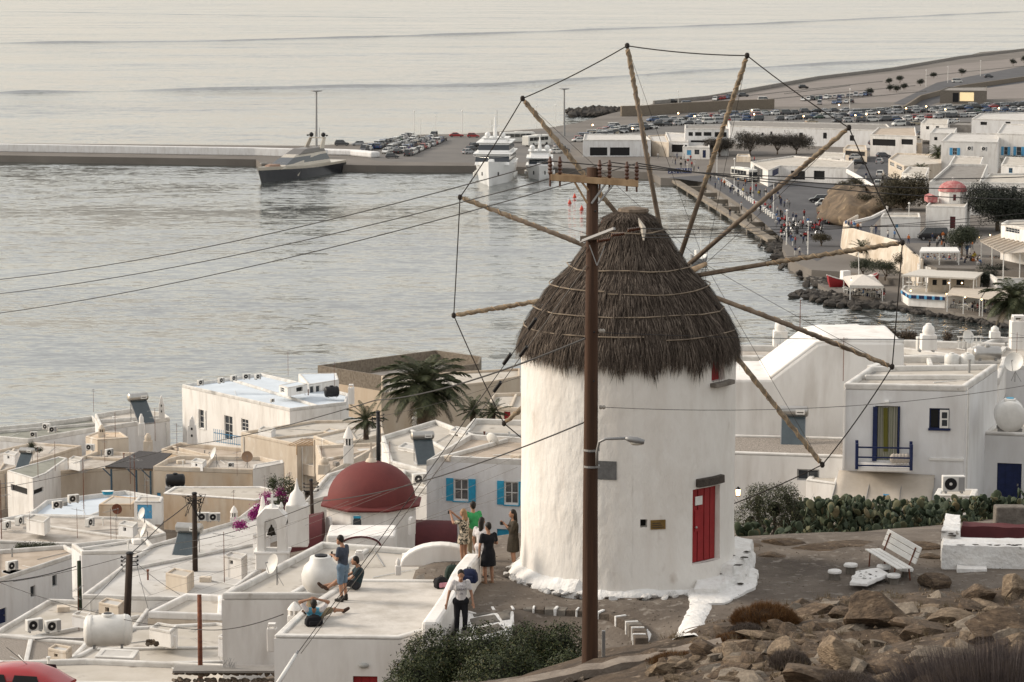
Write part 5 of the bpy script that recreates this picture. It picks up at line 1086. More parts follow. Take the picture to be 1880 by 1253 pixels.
# ================================================================ the town below the hill (left)
def th(label, poly, s, h=4, wall=None, roofm=None, par=.3, wins=(), name='town_house', **k): return house(name, label, poly, s, h, wall, roofm, par, .22, wins, 'house', **k)
th('white house with long parapets at the sea edge, far left', [(52, 806), (189, 782), (171, 763), (59, 778), (-60, 788), (-60, 796)], 19, 5, WHITE_B, ROOFG, .45, [(58, 812, 62, 824, 'o')])
th('white house with rounded end wall below the ornate chimney', [(186, 784), (238, 776), (312, 766), (300, 757), (246, 749), (174, 760)], 19.3, 5, WHITE_B, ROOFC, .4)
th('small pale hut with ochre roof and lantern chimney', [(157, 801), (179, 807), (236, 803), (222, 793), (180, 792)], 21, 2.6, CREAM, TAN, .08)
th('big white harbourfront house with blue-grey roof', [(532, 750), (334, 706), (480, 685), (640, 722), (636, 738)], 20, 6.5, WHITE, ROOFB, .28, [(366, 753, 375, 787, 's', WPAINT, (0, 2), GLASS, WPAINT, .4), (412, 764, 427, 808, 'w', WPAINT, (1, 2)), (443, 770, 456, 792, 'w', WPAINT, (1, 2)), (493, 790, 500, 800, 'o')])
th('white rooftop cabin with glazed door on the big white house', [(566, 706), (622, 697), (618, 685), (548, 686)], 19.2, 2.0, WHITE, ROOFB, .06, [(569, 709, 577, 725, 'w', WPAINT, (0, 0)), (580, 708, 588, 725, 'w', WPAINT, (0, 0))])
th('low white skylight box on the blue-grey roof', [(512, 707), (528, 712), (565, 705), (548, 700)], 19.5, .85, WHITE, ROOFB, .04, [(515, 712, 522, 721, 'w', WPAINT, (0, 1)), (544, 711, 556, 719, 'o')])
# roofless stone building at the shore
th('roofless brown stone ruin at the shore behind the palm', [(700, 690), (583, 671), (800, 643), (884, 655), (880, 668)], 17.5, 5, OLDWALL, ROOFD, 1.6, rim=STONE, bev=.02, name='ruin')
th('pale house wall right of the palm, before the ruin', [(700, 722), (905, 700), (955, 690), (955, 676), (700, 690)], 18.6, 5, OLDWALL, ROOFC, .25)
th('cream house with grey terrace roof left of the palm', [(442, 793), (545, 815), (690, 793), (700, 770), (575, 772)], 21.5, 4, CREAM, ROOFC, .25)
th('long cream roof slab beside the palm trunk', [(575, 800), (620, 817), (705, 795), (700, 772)], 23, 3, CREAM, ROOFC, .2)
th('tan house with large brown flat roof', [(540, 874), (622, 838), (330, 812), (296, 824), (420, 846)], 21, 4, TAN, ROOFT, .35, rim=CREAM)
th('tan house carrying two satellite dishes', [(281, 856), (463, 862), (522, 848), (480, 838), (329, 836), (306, 842)], 23, 4.5, TAN, ROOFD, .35, [(288, 905, 295, 920, 'd', BLUE)], rim=CREAM)
th('white gable wall end of the tan house', [(464, 861), (521, 850), (519, 844), (466, 853)], 23.2, 4.2, WHITE, ROOFW, .05)
th('cream house with dirty roof left of the slatted pergola', [(84, 866), (285, 853), (262, 832), (182, 827), (130, 845)], 22, 4.5, CREAM, ROOFD, .3)
th('white house under the dark green roof slab', [(13, 864), (60, 878), (86, 868), (124, 841), (108, 838)], 22.3, 4.5, WHITE, ROOFG, .06, [(20, 893, 50, 905, 'o'), (62, 897, 80, 906, 'o')])
th('low white house with grey roof behind the solar heater', [(-20, 870), (12, 862), (150, 818), (60, 812), (-20, 830)], 21, 3.5, CREAM, ROOFD, .25)
th('pale blue washed terrace with two fan units', [(50, 944), (265, 949), (300, 912), (230, 900), (84, 918)], 24, 1.5, WHITE_B, ROOFB, .35)
th('tan box room beside the blue double door', [(181, 926), (243, 926), (256, 914), (206, 910)], 25, 1.8, TAN, ROOFC, .06)
th('white shed with blue double doors', [(246, 920), (296, 921), (300, 912), (254, 911)], 25.5, 1.7, WHITE, ROOFC, .08, [(252, 927, 279, 953, 'd', BLUE)])
th('beige low wall house below the tan house', [(300, 905), (470, 917), (530, 902), (480, 893), (320, 893)], 24.5, 2.8, TAN, ROOFC, .1, rim=WHITE)
th('white fence-topped house behind the bougainvillea', [(425, 960), (545, 915), (560, 900), (470, 925)], 27, 2.5, WHITE_B, ROOFB, .35)
th('broad dirty roof in the middle of the left town', [(-30, 992), (210, 1000), (305, 978), (262, 950), (40, 944), (-30, 958)], 26.5, 3.2, WHITE, ROOFD, .18)
th('white house with brown roof and two small dark windows', [(-15, 1066), (145, 1014), (120, 1000), (-15, 1010)], 31, 3.6, WHITE_B, ROOFT, .25, [(96, 1056, 105, 1077, 'w', GREYP, (0, 0)), (56, 1076, 65, 1097, 'w', GREYP, (0, 0)), (-6, 1118, 12, 1146, 'd', NAVY)])
th('white blocky house left of the dark pole', [(131, 998), (150, 1012), (290, 1010), (270, 988), (204, 990)], 31.5, 3.2, WHITE_B, ROOFW, .2)
th('long pale streaked roof behind the belfry', [(150, 1092), (405, 1098), (476, 1045), (480, 942), (275, 1000)], 35.5, 3, WHITE, ROOFW, .2)
th('cream roof carrying two side-by-side fan units', [(-20, 1164), (150, 1172), (250, 1150), (284, 1106), (90, 1099)], 37, 2.5, WHITE, ROOFC, .22)
th('small cream box house right of the leaning dark pole', [(271, 1123), (408, 1128), (410, 1092), (340, 1089)], 42, 1.9, CREAM, ROOFC, .28, rim=WHITE)
th('wide cream roof under the white water tank', [(100, 1222), (480, 1212), (505, 1160), (400, 1142), (240, 1150)], 46, 2.6, WHITE, ROOFC, .12)
th('white roof with gravel patch above the red car', [(-30, 1212), (120, 1224), (165, 1178), (-30, 1160)], 44.5, 2.6, WHITE, GRAVEL, .14)
th('white roof edge along the bottom left', [(-40, 1250), (420, 1256), (500, 1222), (160, 1208), (-40, 1214)], 52, 1.6, WHITE, ROOFC, .2)
th('white vent block in front of the water tank', [(173, 1205), (245, 1208), (256, 1193), (186, 1190)], 49, .45, WHITE, ROOFW, .03)
# church group
th('white church annex roof with round water tank', [(407, 1089), (640, 1089), (775, 1062), (795, 1009), (590, 994)], 52, 4, WHITE, ROOFC, .22, name='church_annex')
# ---- church with the red dome
CS = 38.5; cz = P3(682, 1002, CS)
church = thing('domed_church', 'white church with large dark red dome on octagonal drum', 'church', cz)
RDOME = mat('red_dome_paint', (.155, .036, .033), .75, (.115, .027, .026), 1.0, bump=.15, bscale=12, lo=.3, hi=.7); RVAULT = mat('red_vault_paint', (.105, .028, .031), .85, (.08, .022, .025), 1.5)
ec = P3(682, 921, CS); R8 = 2.52
mb = MB(); mb.lathe([(2.25, cz.z - 2.5), (2.25, ec.z - .02)], (ec.x, ec.y, 0), 8, ph=rad(-68)); mb.build('drum', WHITE, church)
mb = MB(); mb.lathe([(2.2, -.14), (R8, -.06), (R8 + .02, .02), (2.12, .14)], ec, 8, ph=rad(-68)); mb.build('eave', RDOME, church)
mb = MB(); mb.lathe([(2.10 * cos(q * pi / 24), .10 + 1.85 * sin(q * pi / 24)) for q in range(12)] + [(.02, 1.95)], ec, 40); mb.build('dome', RDOME, church, smooth=60)
mb = MB(); mb.lathe([(.3, 1.9), (.22, 2.05), (.12, 2.12), (.09, 2.3), (.03, 2.4)], ec, 10); mb.build('finial_base', CREAM, church, smooth=40)
mb = MB(); mb.box(ec + Vector((0, 0, 2.62)), (.07, .07, .5)); mb.box(ec + Vector((0, 0, 2.7)), (.3, .06, .07)); mb.build('dome_cross', CREAM, church)
for px, ok in ((656, 1), (604, 0), (757, 0)):
    c = HIT(px, 963, ec - Vector((0, 2.12 if ok else 1.9, 0)), Vector((0, 1, 0))); c.y -= .02 if ok else .25
    rot = 0 if ok else (-.85 if px < 650 else .85); w = .24 if ok else .17
    mb = MB(); prf = [Vector((-w, 0, -.42)), Vector((w, 0, -.42)), Vector((w, 0, .25))] + [Vector((w * cos(a), 0, .25 + w * sin(a))) for a in (pi / 4, pi / 2, 3 * pi / 4)] + [Vector((-w, 0, .25))]; M = Matrix.Rotation(rot, 3, 'Z')
    mb.loft([[c + M @ (p + Vector((0, y, 0))) for p in prf] for y in (-.06, .1)]); fr = mb.build('niche_window', WHITE if not ok else WPAINT, church)
    if ok:
        mb = MB(); mb.loft([[c + M @ (p * .8 + Vector((0, y, 0))) for p in prf] for y in (-.075, -.055)]); mb.build('window_glass', GLASS, fr)
        mb = MB(); mb.box(c + Vector((0, -.08, .36)), (.34, .05, .1)); mb.build('blue_lintel', TURQ, fr)
def vault(name, px, m, s, dep, bow):
    a, b = P3(*px[0], s), P3(*px[1], s); mb = MB(); L = (b - a); up = Vector((0, 0, 1)); dirn = Vector((0, 1, 0)); rings = []
    for k in range(11):
        t = pi * k / 10; rings.append([a + dirn * (dep / 2 - dep / 2 * cos(t)) + up * (bow * sin(t)), b + dirn * (dep / 2 - dep / 2 * cos(t)) + up * (bow * sin(t))])
    vs = [v for r in rings for v in r]; mb.add(vs, [(2 * k, 2 * k + 1, 2 * k + 3, 2 * k + 2) for k in range(10)] + [tuple(range(0, 22, 2)), tuple(range(1, 22, 2))[::-1]]); return mb.build(name, m, church, smooth=40)
vault('side_vault', ((528, 1016), (590, 1004)), RVAULT, 39.5, 2.8, 1.35); vault('side_vault', ((752, 1008), (838, 1010)), RVAULT, 38.5, 2.8, 1.1)
mb = MB(); a = P3(504, 1030, 40); mb.box(P3(662, 1018, 40.5) + Vector((0, 1.3, .1)), (3.1, 2.4, 1.5)); mb.build('nave_block', WHITE, church, bevel=.1)
pts = []; c0 = P3(662, 1002, 40.6)
for k in range(15): t = pi * k / 14; pts.append(c0 + Vector((.9 * cos(t), 0, .42 * sin(t) - .02)))
mb = MB(); mb.tube(pts, .05, 6); mb.build('arch_moulding', RVAULT, church)
mb = MB(); mb.loft([[p + Vector((0, y, 0)) for p in pts] for y in (.0, 1.2)]); mb.build('arch_tympanum', WHITE, church)
# belfry with bell and cross
BS = 44; bb = P3(501, 1044, BS); bf = thing('belfry', 'white arched belfry with dark bell and cross on top', 'belfry', bb)
def bz(py): return P3(501, py, BS).z - bb.z
w2 = .62
mb = MB(); mb.box((0, .0, bz(1030) / 2 + bz(1012) / 2 - .1), (1.34, 1.0, bz(1012))); mb.build('base', WHITE, bf, bevel=.04, local=True)
for x0, x1 in ((-w2, -.30), (.22, w2)): mb = MB(); mb.box(((x0 + x1) / 2, 0, (bz(1012) + bz(952)) / 2), (x1 - x0, .8, bz(952) - bz(1012))); mb.build('pier', WHITE, bf, bevel=.03, local=True)
mb = MB(); zc_ = bz(960); out = [Vector((w2, 0, zc_)), Vector((w2, 0, zc_ + .35)), Vector((.28, 0, zc_ + .72)), Vector((-.28, 0, zc_ + .72)), Vector((-w2, 0, zc_ + .35)), Vector((-w2, 0, zc_))]; inn = [Vector((-.04 + .26 * cos(pi + -pi * k / 8), 0, zc_ + .02 + .3 * sin(pi * k / 8))) for k in range(9)]
mb.loft([[p + Vector((0, y, 0)) for p in out + inn] for y in (-.42, .42)]); mb.build('gable', WHITE, bf, local=True)
mb = MB(); mb.box((0, 0, bz(1012) + .04), (1.5, 1.06, .09)); mb.build('ledge', WHITE, bf, bevel=.02, local=True)
mb = MB(); mb.lathe([(.20, 0), (.155, .08), (.12, .25), (.05, .33), (.03, .42)], (-.04, 0, zc_ - .45), 14); bl = mb.build('bell', mat('bell_bronze', (.035, .032, .026), .5, metal=.6), bf, True, local=True)
mb = MB(); mb.ball((-.04, 0, zc_ - .48), .04); mb.build('clapper', BLACKP, bl, local=True)
mb = MB(); mb.box((0, .0, zc_ + .98), (.10, .08, .52)); mb.box((0, 0, zc_ + 1.05), (.42, .07, .1)); mb.lathe([(.3, zc_ + .68), (.06, zc_ + .86)], (0, 0, 0), 8); mb.build('cross', WHITE, bf, local=True)
mb = MB(); mb.lathe([(.05, 0), (.1, .12), (.03, .3)], (.38, 0, zc_ + .62), 8); mb.build('finial', WHITE, bf, local=True); mb = MB(); mb.lathe([(.2, -.2), (.1, .1), (.08, .35), (.03, .5)], (-.42, .3, zc_ + .62), 8); mb.build('finial', WHITE, bf, local=True)
# plain pinnacle behind
pb = P3(546, 1000, 41); pn = thing('white_pinnacle', 'plain white stepped pinnacle right of the belfry', 'pinnacle', pb); mb = MB(); mb.box((0, 0, .9), (1.0, .8, 1.9)); mb.build('shaft', WHITE, pn, bevel=.05, local=True); mb = MB(); mb.lathe([(.42, 1.85), (.30, 2.3), (.12, 2.5), (.05, 2.8), (.02, 3.0)], (0, 0, 0), 12); mb.build('spire', WHITE, pn, smooth=50, local=True)
# ---- house with turquoise shutters
th('white house with turquoise shutters behind the group of people', [(783, 846), (812, 838), (1010, 846), (1000, 806), (860, 797)], 37.5, 5.2, WHITE_B, ROOFT, .25, [(833, 880, 860, 919, 's', WPAINT, (1, 1), GLASSC, TURQ, .5), (926, 885, 952, 926, 's', WPAINT, (1, 1), GLASSC, TURQ, .5), (912, 972, 945, 995, 'd', TURQ)])
th('white terrace houses behind the turquoise-shuttered house', [(715, 846), (786, 864), (880, 800), (800, 770), (700, 800)], 33, 3.2, WHITE, ROOFC, .25)
th('white stepped houses left of the windmill', [(830, 812), (985, 818), (985, 772), (870, 768)], 30, 3, WHITE, ROOFC, .35, [(935, 790, 952, 815, 'd', TURQ)])
th('white roofs between the dome and the pole', [(560, 920), (640, 900), (790, 880), (720, 832), (600, 870)], 31, 3, WHITE, ROOFW, .2)
th('cream walled yard house behind the red dome', [(600, 868), (660, 838), (705, 812), (580, 818)], 27, 2.5, CREAM, ROOFT, .2)
th('white wall house right behind the dome', [(724, 890), (786, 896), (790, 868), (740, 862)], 35, 3, WHITE, ROOFC, .3)
th('white house with red shutter at the shore', [(895, 745), (990, 752), (990, 720), (905, 722)], 22, 4, CREAM, ROOFC, .3, [(925, 755, 937, 784, 'd', RED)])
# ---- terrace (the roof people stand on)
TZ = MC.z
terr = house('roof_terrace', 'flat white roof terrace with people on it', [(503, 1166), (735, 1169), (792, 1152), (852, 1064), (640, 1062), (560, 1112)], None, 5, WHITE, mat('terrace_floor', (.56, .53, .49), .95, (.40, .37, .33), 1.3, bump=.5, bscale=9, detail=11, lo=.33, hi=.62), .05, .2, [(648, 1242, 693, 1275, 'd', RED)], 'terrace', TZ + .03, bev=.09)
# ---- roof gear
def ac(px, py, s, rz, where, sc_=1): return place('ac', P3(px, py, s), rz, 'white air conditioner ' + where, sc_)
for i, (x, y) in enumerate(((368, 708), (406, 704), (429, 700), (453, 697), (473, 697))): ac(x, y, 19.2, .9 if i != 3 else .3, 'number %s from the left along the far edge of the blue-grey roof' % ('one two three four five'.split()[i]), .85)
ac(86, 790, 19.6, -.5, 'standing upright on the far left seaside roof', .95); ac(96, 795, 19.6, .5, 'beside another on the far left seaside roof', .95); ac(62, 803, 19.5, 0, 'at the corner of the far left seaside house', .8)
ac(200, 838, 22, .9, 'on the dirty cream roof beside the pergola', .95); ac(166, 828, 21.5, -.3, 'against the pale hut', .9)
ac(135, 924, 24.5, .5, 'right one on the pale blue terrace'); ac(105, 934, 24.5, .5, 'left one on the pale blue terrace', .9)
ac(36, 964, 26, 1.2, 'left one at the edge of the broad dirty roof', .95); ac(12, 972, 26, 1.2, 'at the left frame edge on the broad dirty roof', .9); ac(165, 967, 26, 1.1, 'in the middle of the broad dirty roof', .95)
ac(374, 958, 28, 0, 'with big fan left of the dark pole by the beige wall', .95); ac(394, 958, 28, .1, 'beside the beige wall, nearest the belfry', .9); ac(424, 858, 23.5, .2, 'small one on the roof with satellite dishes', .55)
ac(63, 1160, 37, .6, 'left of the pair on the cream roof', 1.0); ac(97, 1161, 37, .6, 'right of the pair on the cream roof', .95); ac(22, 1048, 31, .8, 'on the brown roof at the left edge', .9)
ac(770, 890, 35.5, .4, 'on the wall right of the red dome', .9); ac(500, 739, 20.5, .9, 'small one on the wall edge of the big white house', .5)
def dish(px, py, s, rz, where, sc_=1): return place('dish', P3(px, py, s), rz, 'satellite dish ' + where, sc_)
dish(395, 858, 23.2, -1.2, 'white, on the tan house roof, left one', 1.1); o = dish(454, 860, 23.2, .1, 'brownish, on the tan house roof, right one', .95)
for c in o.children:
    if c.name.startswith('bowl'): setmat(c, 0, mat('brown_dish', (.36, .24, .16), .8))
dish(263, 968, 26.5, -1.0, 'white, in front of the blue double doors', .95); dish(268, 1006, 30, -1.3, 'large white, below the first, above the dark pole', 1.1)
dish(505, 1075, 52, -1.0, 'on the church annex beside the round tank', .78); o = dish(214, 955, 26, .5, 'rusty, lying on the broad dirty roof', .8)
for c in o.children:
    if c.name.startswith('bowl'): setmat(c, 0, RUST)
dish(902, 836, 36, 2.5, 'flat grey, on the roof of the turquoise-shuttered house', .8)
place('solar', P3(44, 862, 21.8), -.3, 'solar water heater with pinkish tank at the far left'); place('solar', P3(262, 775, 19.6), .6, 'tilted green-grey solar panel at the sea edge', 1.5); place('solar', P3(340, 1030, 33), -.25, 'large solar water heater leaning by the dark pole', 1.15); place('solar', P3(780, 850, 33.5), .25, 'solar water heater behind the red dome', .95)
for px, py, s, lb, sc_ in ((154, 935, 25, 'thin rusty antenna mast before the pale blue terrace', 1.6), (204, 1000, 28, 'thin antenna on the broad dirty roof', 1.0), (145, 1158, 37, 'green-armed antenna above the tank', .95), (365, 1252, 50, 'old antenna on the thick rusty post', .9), (412, 1070, 36, 'striped antenna mast left of the belfry', 1.1), (716, 885, 33, 'antenna behind the red dome', .95), (212, 812, 21, 'antenna on the pale hut', 1.1), (285, 810, 21, 'antenna beside the pergola', 1.2), (699, 822, 24, 'antenna before the cream terrace roof', 1.0), (248, 930, 25, 'thin antenna pair before the pergola', 1.6), (529, 690, 18.5, 'small antenna on the rooftop cabin edge', 1.0), (614, 714, 19, 'tall antenna on the rooftop cabin', 1.1), (172, 757, 18.8, 'antenna at the sea edge', .95), (3, 990, 27, 'rusty antenna at the left frame edge', 1.7)): place('yagi', P3(px, py, s), ru(0, 3), 'television antenna, ' + lb, sc_)
tank_h('water_tank', 'large white horizontal water tank on the cream roof', 199, 1186, 46, 1.95, 1.25, WHITEP, .12, 2, BLACKP)
tank_h('water_tank', 'black horizontal water tank on a metal stand by the tan wall', 322, 893, 24, 1.5, .95, BLACKP, .05, 0, BLACKP)
tank_h('water_tank', 'ribbed black water tank on the big white house roof', 609, 729, 19.5, 1.4, 1.0, BLACKP, .3, 3, BLACKP)
mb = MB(); p = P3(322, 893, 24); mb.box(p - Vector((0, 0, .45)), (1.5, 1.0, .88), .05); mb.build('tank_stand', GREYP, label='grey sheet metal stand under the black tank', cat='stand', bevel=.02)
rt_ = P3(590, 1084, 54); r = thing('water_tank', 'round white water tank on the church annex roof', 'water tank', rt_); mb = MB(); mb.lathe([(.5, 0), (.66, .25), (.68, .55), (.58, .85), (.40, 1.02), (.38, 1.16), (.36, 1.18)], (0, 0, 0), 28); mb.build('drum', WHITEP, r, smooth=50, local=True); mb = MB(); mb.lathe([(.22, 0), (.22, .05), (.05, .09)], (.0, 0, 1.18), 16); mb.build('lid', BLACKP, r, local=True)
chimney('tall ornate white chimney tower at the sea edge', 297, 768, 19.3, 2, 2.1, .6); chimney('lantern chimney on the pale hut', 187, 806, 21, 1, 1.25, .55, CREAM); chimney('round pot chimney behind the pergola', 260, 800, 20.5, 0, 1.9, .55); chimney('squat cream chimney beside the pergola', 272, 828, 21, 0, 1.5, .75, CREAM); chimney('stepped white chimney stub before the big house', 353, 815, 20.5, 2, 2.4, .9)
chimney('white chimney with dark vent on the big white house', 645, 742, 20, 3, 1.9, .55); chimney('tall square white chimney before the palm', 766, 812, 28.5, 3, 2.0, .65); chimney('white pointed chimney behind the dome', 640, 850, 30, 1, 2.2, .6); chimney('small lantern-like chimney on the terrace corner', 541, 1150, 72, 1, .62, .34); chimney('round cream pot left of the dome', 595, 870, 27, 0, 1.1, .8, CREAM); chimney('grey hooded vent at the terrace corner', 500, 1195, 60, 3, .9, .3); chimney('small white pipe vent on the annex roof', 731, 1056, 55, 0, .55, .2); chimney('white cone-topped chimney by the bougainvillea', 430, 968, 30, 1, 1.3, .45); chimney('short white round vent in the annex roof', 660, 1028, 52, 3, .35, .3); chimney('broken white chimney stub with dark opening', 315, 1190, 45, 2, .75, .5)
# pergola of dark slats
pg = thing('pergola', 'dark slatted pergola with blue posts', 'pergola', P3(250, 880, 22.5)); pc = [P3(193, 858, 22.5)]; zp = pc[0].z; A, B_, C_, D_ = G(193, 858, zp), G(280, 862, zp), G(316, 834, zp), G(256, 829, zp)
for k in range(20):
    t = (k + .5) / 20; a, b = A.lerp(D_, t), B_.lerp(C_, t); mb = MB(); w = (D_ - A) * .022; mb.loft([[p - w, p + w, p + w + Vector((0, 0, .06)), p - w + Vector((0, 0, .06))] for p in (a, b)]); mb.build('slat', mat('grey_slats', (.075, .07, .07), .85, (.045, .042, .042), 6), pg)
for a in (A.lerp(B_, .12), A.lerp(B_, .65), A.lerp(B_, .95)):
    mb = MB(); mb.tube([a + Vector((0, .2, -2.4)), a + Vector((0, .2, -.03))], .09, 6); mb.tube([a + Vector((0, .2, -.8)), a + Vector((-.7, .2, -.1))], .05, 5); mb.build('post', mat('slate_blue_paint', (.05, .09, .13), .7), pg)
mb = MB(); mb.loft([[p, p + Vector((0, .12, 0)), p + Vector((0, .12, -.14)), p + Vector((0, 0, -.14))] for p in (A + Vector((0, .1, -.02)), B_ + Vector((0, .1, -.02)))]); mb.build('beam', WOODG, pg)
r = thing('turquoise_tub', 'turquoise tub under the pergola', 'tub', P3(198, 908, 24)); r.scale = (.5, .5, .5); mb = MB(); mb.lathe([(.5, 0), (.6, .5), (.55, .5), (.48, .3), (.02, .3)], (0, 0, 0), 16, sx=1.5); mb.build('basin', TURQ, r, smooth=40, local=True); mb = MB(); mb.lathe([(.62, .5), (.66, .53), (.58, .55)], (0, 0, 0), 16, sx=1.5); mb.build('rim', WPAINT, r, local=True)
sp = thing('stick_pergola', 'pale bare-stick pergola with a small leafy plant', 'pergola', P3(570, 835, 23)); 
for k in range(15): a = P3(528 + k * 4, 818 + (k % 2), 23); b = a + Vector((1.0, 2.6, .1)); mb = MB(); mb.tube([a, b], .035, 4); mb.build('stick', WOODL, sp)
for a in (P3(545, 836, 23), P3(605, 826, 23)): mb = MB(); mb.tube([a, a + Vector((0, 0, .9))], .05, 5); mb.build('post', WOODL, sp)
# balcony fence of the big house, blue
bfz = thing('blue_railing', 'light blue balustrade below the big white house', 'railing', P3(415, 815, 20.5))
for k in range(16):
    a = P3(393 + k * 3.4, 812 + k * .5, 20.6); mb = MB(); mb.tube([a, a + Vector((0, 0, .85 + (.35 if k < 6 else 0)))], .03, 4); mb.build('baluster', BLUE, bfz)
a, b = P3(393, 812, 20.6), P3(447, 820, 20.6); mb = MB(); mb.tube([a + Vector((0, 0, .85)), b + Vector((0, 0, .85))], .04, 5); mb.tube([a + Vector((0, 0, .1)), b + Vector((0, 0, .1))], .03, 5); mb.build('rail', BLUE, bfz)
# ================================================================ right-hand houses
mainr = th('white two-storey house with navy balcony and beige awning', [(1549, 704), (1773, 708), (1832, 668), (1596, 672)], 47, 5.6, WHITE_B, ROOFC, .22, [(1606, 746, 1652, 846, 'o'), (1706, 750, 1743, 789, 'w', NAVY, (1, 0), DARK), (1548, 900, 1700, 1100, 'o')], name='balcony_house')
mainr_n = None
fa_, fb_ = G(1549, 704, P3(1549, 704, 47).z), G(1773, 708, P3(1549, 704, 47).z); fe = (fb_ - fa_); fe.z = 0; fe.normalize(); fn = Vector((fe.y, -fe.x, 0))
def FW_(px, py, out=0): return HIT(px, py, fa_, fn) + fn * out
def fbox(name, x0, y0, x1, y1, o0, o1, m, parent, bevel=0):
    a, b = FW_(x0, y1), FW_(x1, y0); z0, z1 = a.z, b.z; mb = MB(); u0, u1 = (a - fa_).dot(fe), (b - fa_).dot(fe)
    return quadslab(Vector((fa_.x, fa_.y, 0)), fe, fn, u0, u1, z0, z1, -o0, -o1).build(name, m, parent, bevel=bevel)
fbox('shutter_leaf', 1601, 747, 1611, 846, .02, .10, NAVY, mainr); fbox('shutter_leaf', 1647, 747, 1652, 846, .02, .10, NAVY, mainr)
CURT = mat('striped_curtain', (.36, .34, .29), .9, (.26, .27, .19), 3, (6, 1, .05)); 
mb = MB(); q = []
for k in range(25): p = FW_(1612 + 36 * k / 24, 748, -.12 + .04 * sin(k * 1.9)); q.append(p)
zb_ = FW_(1612, 846).z; mb.add([Vector(p) for p in q] + [Vector((p.x, p.y, zb_)) for p in q], [(k, k + 1, 26 + k, 25 + k) for k in range(24)]); mb.build('curtain', CURT, mainr, smooth=True)
mb = MB(); q = [FW_(1622 + 8 * k / 6, 750, -.06 + .03 * sin(k * 2.2)) for k in range(7)]; zb2 = FW_(1622, 830).z; mb.add([Vector(p) for p in q] + [Vector((p.x + .03, p.y, zb2)) for p in q], [(k, k + 1, 8 + k, 7 + k) for k in range(6)]); mb.build('green_drape', mat('olive_cloth', (.16, .15, .03), .9), mainr, smooth=True)
fbox('window_casement', 1725, 753, 1742, 786, .01, .05, WPAINT, mainr); fbox('casement_pane', 1729, 757, 1739, 768, .055, .06, GLASS, mainr); fbox('casement_pane', 1729, 771, 1739, 782, .055, .06, GLASS, mainr)
fbox('window_sill', 1704, 787, 1745, 790, .0, .08, NAVY, mainr); fbox('drainpipe', 1549, 712, 1553, 860, .02, .12, WHITE, mainr); fbox('drainpipe', 1773, 712, 1776, 900, .02, .10, WHITE, mainr); fbox('conduit', 1706, 842, 1770, 845, .0, .05, WPAINT, mainr)
fbox('wall_lamp', 1624, 736, 1632, 742, .0, .2, WPAINT, mainr)
# balcony
D1 = 1.15
fbox('balcony_slab', 1573, 850, 1672, 856, .0, D1, WHITE, mainr, .04)
def rail(py, r0): 
    z = FW_(1573, py).z; a, b = FW_(1573, py), FW_(1672, py); a.z = b.z = z
    return [a, a + fn * D1, b + fn * D1, b]
for py in (812, 830, 845):
    q = rail(py, 0); mb = MB()
    for i in range(3): mb.tube([q[i], q[i + 1]], .04, 4)
    mb.build('balcony_rail', NAVY, mainr)
q = rail(812, 0)
for p in (q[1], q[2], q[1] - fn * .75, q[2] - fn * .75): mb = MB(); zb3 = FW_(1573, 852).z; mb.box((p.x, p.y, (p.z + .14 + zb3) / 2), (.11, .11, p.z + .14 - zb3)); mb.build('balcony_post', NAVY, mainr)
mb = MB(); 
for k in range(5): p = FW_(1640 + k * 6, 838, .5); mb.ball(p, (.16, .13, .2), 8, 5)
mb.build('laundry_bundle', mat('laundry', (.45, .40, .35), .9), label='bundle of laundry on the navy balcony', cat='laundry', smooth=True)
# awning
aw = thing('awning', 'worn beige fabric awning with a blue tear', 'awning', FW_(1620, 945)); AWM = mat('awning_fabric', (.46, .41, .35), .9, (.38, .335, .28), 1.2, bump=.2, bscale=5)
a, b = FW_(1540, 863, .05), FW_(1716, 872, .05); c, d = FW_(1706, 922, 2.1), FW_(1524, 908, 2.1); mb = MB(); vs_ = []; n = 12
for i in range(n + 1):
    for j in range(n + 1): u, v = i / n, j / n; p = a.lerp(b, u).lerp(d.lerp(c, u), v); p.z -= .10 * sin(pi * v) * (1 + .6 * abs(sin(u * pi * 3))); vs_.append(p)
mb.add(vs_, [(i * (n + 1) + j, i * (n + 1) + j + 1, (i + 1) * (n + 1) + j + 1, (i + 1) * (n + 1) + j) for i in range(n) for j in range(n)]); o = mb.build('canopy', AWM, aw, smooth=True); sm_ = o.modifiers.new('thick', 'SOLIDIFY'); sm_.thickness = .02
for k in (0, .34, .67, 1): p0, p1 = a.lerp(b, k), d.lerp(c, k); mb = MB(); mb.tube([p0 - Vector((0, 0, .12)), p1 - Vector((0, 0, .05))], .02, 5); mb.build('rib', GALV, aw)
mb = MB(); mb.tube([d, c], .025, 5); mb.build('front_bar', GALV, aw)
mb = MB(); p = a.lerp(b, .53).lerp(d.lerp(c, .53), .62); 
mb.add([p + Vector((x, y, z)) + Vector((0, -.02, -.05)) for x, y, z in ((-.12, 0, .1), (.15, 0, .08), (.02, -.05, -.02), (.06, -.1, -.18))], [(0, 2, 1), (0, 3, 2)]); mb.build('blue_tear', BLUE, aw, recalc=False)
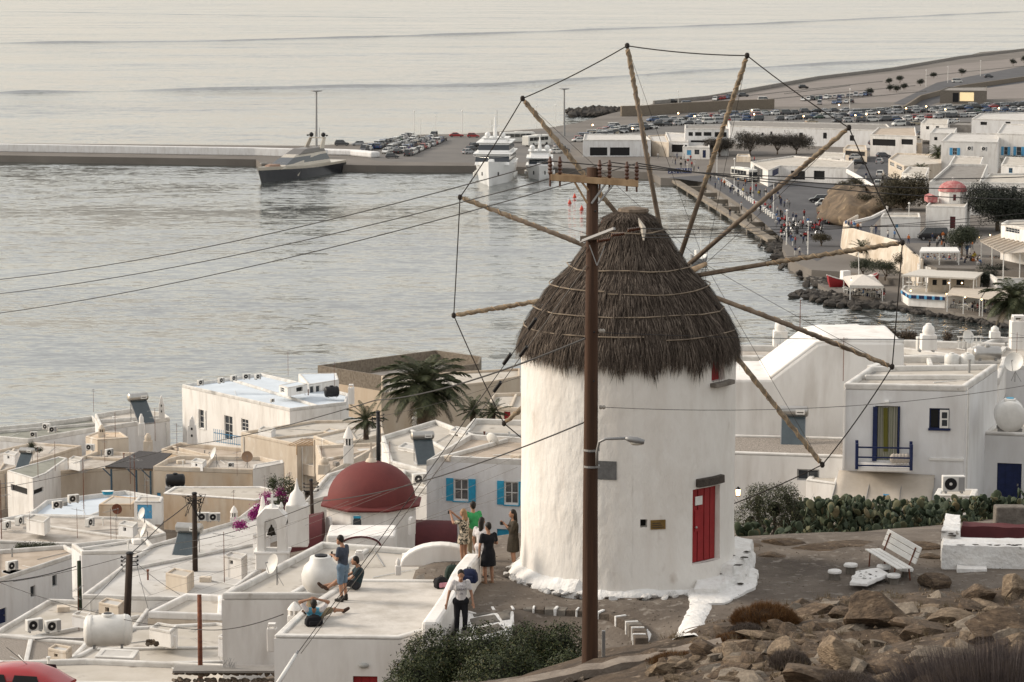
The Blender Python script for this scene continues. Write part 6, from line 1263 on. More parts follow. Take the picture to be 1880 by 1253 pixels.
# big blank wall with slanted top
sw = thing('slant_wall_house', 'large blank white wall with slanting top left of the balcony', 'house', P3(1440, 800, 43.5)); s0 = 43.5
pl = [(1325, 697), (1414, 697), (1452, 668), (1500, 632), (1530, 627), (1660, 629), (1660, 760), (1552, 815), (1325, 808)]; y0 = P3(1440, 750, s0).y; pts = [WY(x, y, y0) for x, y in pl]
mb = MB(); mb.loft([pts, [p + Vector((0, 5.5, 0)) for p in pts]]); mb.build('wall', WHITE, sw, bevel=.12)
mb = MB(); mb.tube([WY(x, y, y0) + Vector((0, .15, .03)) for x, y in pl[1:6]], .10, 8); mb.build('coping', WHITE, sw, smooth=True)
th('white house with gravel roof and small grey window', [(1325, 829), (1560, 837), (1570, 803), (1325, 797)], 46, 3.2, WHITE, GRAVEL, .08, [(1463, 862, 1504, 883, 'w', GREYP, (1, 0))])
th('white sill wall below the gravel-roofed house', [(1480, 880), (1540, 888), (1545, 872), (1490, 868)], 46.5, 2.0, WHITE, ROOFC, .05)
th('white house with navy door at the right frame edge', [(1802, 793), (1905, 797), (1905, 770), (1836, 772)], 45.5, 4.2, WHITE_B, ROOFC, .1, [(1830, 851, 1875, 930, 'd', NAVY)])
th('white back block above the round tank', [(1776, 712), (1834, 672), (1905, 672), (1905, 640), (1840, 636)], 43.5, 4, WHITE_B, ROOFC, .15)
th('white parapet roof with two plastic tanks', [(1600, 690), (1835, 694), (1850, 655), (1600, 652)], 43, 1.5, WHITE, ROOFC, .3)
th('white roofs beside the sea behind the balcony house', [(1500, 655), (1720, 652), (1905, 660), (1905, 632), (1620, 622), (1520, 628)], 39, 3.5, WHITE, ROOFD, .35)
th('low white terrace by the sea left of the slanting wall', [(1325, 690), (1412, 690), (1470, 655), (1325, 652)], 39.5, 3, WHITE, ROOFC, .3)
th('white terrace with grey floor left, by the sea', [(1325, 655), (1420, 652), (1440, 634), (1325, 633)], 37, 3, WHITE, ROOFD, .3)
th('white house corner by the sea at the far right', [(1775, 640), (1905, 652), (1905, 622), (1830, 618)], 38, 3.5, WHITE, GRAVEL, .3)
th('white block carrying the single air conditioner', [(1715, 908), (1790, 912), (1796, 898), (1722, 896)], 49, 1.6, WHITE, ROOFC, .03)
th('white garden wall before the navy door', [(1795, 932), (1905, 938), (1905, 932), (1797, 927)], 47.5, 1.2, WHITE_B, ROOFW, .02)
ac(1750, 905, 49.2, 0, 'on the white block beside the awning', 1.0); ac(1555, 630, 38.5, .15, 'large one on the roof left by the sea', 1.35); ac(1700, 646, 40.5, .1, 'under the round-pot chimney', 1.05); ac(1606, 698, 44.5, 1.0, 'with square grille on the balcony house roof', 1.0); ac(1587, 648, 40, 1.1, 'tall narrow one beside the sail tip', 1.0)
o = place('solar', P3(1456, 818, 45), -.12, 'solar water heater on the gravel roof', .88)
dish(1775, 646, 40, .6, 'grey, beside the white railing', .7); dish(1862, 702, 45, -.5, 'grey, right of the plastic tanks', .85); dish(1428, 645, 38, .4, 'white, on the seaside terrace chimney', .6)
tank_h('water_tank', 'big round white tank above the navy door', 1853, 790, 46.5, 1.3, 1.2, WHITEP, 1.45, 0, TURQ); tank_h('water_tank', 'steel cylinder tank behind the plastic tanks', 1812, 662, 42, 1.25, .62, STEEL, .05, 0, STEEL)
for x, lb in ((1747, 'left'), (1775, 'right')):
    p = P3(x, 682, 44.2); r = thing('plastic_tank', '%s of two white plastic tanks on the roof' % lb, 'water tank', p); mb = MB(); mb.lathe([(.28, 0), (.31, .05), (.31, .3), (.295, .33), (.31, .36), (.31, .62), (.24, .72)], (0, 0, 0), 18); mb.build('drum', WHITEP, r, smooth=40, local=True); mb = MB(); mb.lathe([(.1, .72), (.1, .78)], (0, 0, 0), 10); mb.build('cap', WHITEP, r, local=True)
chimney('round-pot white chimney by the sea, centre right', 1704, 642, 41, 0, 1.15, .7); chimney('round-pot white chimney on the left seaside terrace', 1432, 636, 37.5, 0, 1.3, .7); chimney('small round pot near the right frame edge', 1826, 622, 38, 0, .6, .5); chimney('tall square white chimney at the right frame edge', 1868, 640, 40, 3, 1.6, .7); chimney('thin white pipe vent on the roof by the sea', 1641, 660, 41, 3, .7, .14)
for px, py, s, lb, sc_ in ((1548, 700, 45, 'on the edge of the slanting wall', .75), (1468, 650, 38, 'on the left seaside terrace', 1.1), (1866, 672, 43, 'orange, near the right frame edge', .6)): place('yagi', P3(px, py, s), ru(0, 3), 'television antenna, ' + lb, sc_)
wr = thing('white_railing', 'white railing on the roof near the right chimneys', 'railing', P3(1780, 640, 39.5))
for k in range(6): a = P3(1760 + k * 8, 640, 39.5); mb = MB(); mb.tube([a, a + Vector((0, 0, .55))], .035, 4); mb.build('baluster', WPAINT, wr)
a, b = P3(1757, 640, 39.5), P3(1803, 640, 39.5)
for z in (.3, .55): mb = MB(); mb.tube([a + Vector((0, 0, z)), b + Vector((0, 0, z))], .035, 5); mb.build('rail', WPAINT, wr)
# ================================================================ round the windmill
def gp(px, py, s=None):             # point of the hillside seen at a pixel (march along the sight line)
    r = ray(px, py).normalized(); lo_, t = None, 30.0; prev = 30.0
    while t < 200:
        p = CAMP + r * t
        if p.z < hz(p.x, p.y):
            a, b = prev, t
            for _ in range(18):
                m = (a + b) / 2; q = CAMP + r * m
                if q.z < hz(q.x, q.y): b = m
                else: a = m
            return CAMP + r * b
        prev = t; t += .6
    return CAMP + r * 70
def blob(name, pts, z0, h, m, parent=None, wob=.06, seed=0, top=.93, drop=.15, **k):   # a low rough-edged slab with the given ground outline
    pl = ccw([(p[0], p[1]) for p in pts]); P = []
    for i in range(len(pl)):
        a, b = Vector(pl[i]), Vector(pl[(i + 1) % len(pl)]); n = max(1, int((b - a).length / .12))
        for q in range(n):
            p = a.lerp(b, q / n); P.append(p + Vector((noise.noise(Vector((p.x * 3, p.y * 3, seed))), noise.noise(Vector((p.x * 3, p.y * 3, seed + 5))))) * wob)
    c = sum(P, Vector((0, 0))) / len(P); mb = MB(); T = [c + (p - c) * top for p in P]
    zt = [h + .03 * noise.noise(Vector((p.x * 2.5, p.y * 2.5, seed + 9))) for p in P]; n = len(P)
    mb.add([(p.x, p.y, z0 - drop) for p in P] + [(p.x, p.y, z0 + e * .75) for p, e in zip(P, zt)] + [(p.x, p.y, z0 + e) for p, e in zip(T, zt)] + [(c.x, c.y, z0 + h)],
           [(i, (i + 1) % n, n + (i + 1) % n, n + i) for i in range(n)] + [(n + i, n + (i + 1) % n, 2 * n + (i + 1) % n, 2 * n + i) for i in range(n)] + [(2 * n + i, 2 * n + (i + 1) % n, 3 * n) for i in range(n)])
    return mb.build(name, m, parent, smooth=50, **k)
FLAG = mat('flagstone', (.155, .14, .12), .95, (.10, .09, .078), 4, bump=.6, bscale=14)
# doorstep of painted stones
st = thing('door_steps', 'rough white painted stone steps before the red windmill door', 'steps', G(1330, 1085, MC.z))
for (poly, h, sd) in (([(1268, 1112), (1330, 1110), (1388, 1080), (1392, 1050), (1350, 1030), (1285, 1050), (1260, 1075)], .16, 1), ([(1275, 1088), (1320, 1088), (1372, 1062), (1388, 1022), (1350, 1012), (1290, 1035)], .36, 2), ([(1315, 1058), (1345, 1062), (1376, 1040), (1384, 1010), (1350, 1004), (1310, 1035)], .62, 3)):
    blob('step', [G(x, y, MC.z + h * .5) for x, y in poly], MC.z, h, PAINTW, st, .05, sd)
for px, py, z, w in ((1293, 1056, .40, .16), (1325, 1052, .40, .15), (1356, 1038, .66, .2), (1365, 1024, .66, .16), (1372, 1013, .66, .14), (1358, 1072, .20, .15), (1312, 1072, .2, .13), (1345, 1020, .66, .12)):
    put('stone', random.choice(FOOTGREY), G(px, py, MC.z + z), (w, w * .7, .05), st, (0, 0, ru(0, 3)))
def strip(name, px, w, m, lab, dz=.02, cat='path'):
    mb = MB(); pts = [gp(*p) for p in px]; Q = []
    for i in range(len(pts) - 1):
        for k in range(8): Q.append(pts[i].lerp(pts[i + 1], k / 8))
    Q.append(pts[-1]); rows = []
    for i, p in enumerate(Q):
        t = Q[min(i + 1, len(Q) - 1)] - Q[max(0, i - 1)]; t.z = 0; t.normalize(); nn = Vector((t.y, -t.x, 0)); row = []
        for u in (-1, -.5, 0, .5, 1):
            e = w / 2 * (1 + .25 * noise.noise(Vector((p.x * 2.2 + u, p.y * 2.2, 3)))); q = p + nn * u * e; row.append(Vector((q.x, q.y, hz(q.x, q.y) + dz + (.03 if abs(u) < .9 else -.05))))
        rows.append(row)
    for i in range(len(rows) - 1): mb.add(rows[i] + rows[i + 1], [(j, j + 1, 6 + j, 5 + j) for j in range(4)])
    return mb.build(name, m, smooth=True, kind='structure')
strip('white_painted_path', [(1292, 1098), (1284, 1118), (1272, 1142), (1258, 1172)], .68, PAINTW, '')
# curved retaining edge of dark stones with white painted joints
edge_px = [(868, 1126), (905, 1119), (960, 1117), (1020, 1118), (1080, 1121), (1122, 1127), (1152, 1138), (1168, 1153), (1172, 1172)]
E_ = [G(x, y, MC.z + .04) for x, y in edge_px]; rw = thing('retaining_wall', 'low curved wall of dark stones with white painted joints', 'wall', E_[4])
Q = []; 
for i in range(len(E_) - 1):
    n = max(1, round((E_[i + 1] - E_[i]).length / .30))
    for k in range(n): Q.append(E_[i].lerp(E_[i + 1], k / n))
Q.append(E_[-1])
DKST = mat('dark_wall_stone', (.125, .10, .078), .95, (.075, .06, .048), 5, bump=.8, bscale=18)
for i in range(len(Q) - 1):
    a, b = Q[i], Q[i + 1]; t = (b - a).normalized(); nn = Vector((t.y, -t.x, 0)); hh = .34 + ru(-.03, .05); w0 = .006
    def blk(p, q, o0, o1, z0, z1): return [[v + nn * o0 + Vector((0, 0, z0)) for v in (p,)][0]]
    mb = MB(); p, q = a + t * w0, b - t * w0; mb.loft([[v + nn * -.25 + Vector((0, 0, -.75)), v + nn * (.10 + ru(-.01, .03)) + Vector((0, 0, -.75)), v + nn * (.10 + ru(-.02, .02)) + Vector((0, 0, ru(-.02, .02))), v + nn * -.25] for v in (p, q)]); mb.build('stone', DKST if rnd() < .75 else STONE_G, rw, bevel=.02)
    if i % 2 == 0:
        p, q = a - t * ru(.02, .05), a + t * ru(.02, .05); mb = MB(); mb.loft([[v + nn * -.2 + Vector((0, 0, -.7)), v + nn * .125 + Vector((0, 0, -.34 - ru(0, .1))), v + nn * .125 + Vector((0, 0, .03)), v + nn * -.2 + Vector((0, 0, .03))] for v in (p, q)]); mb.build('painted_joint', PAINTW, rw, bevel=.015)
mb = MB(); 
for seg in ((5, 9), (14, 19), (24, 30)):
    P_ = [Q[k] for k in range(seg[0], min(seg[1], len(Q) - 1))]
    if len(P_) > 2: 
        ring = []
        for v in P_: ring.append([v + Vector((0, -.16 + ru(-.02, .02), -.42)), v + Vector((0, -.13, -.28 + ru(-.03, .03))), v + Vector((0, .0, -.3)), v + Vector((0, .0, -.45))])
        mb.loft(ring)
mb.build('painted_footing', PAINTW, rw)
# white painted kerb curling at the right end
cu = [G(x, y, MC.z - .25) for x, y in ((1172, 1135), (1186, 1150), (1190, 1170), (1183, 1188), (1160, 1196))]; mb = MB(); mb.tube(cu, [.10, .11, .11, .10, .08], 8); mb.build('painted_kerb', PAINTW, rw, smooth=True)
# painted joints between the flagstones beside the boy
fl = thing('flagstone_paving', 'grey flagstones outlined in white paint beside the boy', 'paving', G(900, 1135, MC.z - .05))
fpx = [[(866, 1121), (895, 1117), (906, 1124), (870, 1132)], [(862, 1136), (908, 1128), (918, 1140), (868, 1149)], [(873, 1153), (915, 1144), (926, 1156), (880, 1166)], [(912, 1122), (938, 1120), (936, 1136), (922, 1138)], [(848, 1150), (862, 1150), (868, 1166), (846, 1168)]]
blob('mortar', [G(x, y, MC.z + .02) for x, y in ((840, 1122), (890, 1112), (942, 1114), (944, 1140), (932, 1162), (880, 1174), (838, 1172))], MC.z - .06, .08, PAINTW, fl, .03, 3, .97)
for k, f in enumerate(fpx): blob('flagstone', [G(x, y, MC.z + .045) for x, y in f], MC.z, .04, FLAG, fl, .02, k, .96)
# sloped white stair wall at the terrace
sw2 = thing('stair_wall', 'sloping white wall beside the stairs down from the terrace', 'wall', G(830, 1150, MC.z))
mb = MB(); A1, A2 = G(786, 1172, MC.z), G(866, 1070, MC.z); pr = [(.0, .42), (.18, .46), (.42, .52), (.62, .74), (.75, .80), (1.0, .80)]
mb.loft([[A1.lerp(A2, t) + Vector((-.22, 0, -1.6)), A1.lerp(A2, t) + Vector((.30, 0, -1.6)), A1.lerp(A2, t) + Vector((.26, 0, h)), A1.lerp(A2, t) + Vector((-.16, 0, h))] for t, h in pr]); mb.build('wall_body', WHITE, sw2, bevel=.09)
for k in range(6):
    c = G(828, 1166, MC.z - .35) + Vector((.62, .28 * k - .6, -.17 * (5 - k) * .6)); mb = MB(); mb.box(c + Vector((0, 0, -.3)), (.8, .3, .6)); mb.build('step', FLAG, sw2, bevel=.02)
# grey outcrop left of the people
blob('rock_outcrop', [G(x, y, MC.z + .05) for x, y in ((762, 1060), (850, 1062), (880, 1030), (850, 1008), (806, 1015), (770, 1040))], MC.z - .2, .24, STONE_G, None, .12, 8, .7, kind='structure')
mb = MB(); c = G(808, 1035, MC.z); pts = [c + Vector((1.1 * cos(pi * k / 14), 0, .62 * sin(pi * k / 14) - .1)) for k in range(15)]; mb.loft([[p + Vector((0, y, 0)) for p in pts] for y in (0, .5)]); mb.build('rounded_wall', WHITE, label='low rounded white wall end beside the red vault', cat='wall', bevel=.05)
# bench
bp_ = G(1640, 1056, MC.z + .02); bn = thing('park_bench', 'white slatted bench with slanted back facing the harbour', 'bench', bp_)
s0, s1, b0, b1 = G(1592, 1010, MC.z + .45), G(1652, 1046, MC.z + .45), G(1626, 985, MC.z + .85), G(1672, 1027, MC.z + .85)
dvec = (s1 - s0); side = Vector((dvec.y, -dvec.x, 0)).normalized(); side = side if side.x > 0 else -side
for k in range(3): a, b = s0 + side * (.15 * k), s1 + side * (.15 * k); mb = MB(); mb.loft([[p + side * -.065, p + side * .065, p + side * .065 + Vector((0, 0, .035)), p + side * -.065 + Vector((0, 0, .035))] for p in (a, b)]); mb.build('seat_slat', WPAINT, bn, bevel=.008)
back = side * .42
for k in range(3): o_ = back + side * (.06 * k) + Vector((0, 0, .12 + .15 * k)); mb = MB(); mb.loft([[p + o_, p + o_ + side * .03, p + o_ + side * .08 + Vector((0, 0, .13)), p + o_ + side * .05 + Vector((0, 0, .13))] for p in (s0, s1)]); mb.build('back_slat', WPAINT, bn, bevel=.008)
for t in (.12, .88):
    p = s0.lerp(s1, t); mb = MB(); mb.tube([p + side * -.05 + Vector((0, 0, -.45)), p + side * -.02, p + side * .36, p + side * .55 + Vector((0, 0, .5))], .022, 6); mb.tube([p + side * .36, p + side * .42 + Vector((0, 0, -.45))], .022, 6); mb.build('iron_leg', RUST, bn)
# stone table and stools painted with white joints
tb = thing('stone_table', 'low stone table painted with white joints before the bench', 'table', G(1590, 1072, MC.z))
blob('top', [G(x, y, MC.z + .3) for x, y in ((1560, 1068), (1592, 1070), (1632, 1052), (1610, 1042), (1572, 1048))], MC.z + .2, .09, PAINTW, tb, .03, 4, .97, 0)
blob('base', [G(x, y, MC.z) for x, y in ((1566, 1078), (1590, 1080), (1620, 1064), (1606, 1056), (1574, 1062))], MC.z, .26, STONE_G, tb, .03, 5)
for k in range(14): put('stone', random.choice(FOOTGREY), G(ru(1574, 1612), ru(1048, 1064), MC.z + .31), (.05, .035, .02), tb, (0, 0, ru(0, 3)))
for i, (x, y) in enumerate(((1532, 1068), (1562, 1056), (1640, 1076), (1664, 1064), (1576, 1080), (1622, 1060))):
    c = G(x, y, MC.z); r = thing('stone_stool', 'small round stone stool with white painted rim, %s' % ('leftmost of the ring', 'far left one by the table', 'near right one before the bench', 'rightmost of the ring', 'nearest one in the middle', 'far right one against the bench')[i], 'stool', c, group='stone stools round the low table')
    blob('seat', [c + Vector((.19 * cos(a), .19 * sin(a), 0)) for a in [2 * pi * k / 10 for k in range(10)]], MC.z + .24, .07, PAINTW, r, .03, i, .9, 0); blob('pedestal', [c + Vector((.14 * cos(a), .14 * sin(a), 0)) for a in [2 * pi * k / 8 for k in range(8)]], MC.z, .26, STONE_G, r, .03, i + 9, .95)
    if i in (0, 2, 3): blob('painted_slab', [c + Vector((-.1 + .24 * cos(a), -.35 + .16 * sin(a), 0)) for a in [2 * pi * k / 9 for k in range(9)]], MC.z - .02, .07, PAINTW, r, .05, i + 20, .9)
# stone planter at the right with white joints and a red inner wall
pw = thing('stone_enclosure', 'whitewashed stone enclosure with dark red inner wall', 'wall', G(1800, 1048, MC.z))
for nm, px, h, m in (('front_wall', [(1728, 1046), (1900, 1050), (1900, 1032), (1728, 1030)], .66, PAINTW), ('side_wall', [(1728, 1030), (1762, 1032), (1762, 1000), (1735, 998)], .86, PAINTW), ('red_wall', [(1763, 1012), (1900, 1018), (1900, 1010), (1765, 1004)], .72, RVAULT), ('threshold', [(1756, 1054), (1812, 1055), (1812, 1048), (1756, 1047)], .14, PAINTW)):
    blob(nm, [G(x, y, MC.z) for x, y in px], MC.z, h, m, pw, .03, len(nm), .97)
for k in range(34):
    u = rnd(); px = 1732 + 165 * u; c = G(px, 1047, MC.z); 
    if k < 16: loc = c + Vector((0, .12 + ru(-.04, .1), .66))
    else: loc = G(ru(1730, 1760), ru(1030, 1034), MC.z) + Vector((0, -.02, ru(.1, .85)))
    put('stone', random.choice(FOOTGREY), loc, (ru(.09, .2), ru(.07, .1), ru(.03, .07)), pw, (0, 0, ru(-.2, .2)))
mb = MB(); c = G(1856, 1003, MC.z); mb.box(c + Vector((0, .3, .55)), (.9, .5, 1.1), 0, None, .96); mb.build('end_pier', STONE_G, pw, bevel=.05)
# drystone wall at the bottom centre
dw_ = thing('drystone_wall', 'low drystone wall running up from the bottom edge', 'wall', P3(1120, 1253, 98))
a, b = P3(915, 1262, 99), P3(1325, 1180, 96); DRYM = [rock_mesh(300 + i, mat('wall_stone_brown', (.25, .205, .16), .95, (.14, .11, .085), 4, bump=.8, bscale=14, speck=((.34, .30, .25), 3, .6)), 2, .3) for i in range(6)]
for k in range(30):
    t = (k + .5) / 30; p = a.lerp(b, t)
    for j in range(4): put('stone', random.choice(DRYM), p + Vector((ru(-.05, .05), ru(-.1, .2), -.12 - .17 * j)), (ru(.16, .26), ru(.18, .26), ru(.09, .14)), dw_, (ru(-.15, .15), ru(-.15, .15), ru(-.5, .5) + .2))
mb = MB(); ring = []
for k in range(25):
    t = k / 24; p = a.lerp(b, t); wv = Vector((.0, .3 + .04 * noise.noise(Vector((k * .6, 0, 0))), 0)); zz_ = Vector((0, 0, .02 + .05 * noise.noise(Vector((k * .5, 7, 0))))); ring.append([p - wv * .6 - Vector((0, 0, .12)), p - wv * .55 + zz_, p + wv + zz_, p + wv - Vector((0, 0, .2))])
mb.loft(ring); mb.build('coping', mat('coping_stone', (.24, .205, .17), .95, (.16, .13, .105), 3, bump=.8, bscale=12), dw_, smooth=40)
# boulders of the near slope
RKB = mat('slope_rock', (.145, .104, .070), .95, (.046, .033, .024), 2.2, (1, 1, 2.2), 1.8, 7, detail=12, lo=.34, hi=.64, speck=((.28, .23, .17), 5, .62))
RKT = mat('slope_rock_pale', (.27, .205, .14), .95, (.10, .073, .05), 2.4, (1, 1, 2), 1.8, 8, detail=12, lo=.34, hi=.66)
BIG = [rock_mesh(500 + i, RKB, 3, .38) for i in range(7)] + [rock_mesh(520 + i, RKT, 3, .35) for i in range(4)]
big_list = [(1618, 1120, 92, .50, .36, .50, 0, 'large upright grey boulder with a split tan face'), (1590, 1118, 93, .14, .26, .46, 8, 'tan split slab leaning on the large upright boulder'), (1500, 1120, 91, .55, .3, .16, 1, 'long flat boulder left of the upright boulder'), (1545, 1122, 91, .26, .22, .22, 2, 'rounded boulder between the flat and the upright boulder'), (1720, 1066, 78, .42, .3, .26, 3, 'pale boulder below the white enclosure'), (1760, 1130, 92, .55, .4, .16, 9, 'low wide boulder right of the upright boulder'), (1700, 1148, 96, .5, .35, .18, 5, 'low brown boulder below the upright boulder'), (1545, 1200, 106, .42, .4, .34, 8, 'rounded tan boulder in the middle of the slope'), (1440, 1190, 104, .32, .3, .28, 10, 'tan block left of the rounded boulder'), (1865, 1075, 78, .3, .3, .3, 9, 'rounded pale boulder at the right frame edge'), (1850, 1140, 94, .6, .45, .3, 4, 'big sloping brown boulder at the right frame edge'), (1640, 1215, 110, .5, .4, .16, 6, 'flat slab low on the slope'), (1350, 1230, 106, .4, .3, .16, 1, 'flat stone at the bottom of the slope'), (1480, 1235, 112, .5, .4, .35, 2, 'dark boulder near the bottom edge'), (1800, 1085, 80, .35, .3, .26, 6, 'brown boulder near the enclosure threshold'), (1400, 1165, 98, .5, .28, .12, 7, 'thin pale slab above the tan block')]
for x, y, s, sx, sy, sz, k, lb in big_list:
    p = gp(x, y + sz * s * .6); put('boulder', BIG[k], (p.x, p.y, p.z + sz * .35), (sx * 1.4, sy * 1.4, sz * 1.4), None, (ru(-.15, .15), ru(-.2, .2), ru(-.4, .4)), lb, 'boulder', 'boulders on the near slope')
SMR = [rock_mesh(600 + i, (RKB, RKT, STONE)[i % 3], 2, .35) for i in range(9)]
RS = random.Random(3); cnt = 0
while cnt < 300:
    px, py = RS.uniform(1180, 1890), RS.uniform(1080, 1262)
    lim = 1205 - (px - 1180) * .42 if px < 1480 else 1085
    if py < lim + 6: continue
    p = gp(px, py)
    if p.y > 66: continue
    q = RS.choice((.08, .1, .13, .17, .22, .28, .36, .44)); put('stone', RS.choice(SMR), p - Vector((0, 0, q * .12)), (q * RS.uniform(.9, 1.7), q, q * RS.uniform(.45, .8)), GROUND, (RS.uniform(-.3, .3), RS.uniform(-.3, .3), RS.uniform(0, 6))); cnt += 1
gr = MB()
for k in range(1500):
    px, py = RS.uniform(1180, 1890), RS.uniform(1090, 1262)
    if py < (1205 - (px - 1180) * .42 if px < 1480 else 1085) + 4: continue
    p = P3(px, py, 100); y_ = RS.uniform(24, 62); p = WY(px, 1200, y_); z = hz(p.x, p.y); q = RS.uniform(.015, .05); c = Vector((p.x, p.y, z + q * .2 + .04))
    gr.add([c + Vector((q, 0, -q * .4)), c + Vector((-q * .6, q * .8, -q * .4)), c + Vector((-q * .7, -q * .7, -q * .4)), c + Vector((0, 0, q * .7))], [(0, 1, 3), (1, 2, 3), (2, 0, 3)])
gr.build('gravel', RKT, kind='stuff')
tf = MB()
for k in range(420):
    px, py = RS.uniform(1190, 1890), RS.uniform(1095, 1262)
    if py < (1205 - (px - 1180) * .42 if px < 1480 else 1085) + 8: continue
    c = WY(px, 1200, RS.uniform(26, 60)); c.z = hz(c.x, c.y)
    for _ in range(22):
        d = Vector((RS.gauss(0, .09), RS.gauss(0, .09), RS.uniform(.06, .24))); w = Vector((.004, .002, 0)); b0 = c + Vector((RS.gauss(0, .04), RS.gauss(0, .04), 0)); tf.add([b0 - w, b0 + w, b0 + d], [(0, 1, 2)])
tf.build('dry_grass', leaf_mat('dry_grass', (.10, .075, .045), (.24, .185, .11)), kind='stuff', recalc=False)
pbl = MB()
for k in range(2600):
    c = Vector((RS.uniform(-3, 14), RS.uniform(62.5, 75), 0)); c.z = hz(c.x, c.y); q = RS.uniform(.012, .04)
    if (c.xy - MC.xy).length < 3.3: continue
    pbl.add([c + Vector((q, 0, 0)), c + Vector((-q * .6, q * .8, 0)), c + Vector((-q * .7, -q * .7, 0)), c + Vector((0, 0, q * .8))], [(0, 1, 3), (1, 2, 3), (2, 0, 3)])
pbl.build('pebbles', STONE, kind='stuff')
for x, y, w in ((1372, 1005, 1.0), (1445, 1000, .8), (1500, 1008, 1.3), (1560, 1000, 1.1), (1690, 1006, .9), (1710, 1024, .6), (1420, 1022, .7)): put('stone', BIG[(x // 7) % 7], G(x, y, MC.z + .02), (w, w * .55, .22), GROUND, (0, 0, ru(-.3, .3)))
# dry cushion shrubs: hundreds of thin twigs each
def cushion(label, px, py, s, rx, ry, h, n, cols, name='dry_shrub', seed=1, wid=.006, cat='shrub', grp='dry cushion shrubs', loc=None):
    c = loc or P3(px, py, s); c = Vector((c.x, c.y, min(c.z, hz(c.x, c.y) + .1))); r = thing(name, label, cat, c, group=grp); R = random.Random(seed); mb = MB(); m = leaf_mat(*cols)
    for k in range(n):
        a = R.uniform(0, 2 * pi); q = math.sqrt(R.random()); bx_ = Vector((rx * q * cos(a) * .6, ry * q * sin(a) * .6, -.05)); e = 1 + .18 * noise.noise(Vector((cos(a) * 2, sin(a) * 2, q * 3 + seed)))
        tp = Vector((rx * q * cos(a), ry * q * sin(a), h * math.sqrt(max(0, 1 - q * q * .92)) * R.uniform(.75, 1.08))) * e; md = bx_.lerp(tp, .55) + Vector((R.gauss(0, .03), R.gauss(0, .03), R.gauss(0, .02))); w = Vector((R.gauss(0, 1), R.gauss(0, 1), 0)).normalized() * wid
        mb.add([c + bx_ - w, c + bx_ + w, c + md + w, c + md - w, c + tp], [(0, 1, 2, 3), (3, 2, 4)])
    mb.build('twigs', m, r, recalc=False)
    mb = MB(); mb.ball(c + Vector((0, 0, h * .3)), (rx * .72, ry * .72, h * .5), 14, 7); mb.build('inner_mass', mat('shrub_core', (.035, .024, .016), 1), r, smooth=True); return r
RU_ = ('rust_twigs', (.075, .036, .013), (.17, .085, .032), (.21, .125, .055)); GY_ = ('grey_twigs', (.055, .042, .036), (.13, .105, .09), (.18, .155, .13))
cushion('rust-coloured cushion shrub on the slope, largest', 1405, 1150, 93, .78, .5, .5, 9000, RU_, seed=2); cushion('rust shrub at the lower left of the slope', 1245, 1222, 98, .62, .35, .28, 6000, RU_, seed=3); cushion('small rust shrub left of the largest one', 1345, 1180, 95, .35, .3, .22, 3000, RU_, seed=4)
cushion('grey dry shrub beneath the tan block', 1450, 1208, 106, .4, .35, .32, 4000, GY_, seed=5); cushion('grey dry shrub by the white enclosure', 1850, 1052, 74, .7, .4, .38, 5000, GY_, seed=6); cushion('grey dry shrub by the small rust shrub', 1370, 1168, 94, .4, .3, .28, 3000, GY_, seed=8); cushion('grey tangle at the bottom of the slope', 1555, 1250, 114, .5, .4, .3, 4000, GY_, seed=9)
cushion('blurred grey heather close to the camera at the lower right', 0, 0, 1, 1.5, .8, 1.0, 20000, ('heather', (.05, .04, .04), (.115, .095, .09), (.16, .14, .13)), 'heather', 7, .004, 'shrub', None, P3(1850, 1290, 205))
# clipped dark evergreen bush at the bottom
def bush(label, lobes, n, size, m, seed, name='evergreen_bush', core=.6, cat='bush'):
    R = random.Random(seed); c0 = lobes[0][0]; r = thing(name, label, cat, (c0.x, c0.y, min(l[0].z - l[1][2] for l in lobes))); mb = MB(); tot = sum(l[1][0] * l[1][2] for l in lobes)
    for i, (c, q) in enumerate(lobes): leaves(mb, c, q, int(n * q[0] * q[2] / tot), size, R, .72, 6, noise_amp=.22, seed=seed + i, low=-.75)
    mb.build('foliage', m, r, recalc=False)
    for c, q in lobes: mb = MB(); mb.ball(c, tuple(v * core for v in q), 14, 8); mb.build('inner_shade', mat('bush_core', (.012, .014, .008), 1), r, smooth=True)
    for c, q in lobes[:4]: mb = MB(); mb.tube([c - Vector((0, 0, q[2] * 1.2)), c - Vector((0, 0, q[2] * .3))], .05, 6); mb.build('stem', WOODG, r)
    return r
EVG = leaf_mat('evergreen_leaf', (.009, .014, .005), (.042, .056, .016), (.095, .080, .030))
bush('large dark evergreen bush before the terrace', [(P3(x, y, s), q) for x, y, s, q in ((800, 1232, 80, (.85, .9, .95)), (885, 1215, 80, (.8, .9, .85)), (970, 1205, 81, (.75, .85, .75)), (1030, 1195, 81, (.55, .7, .62)), (760, 1262, 82, (.6, .7, .7)), (930, 1262, 83, (1.1, .8, .9)), (1045, 1245, 84, (.5, .6, .6)))], 56000, .034, EVG, 4)
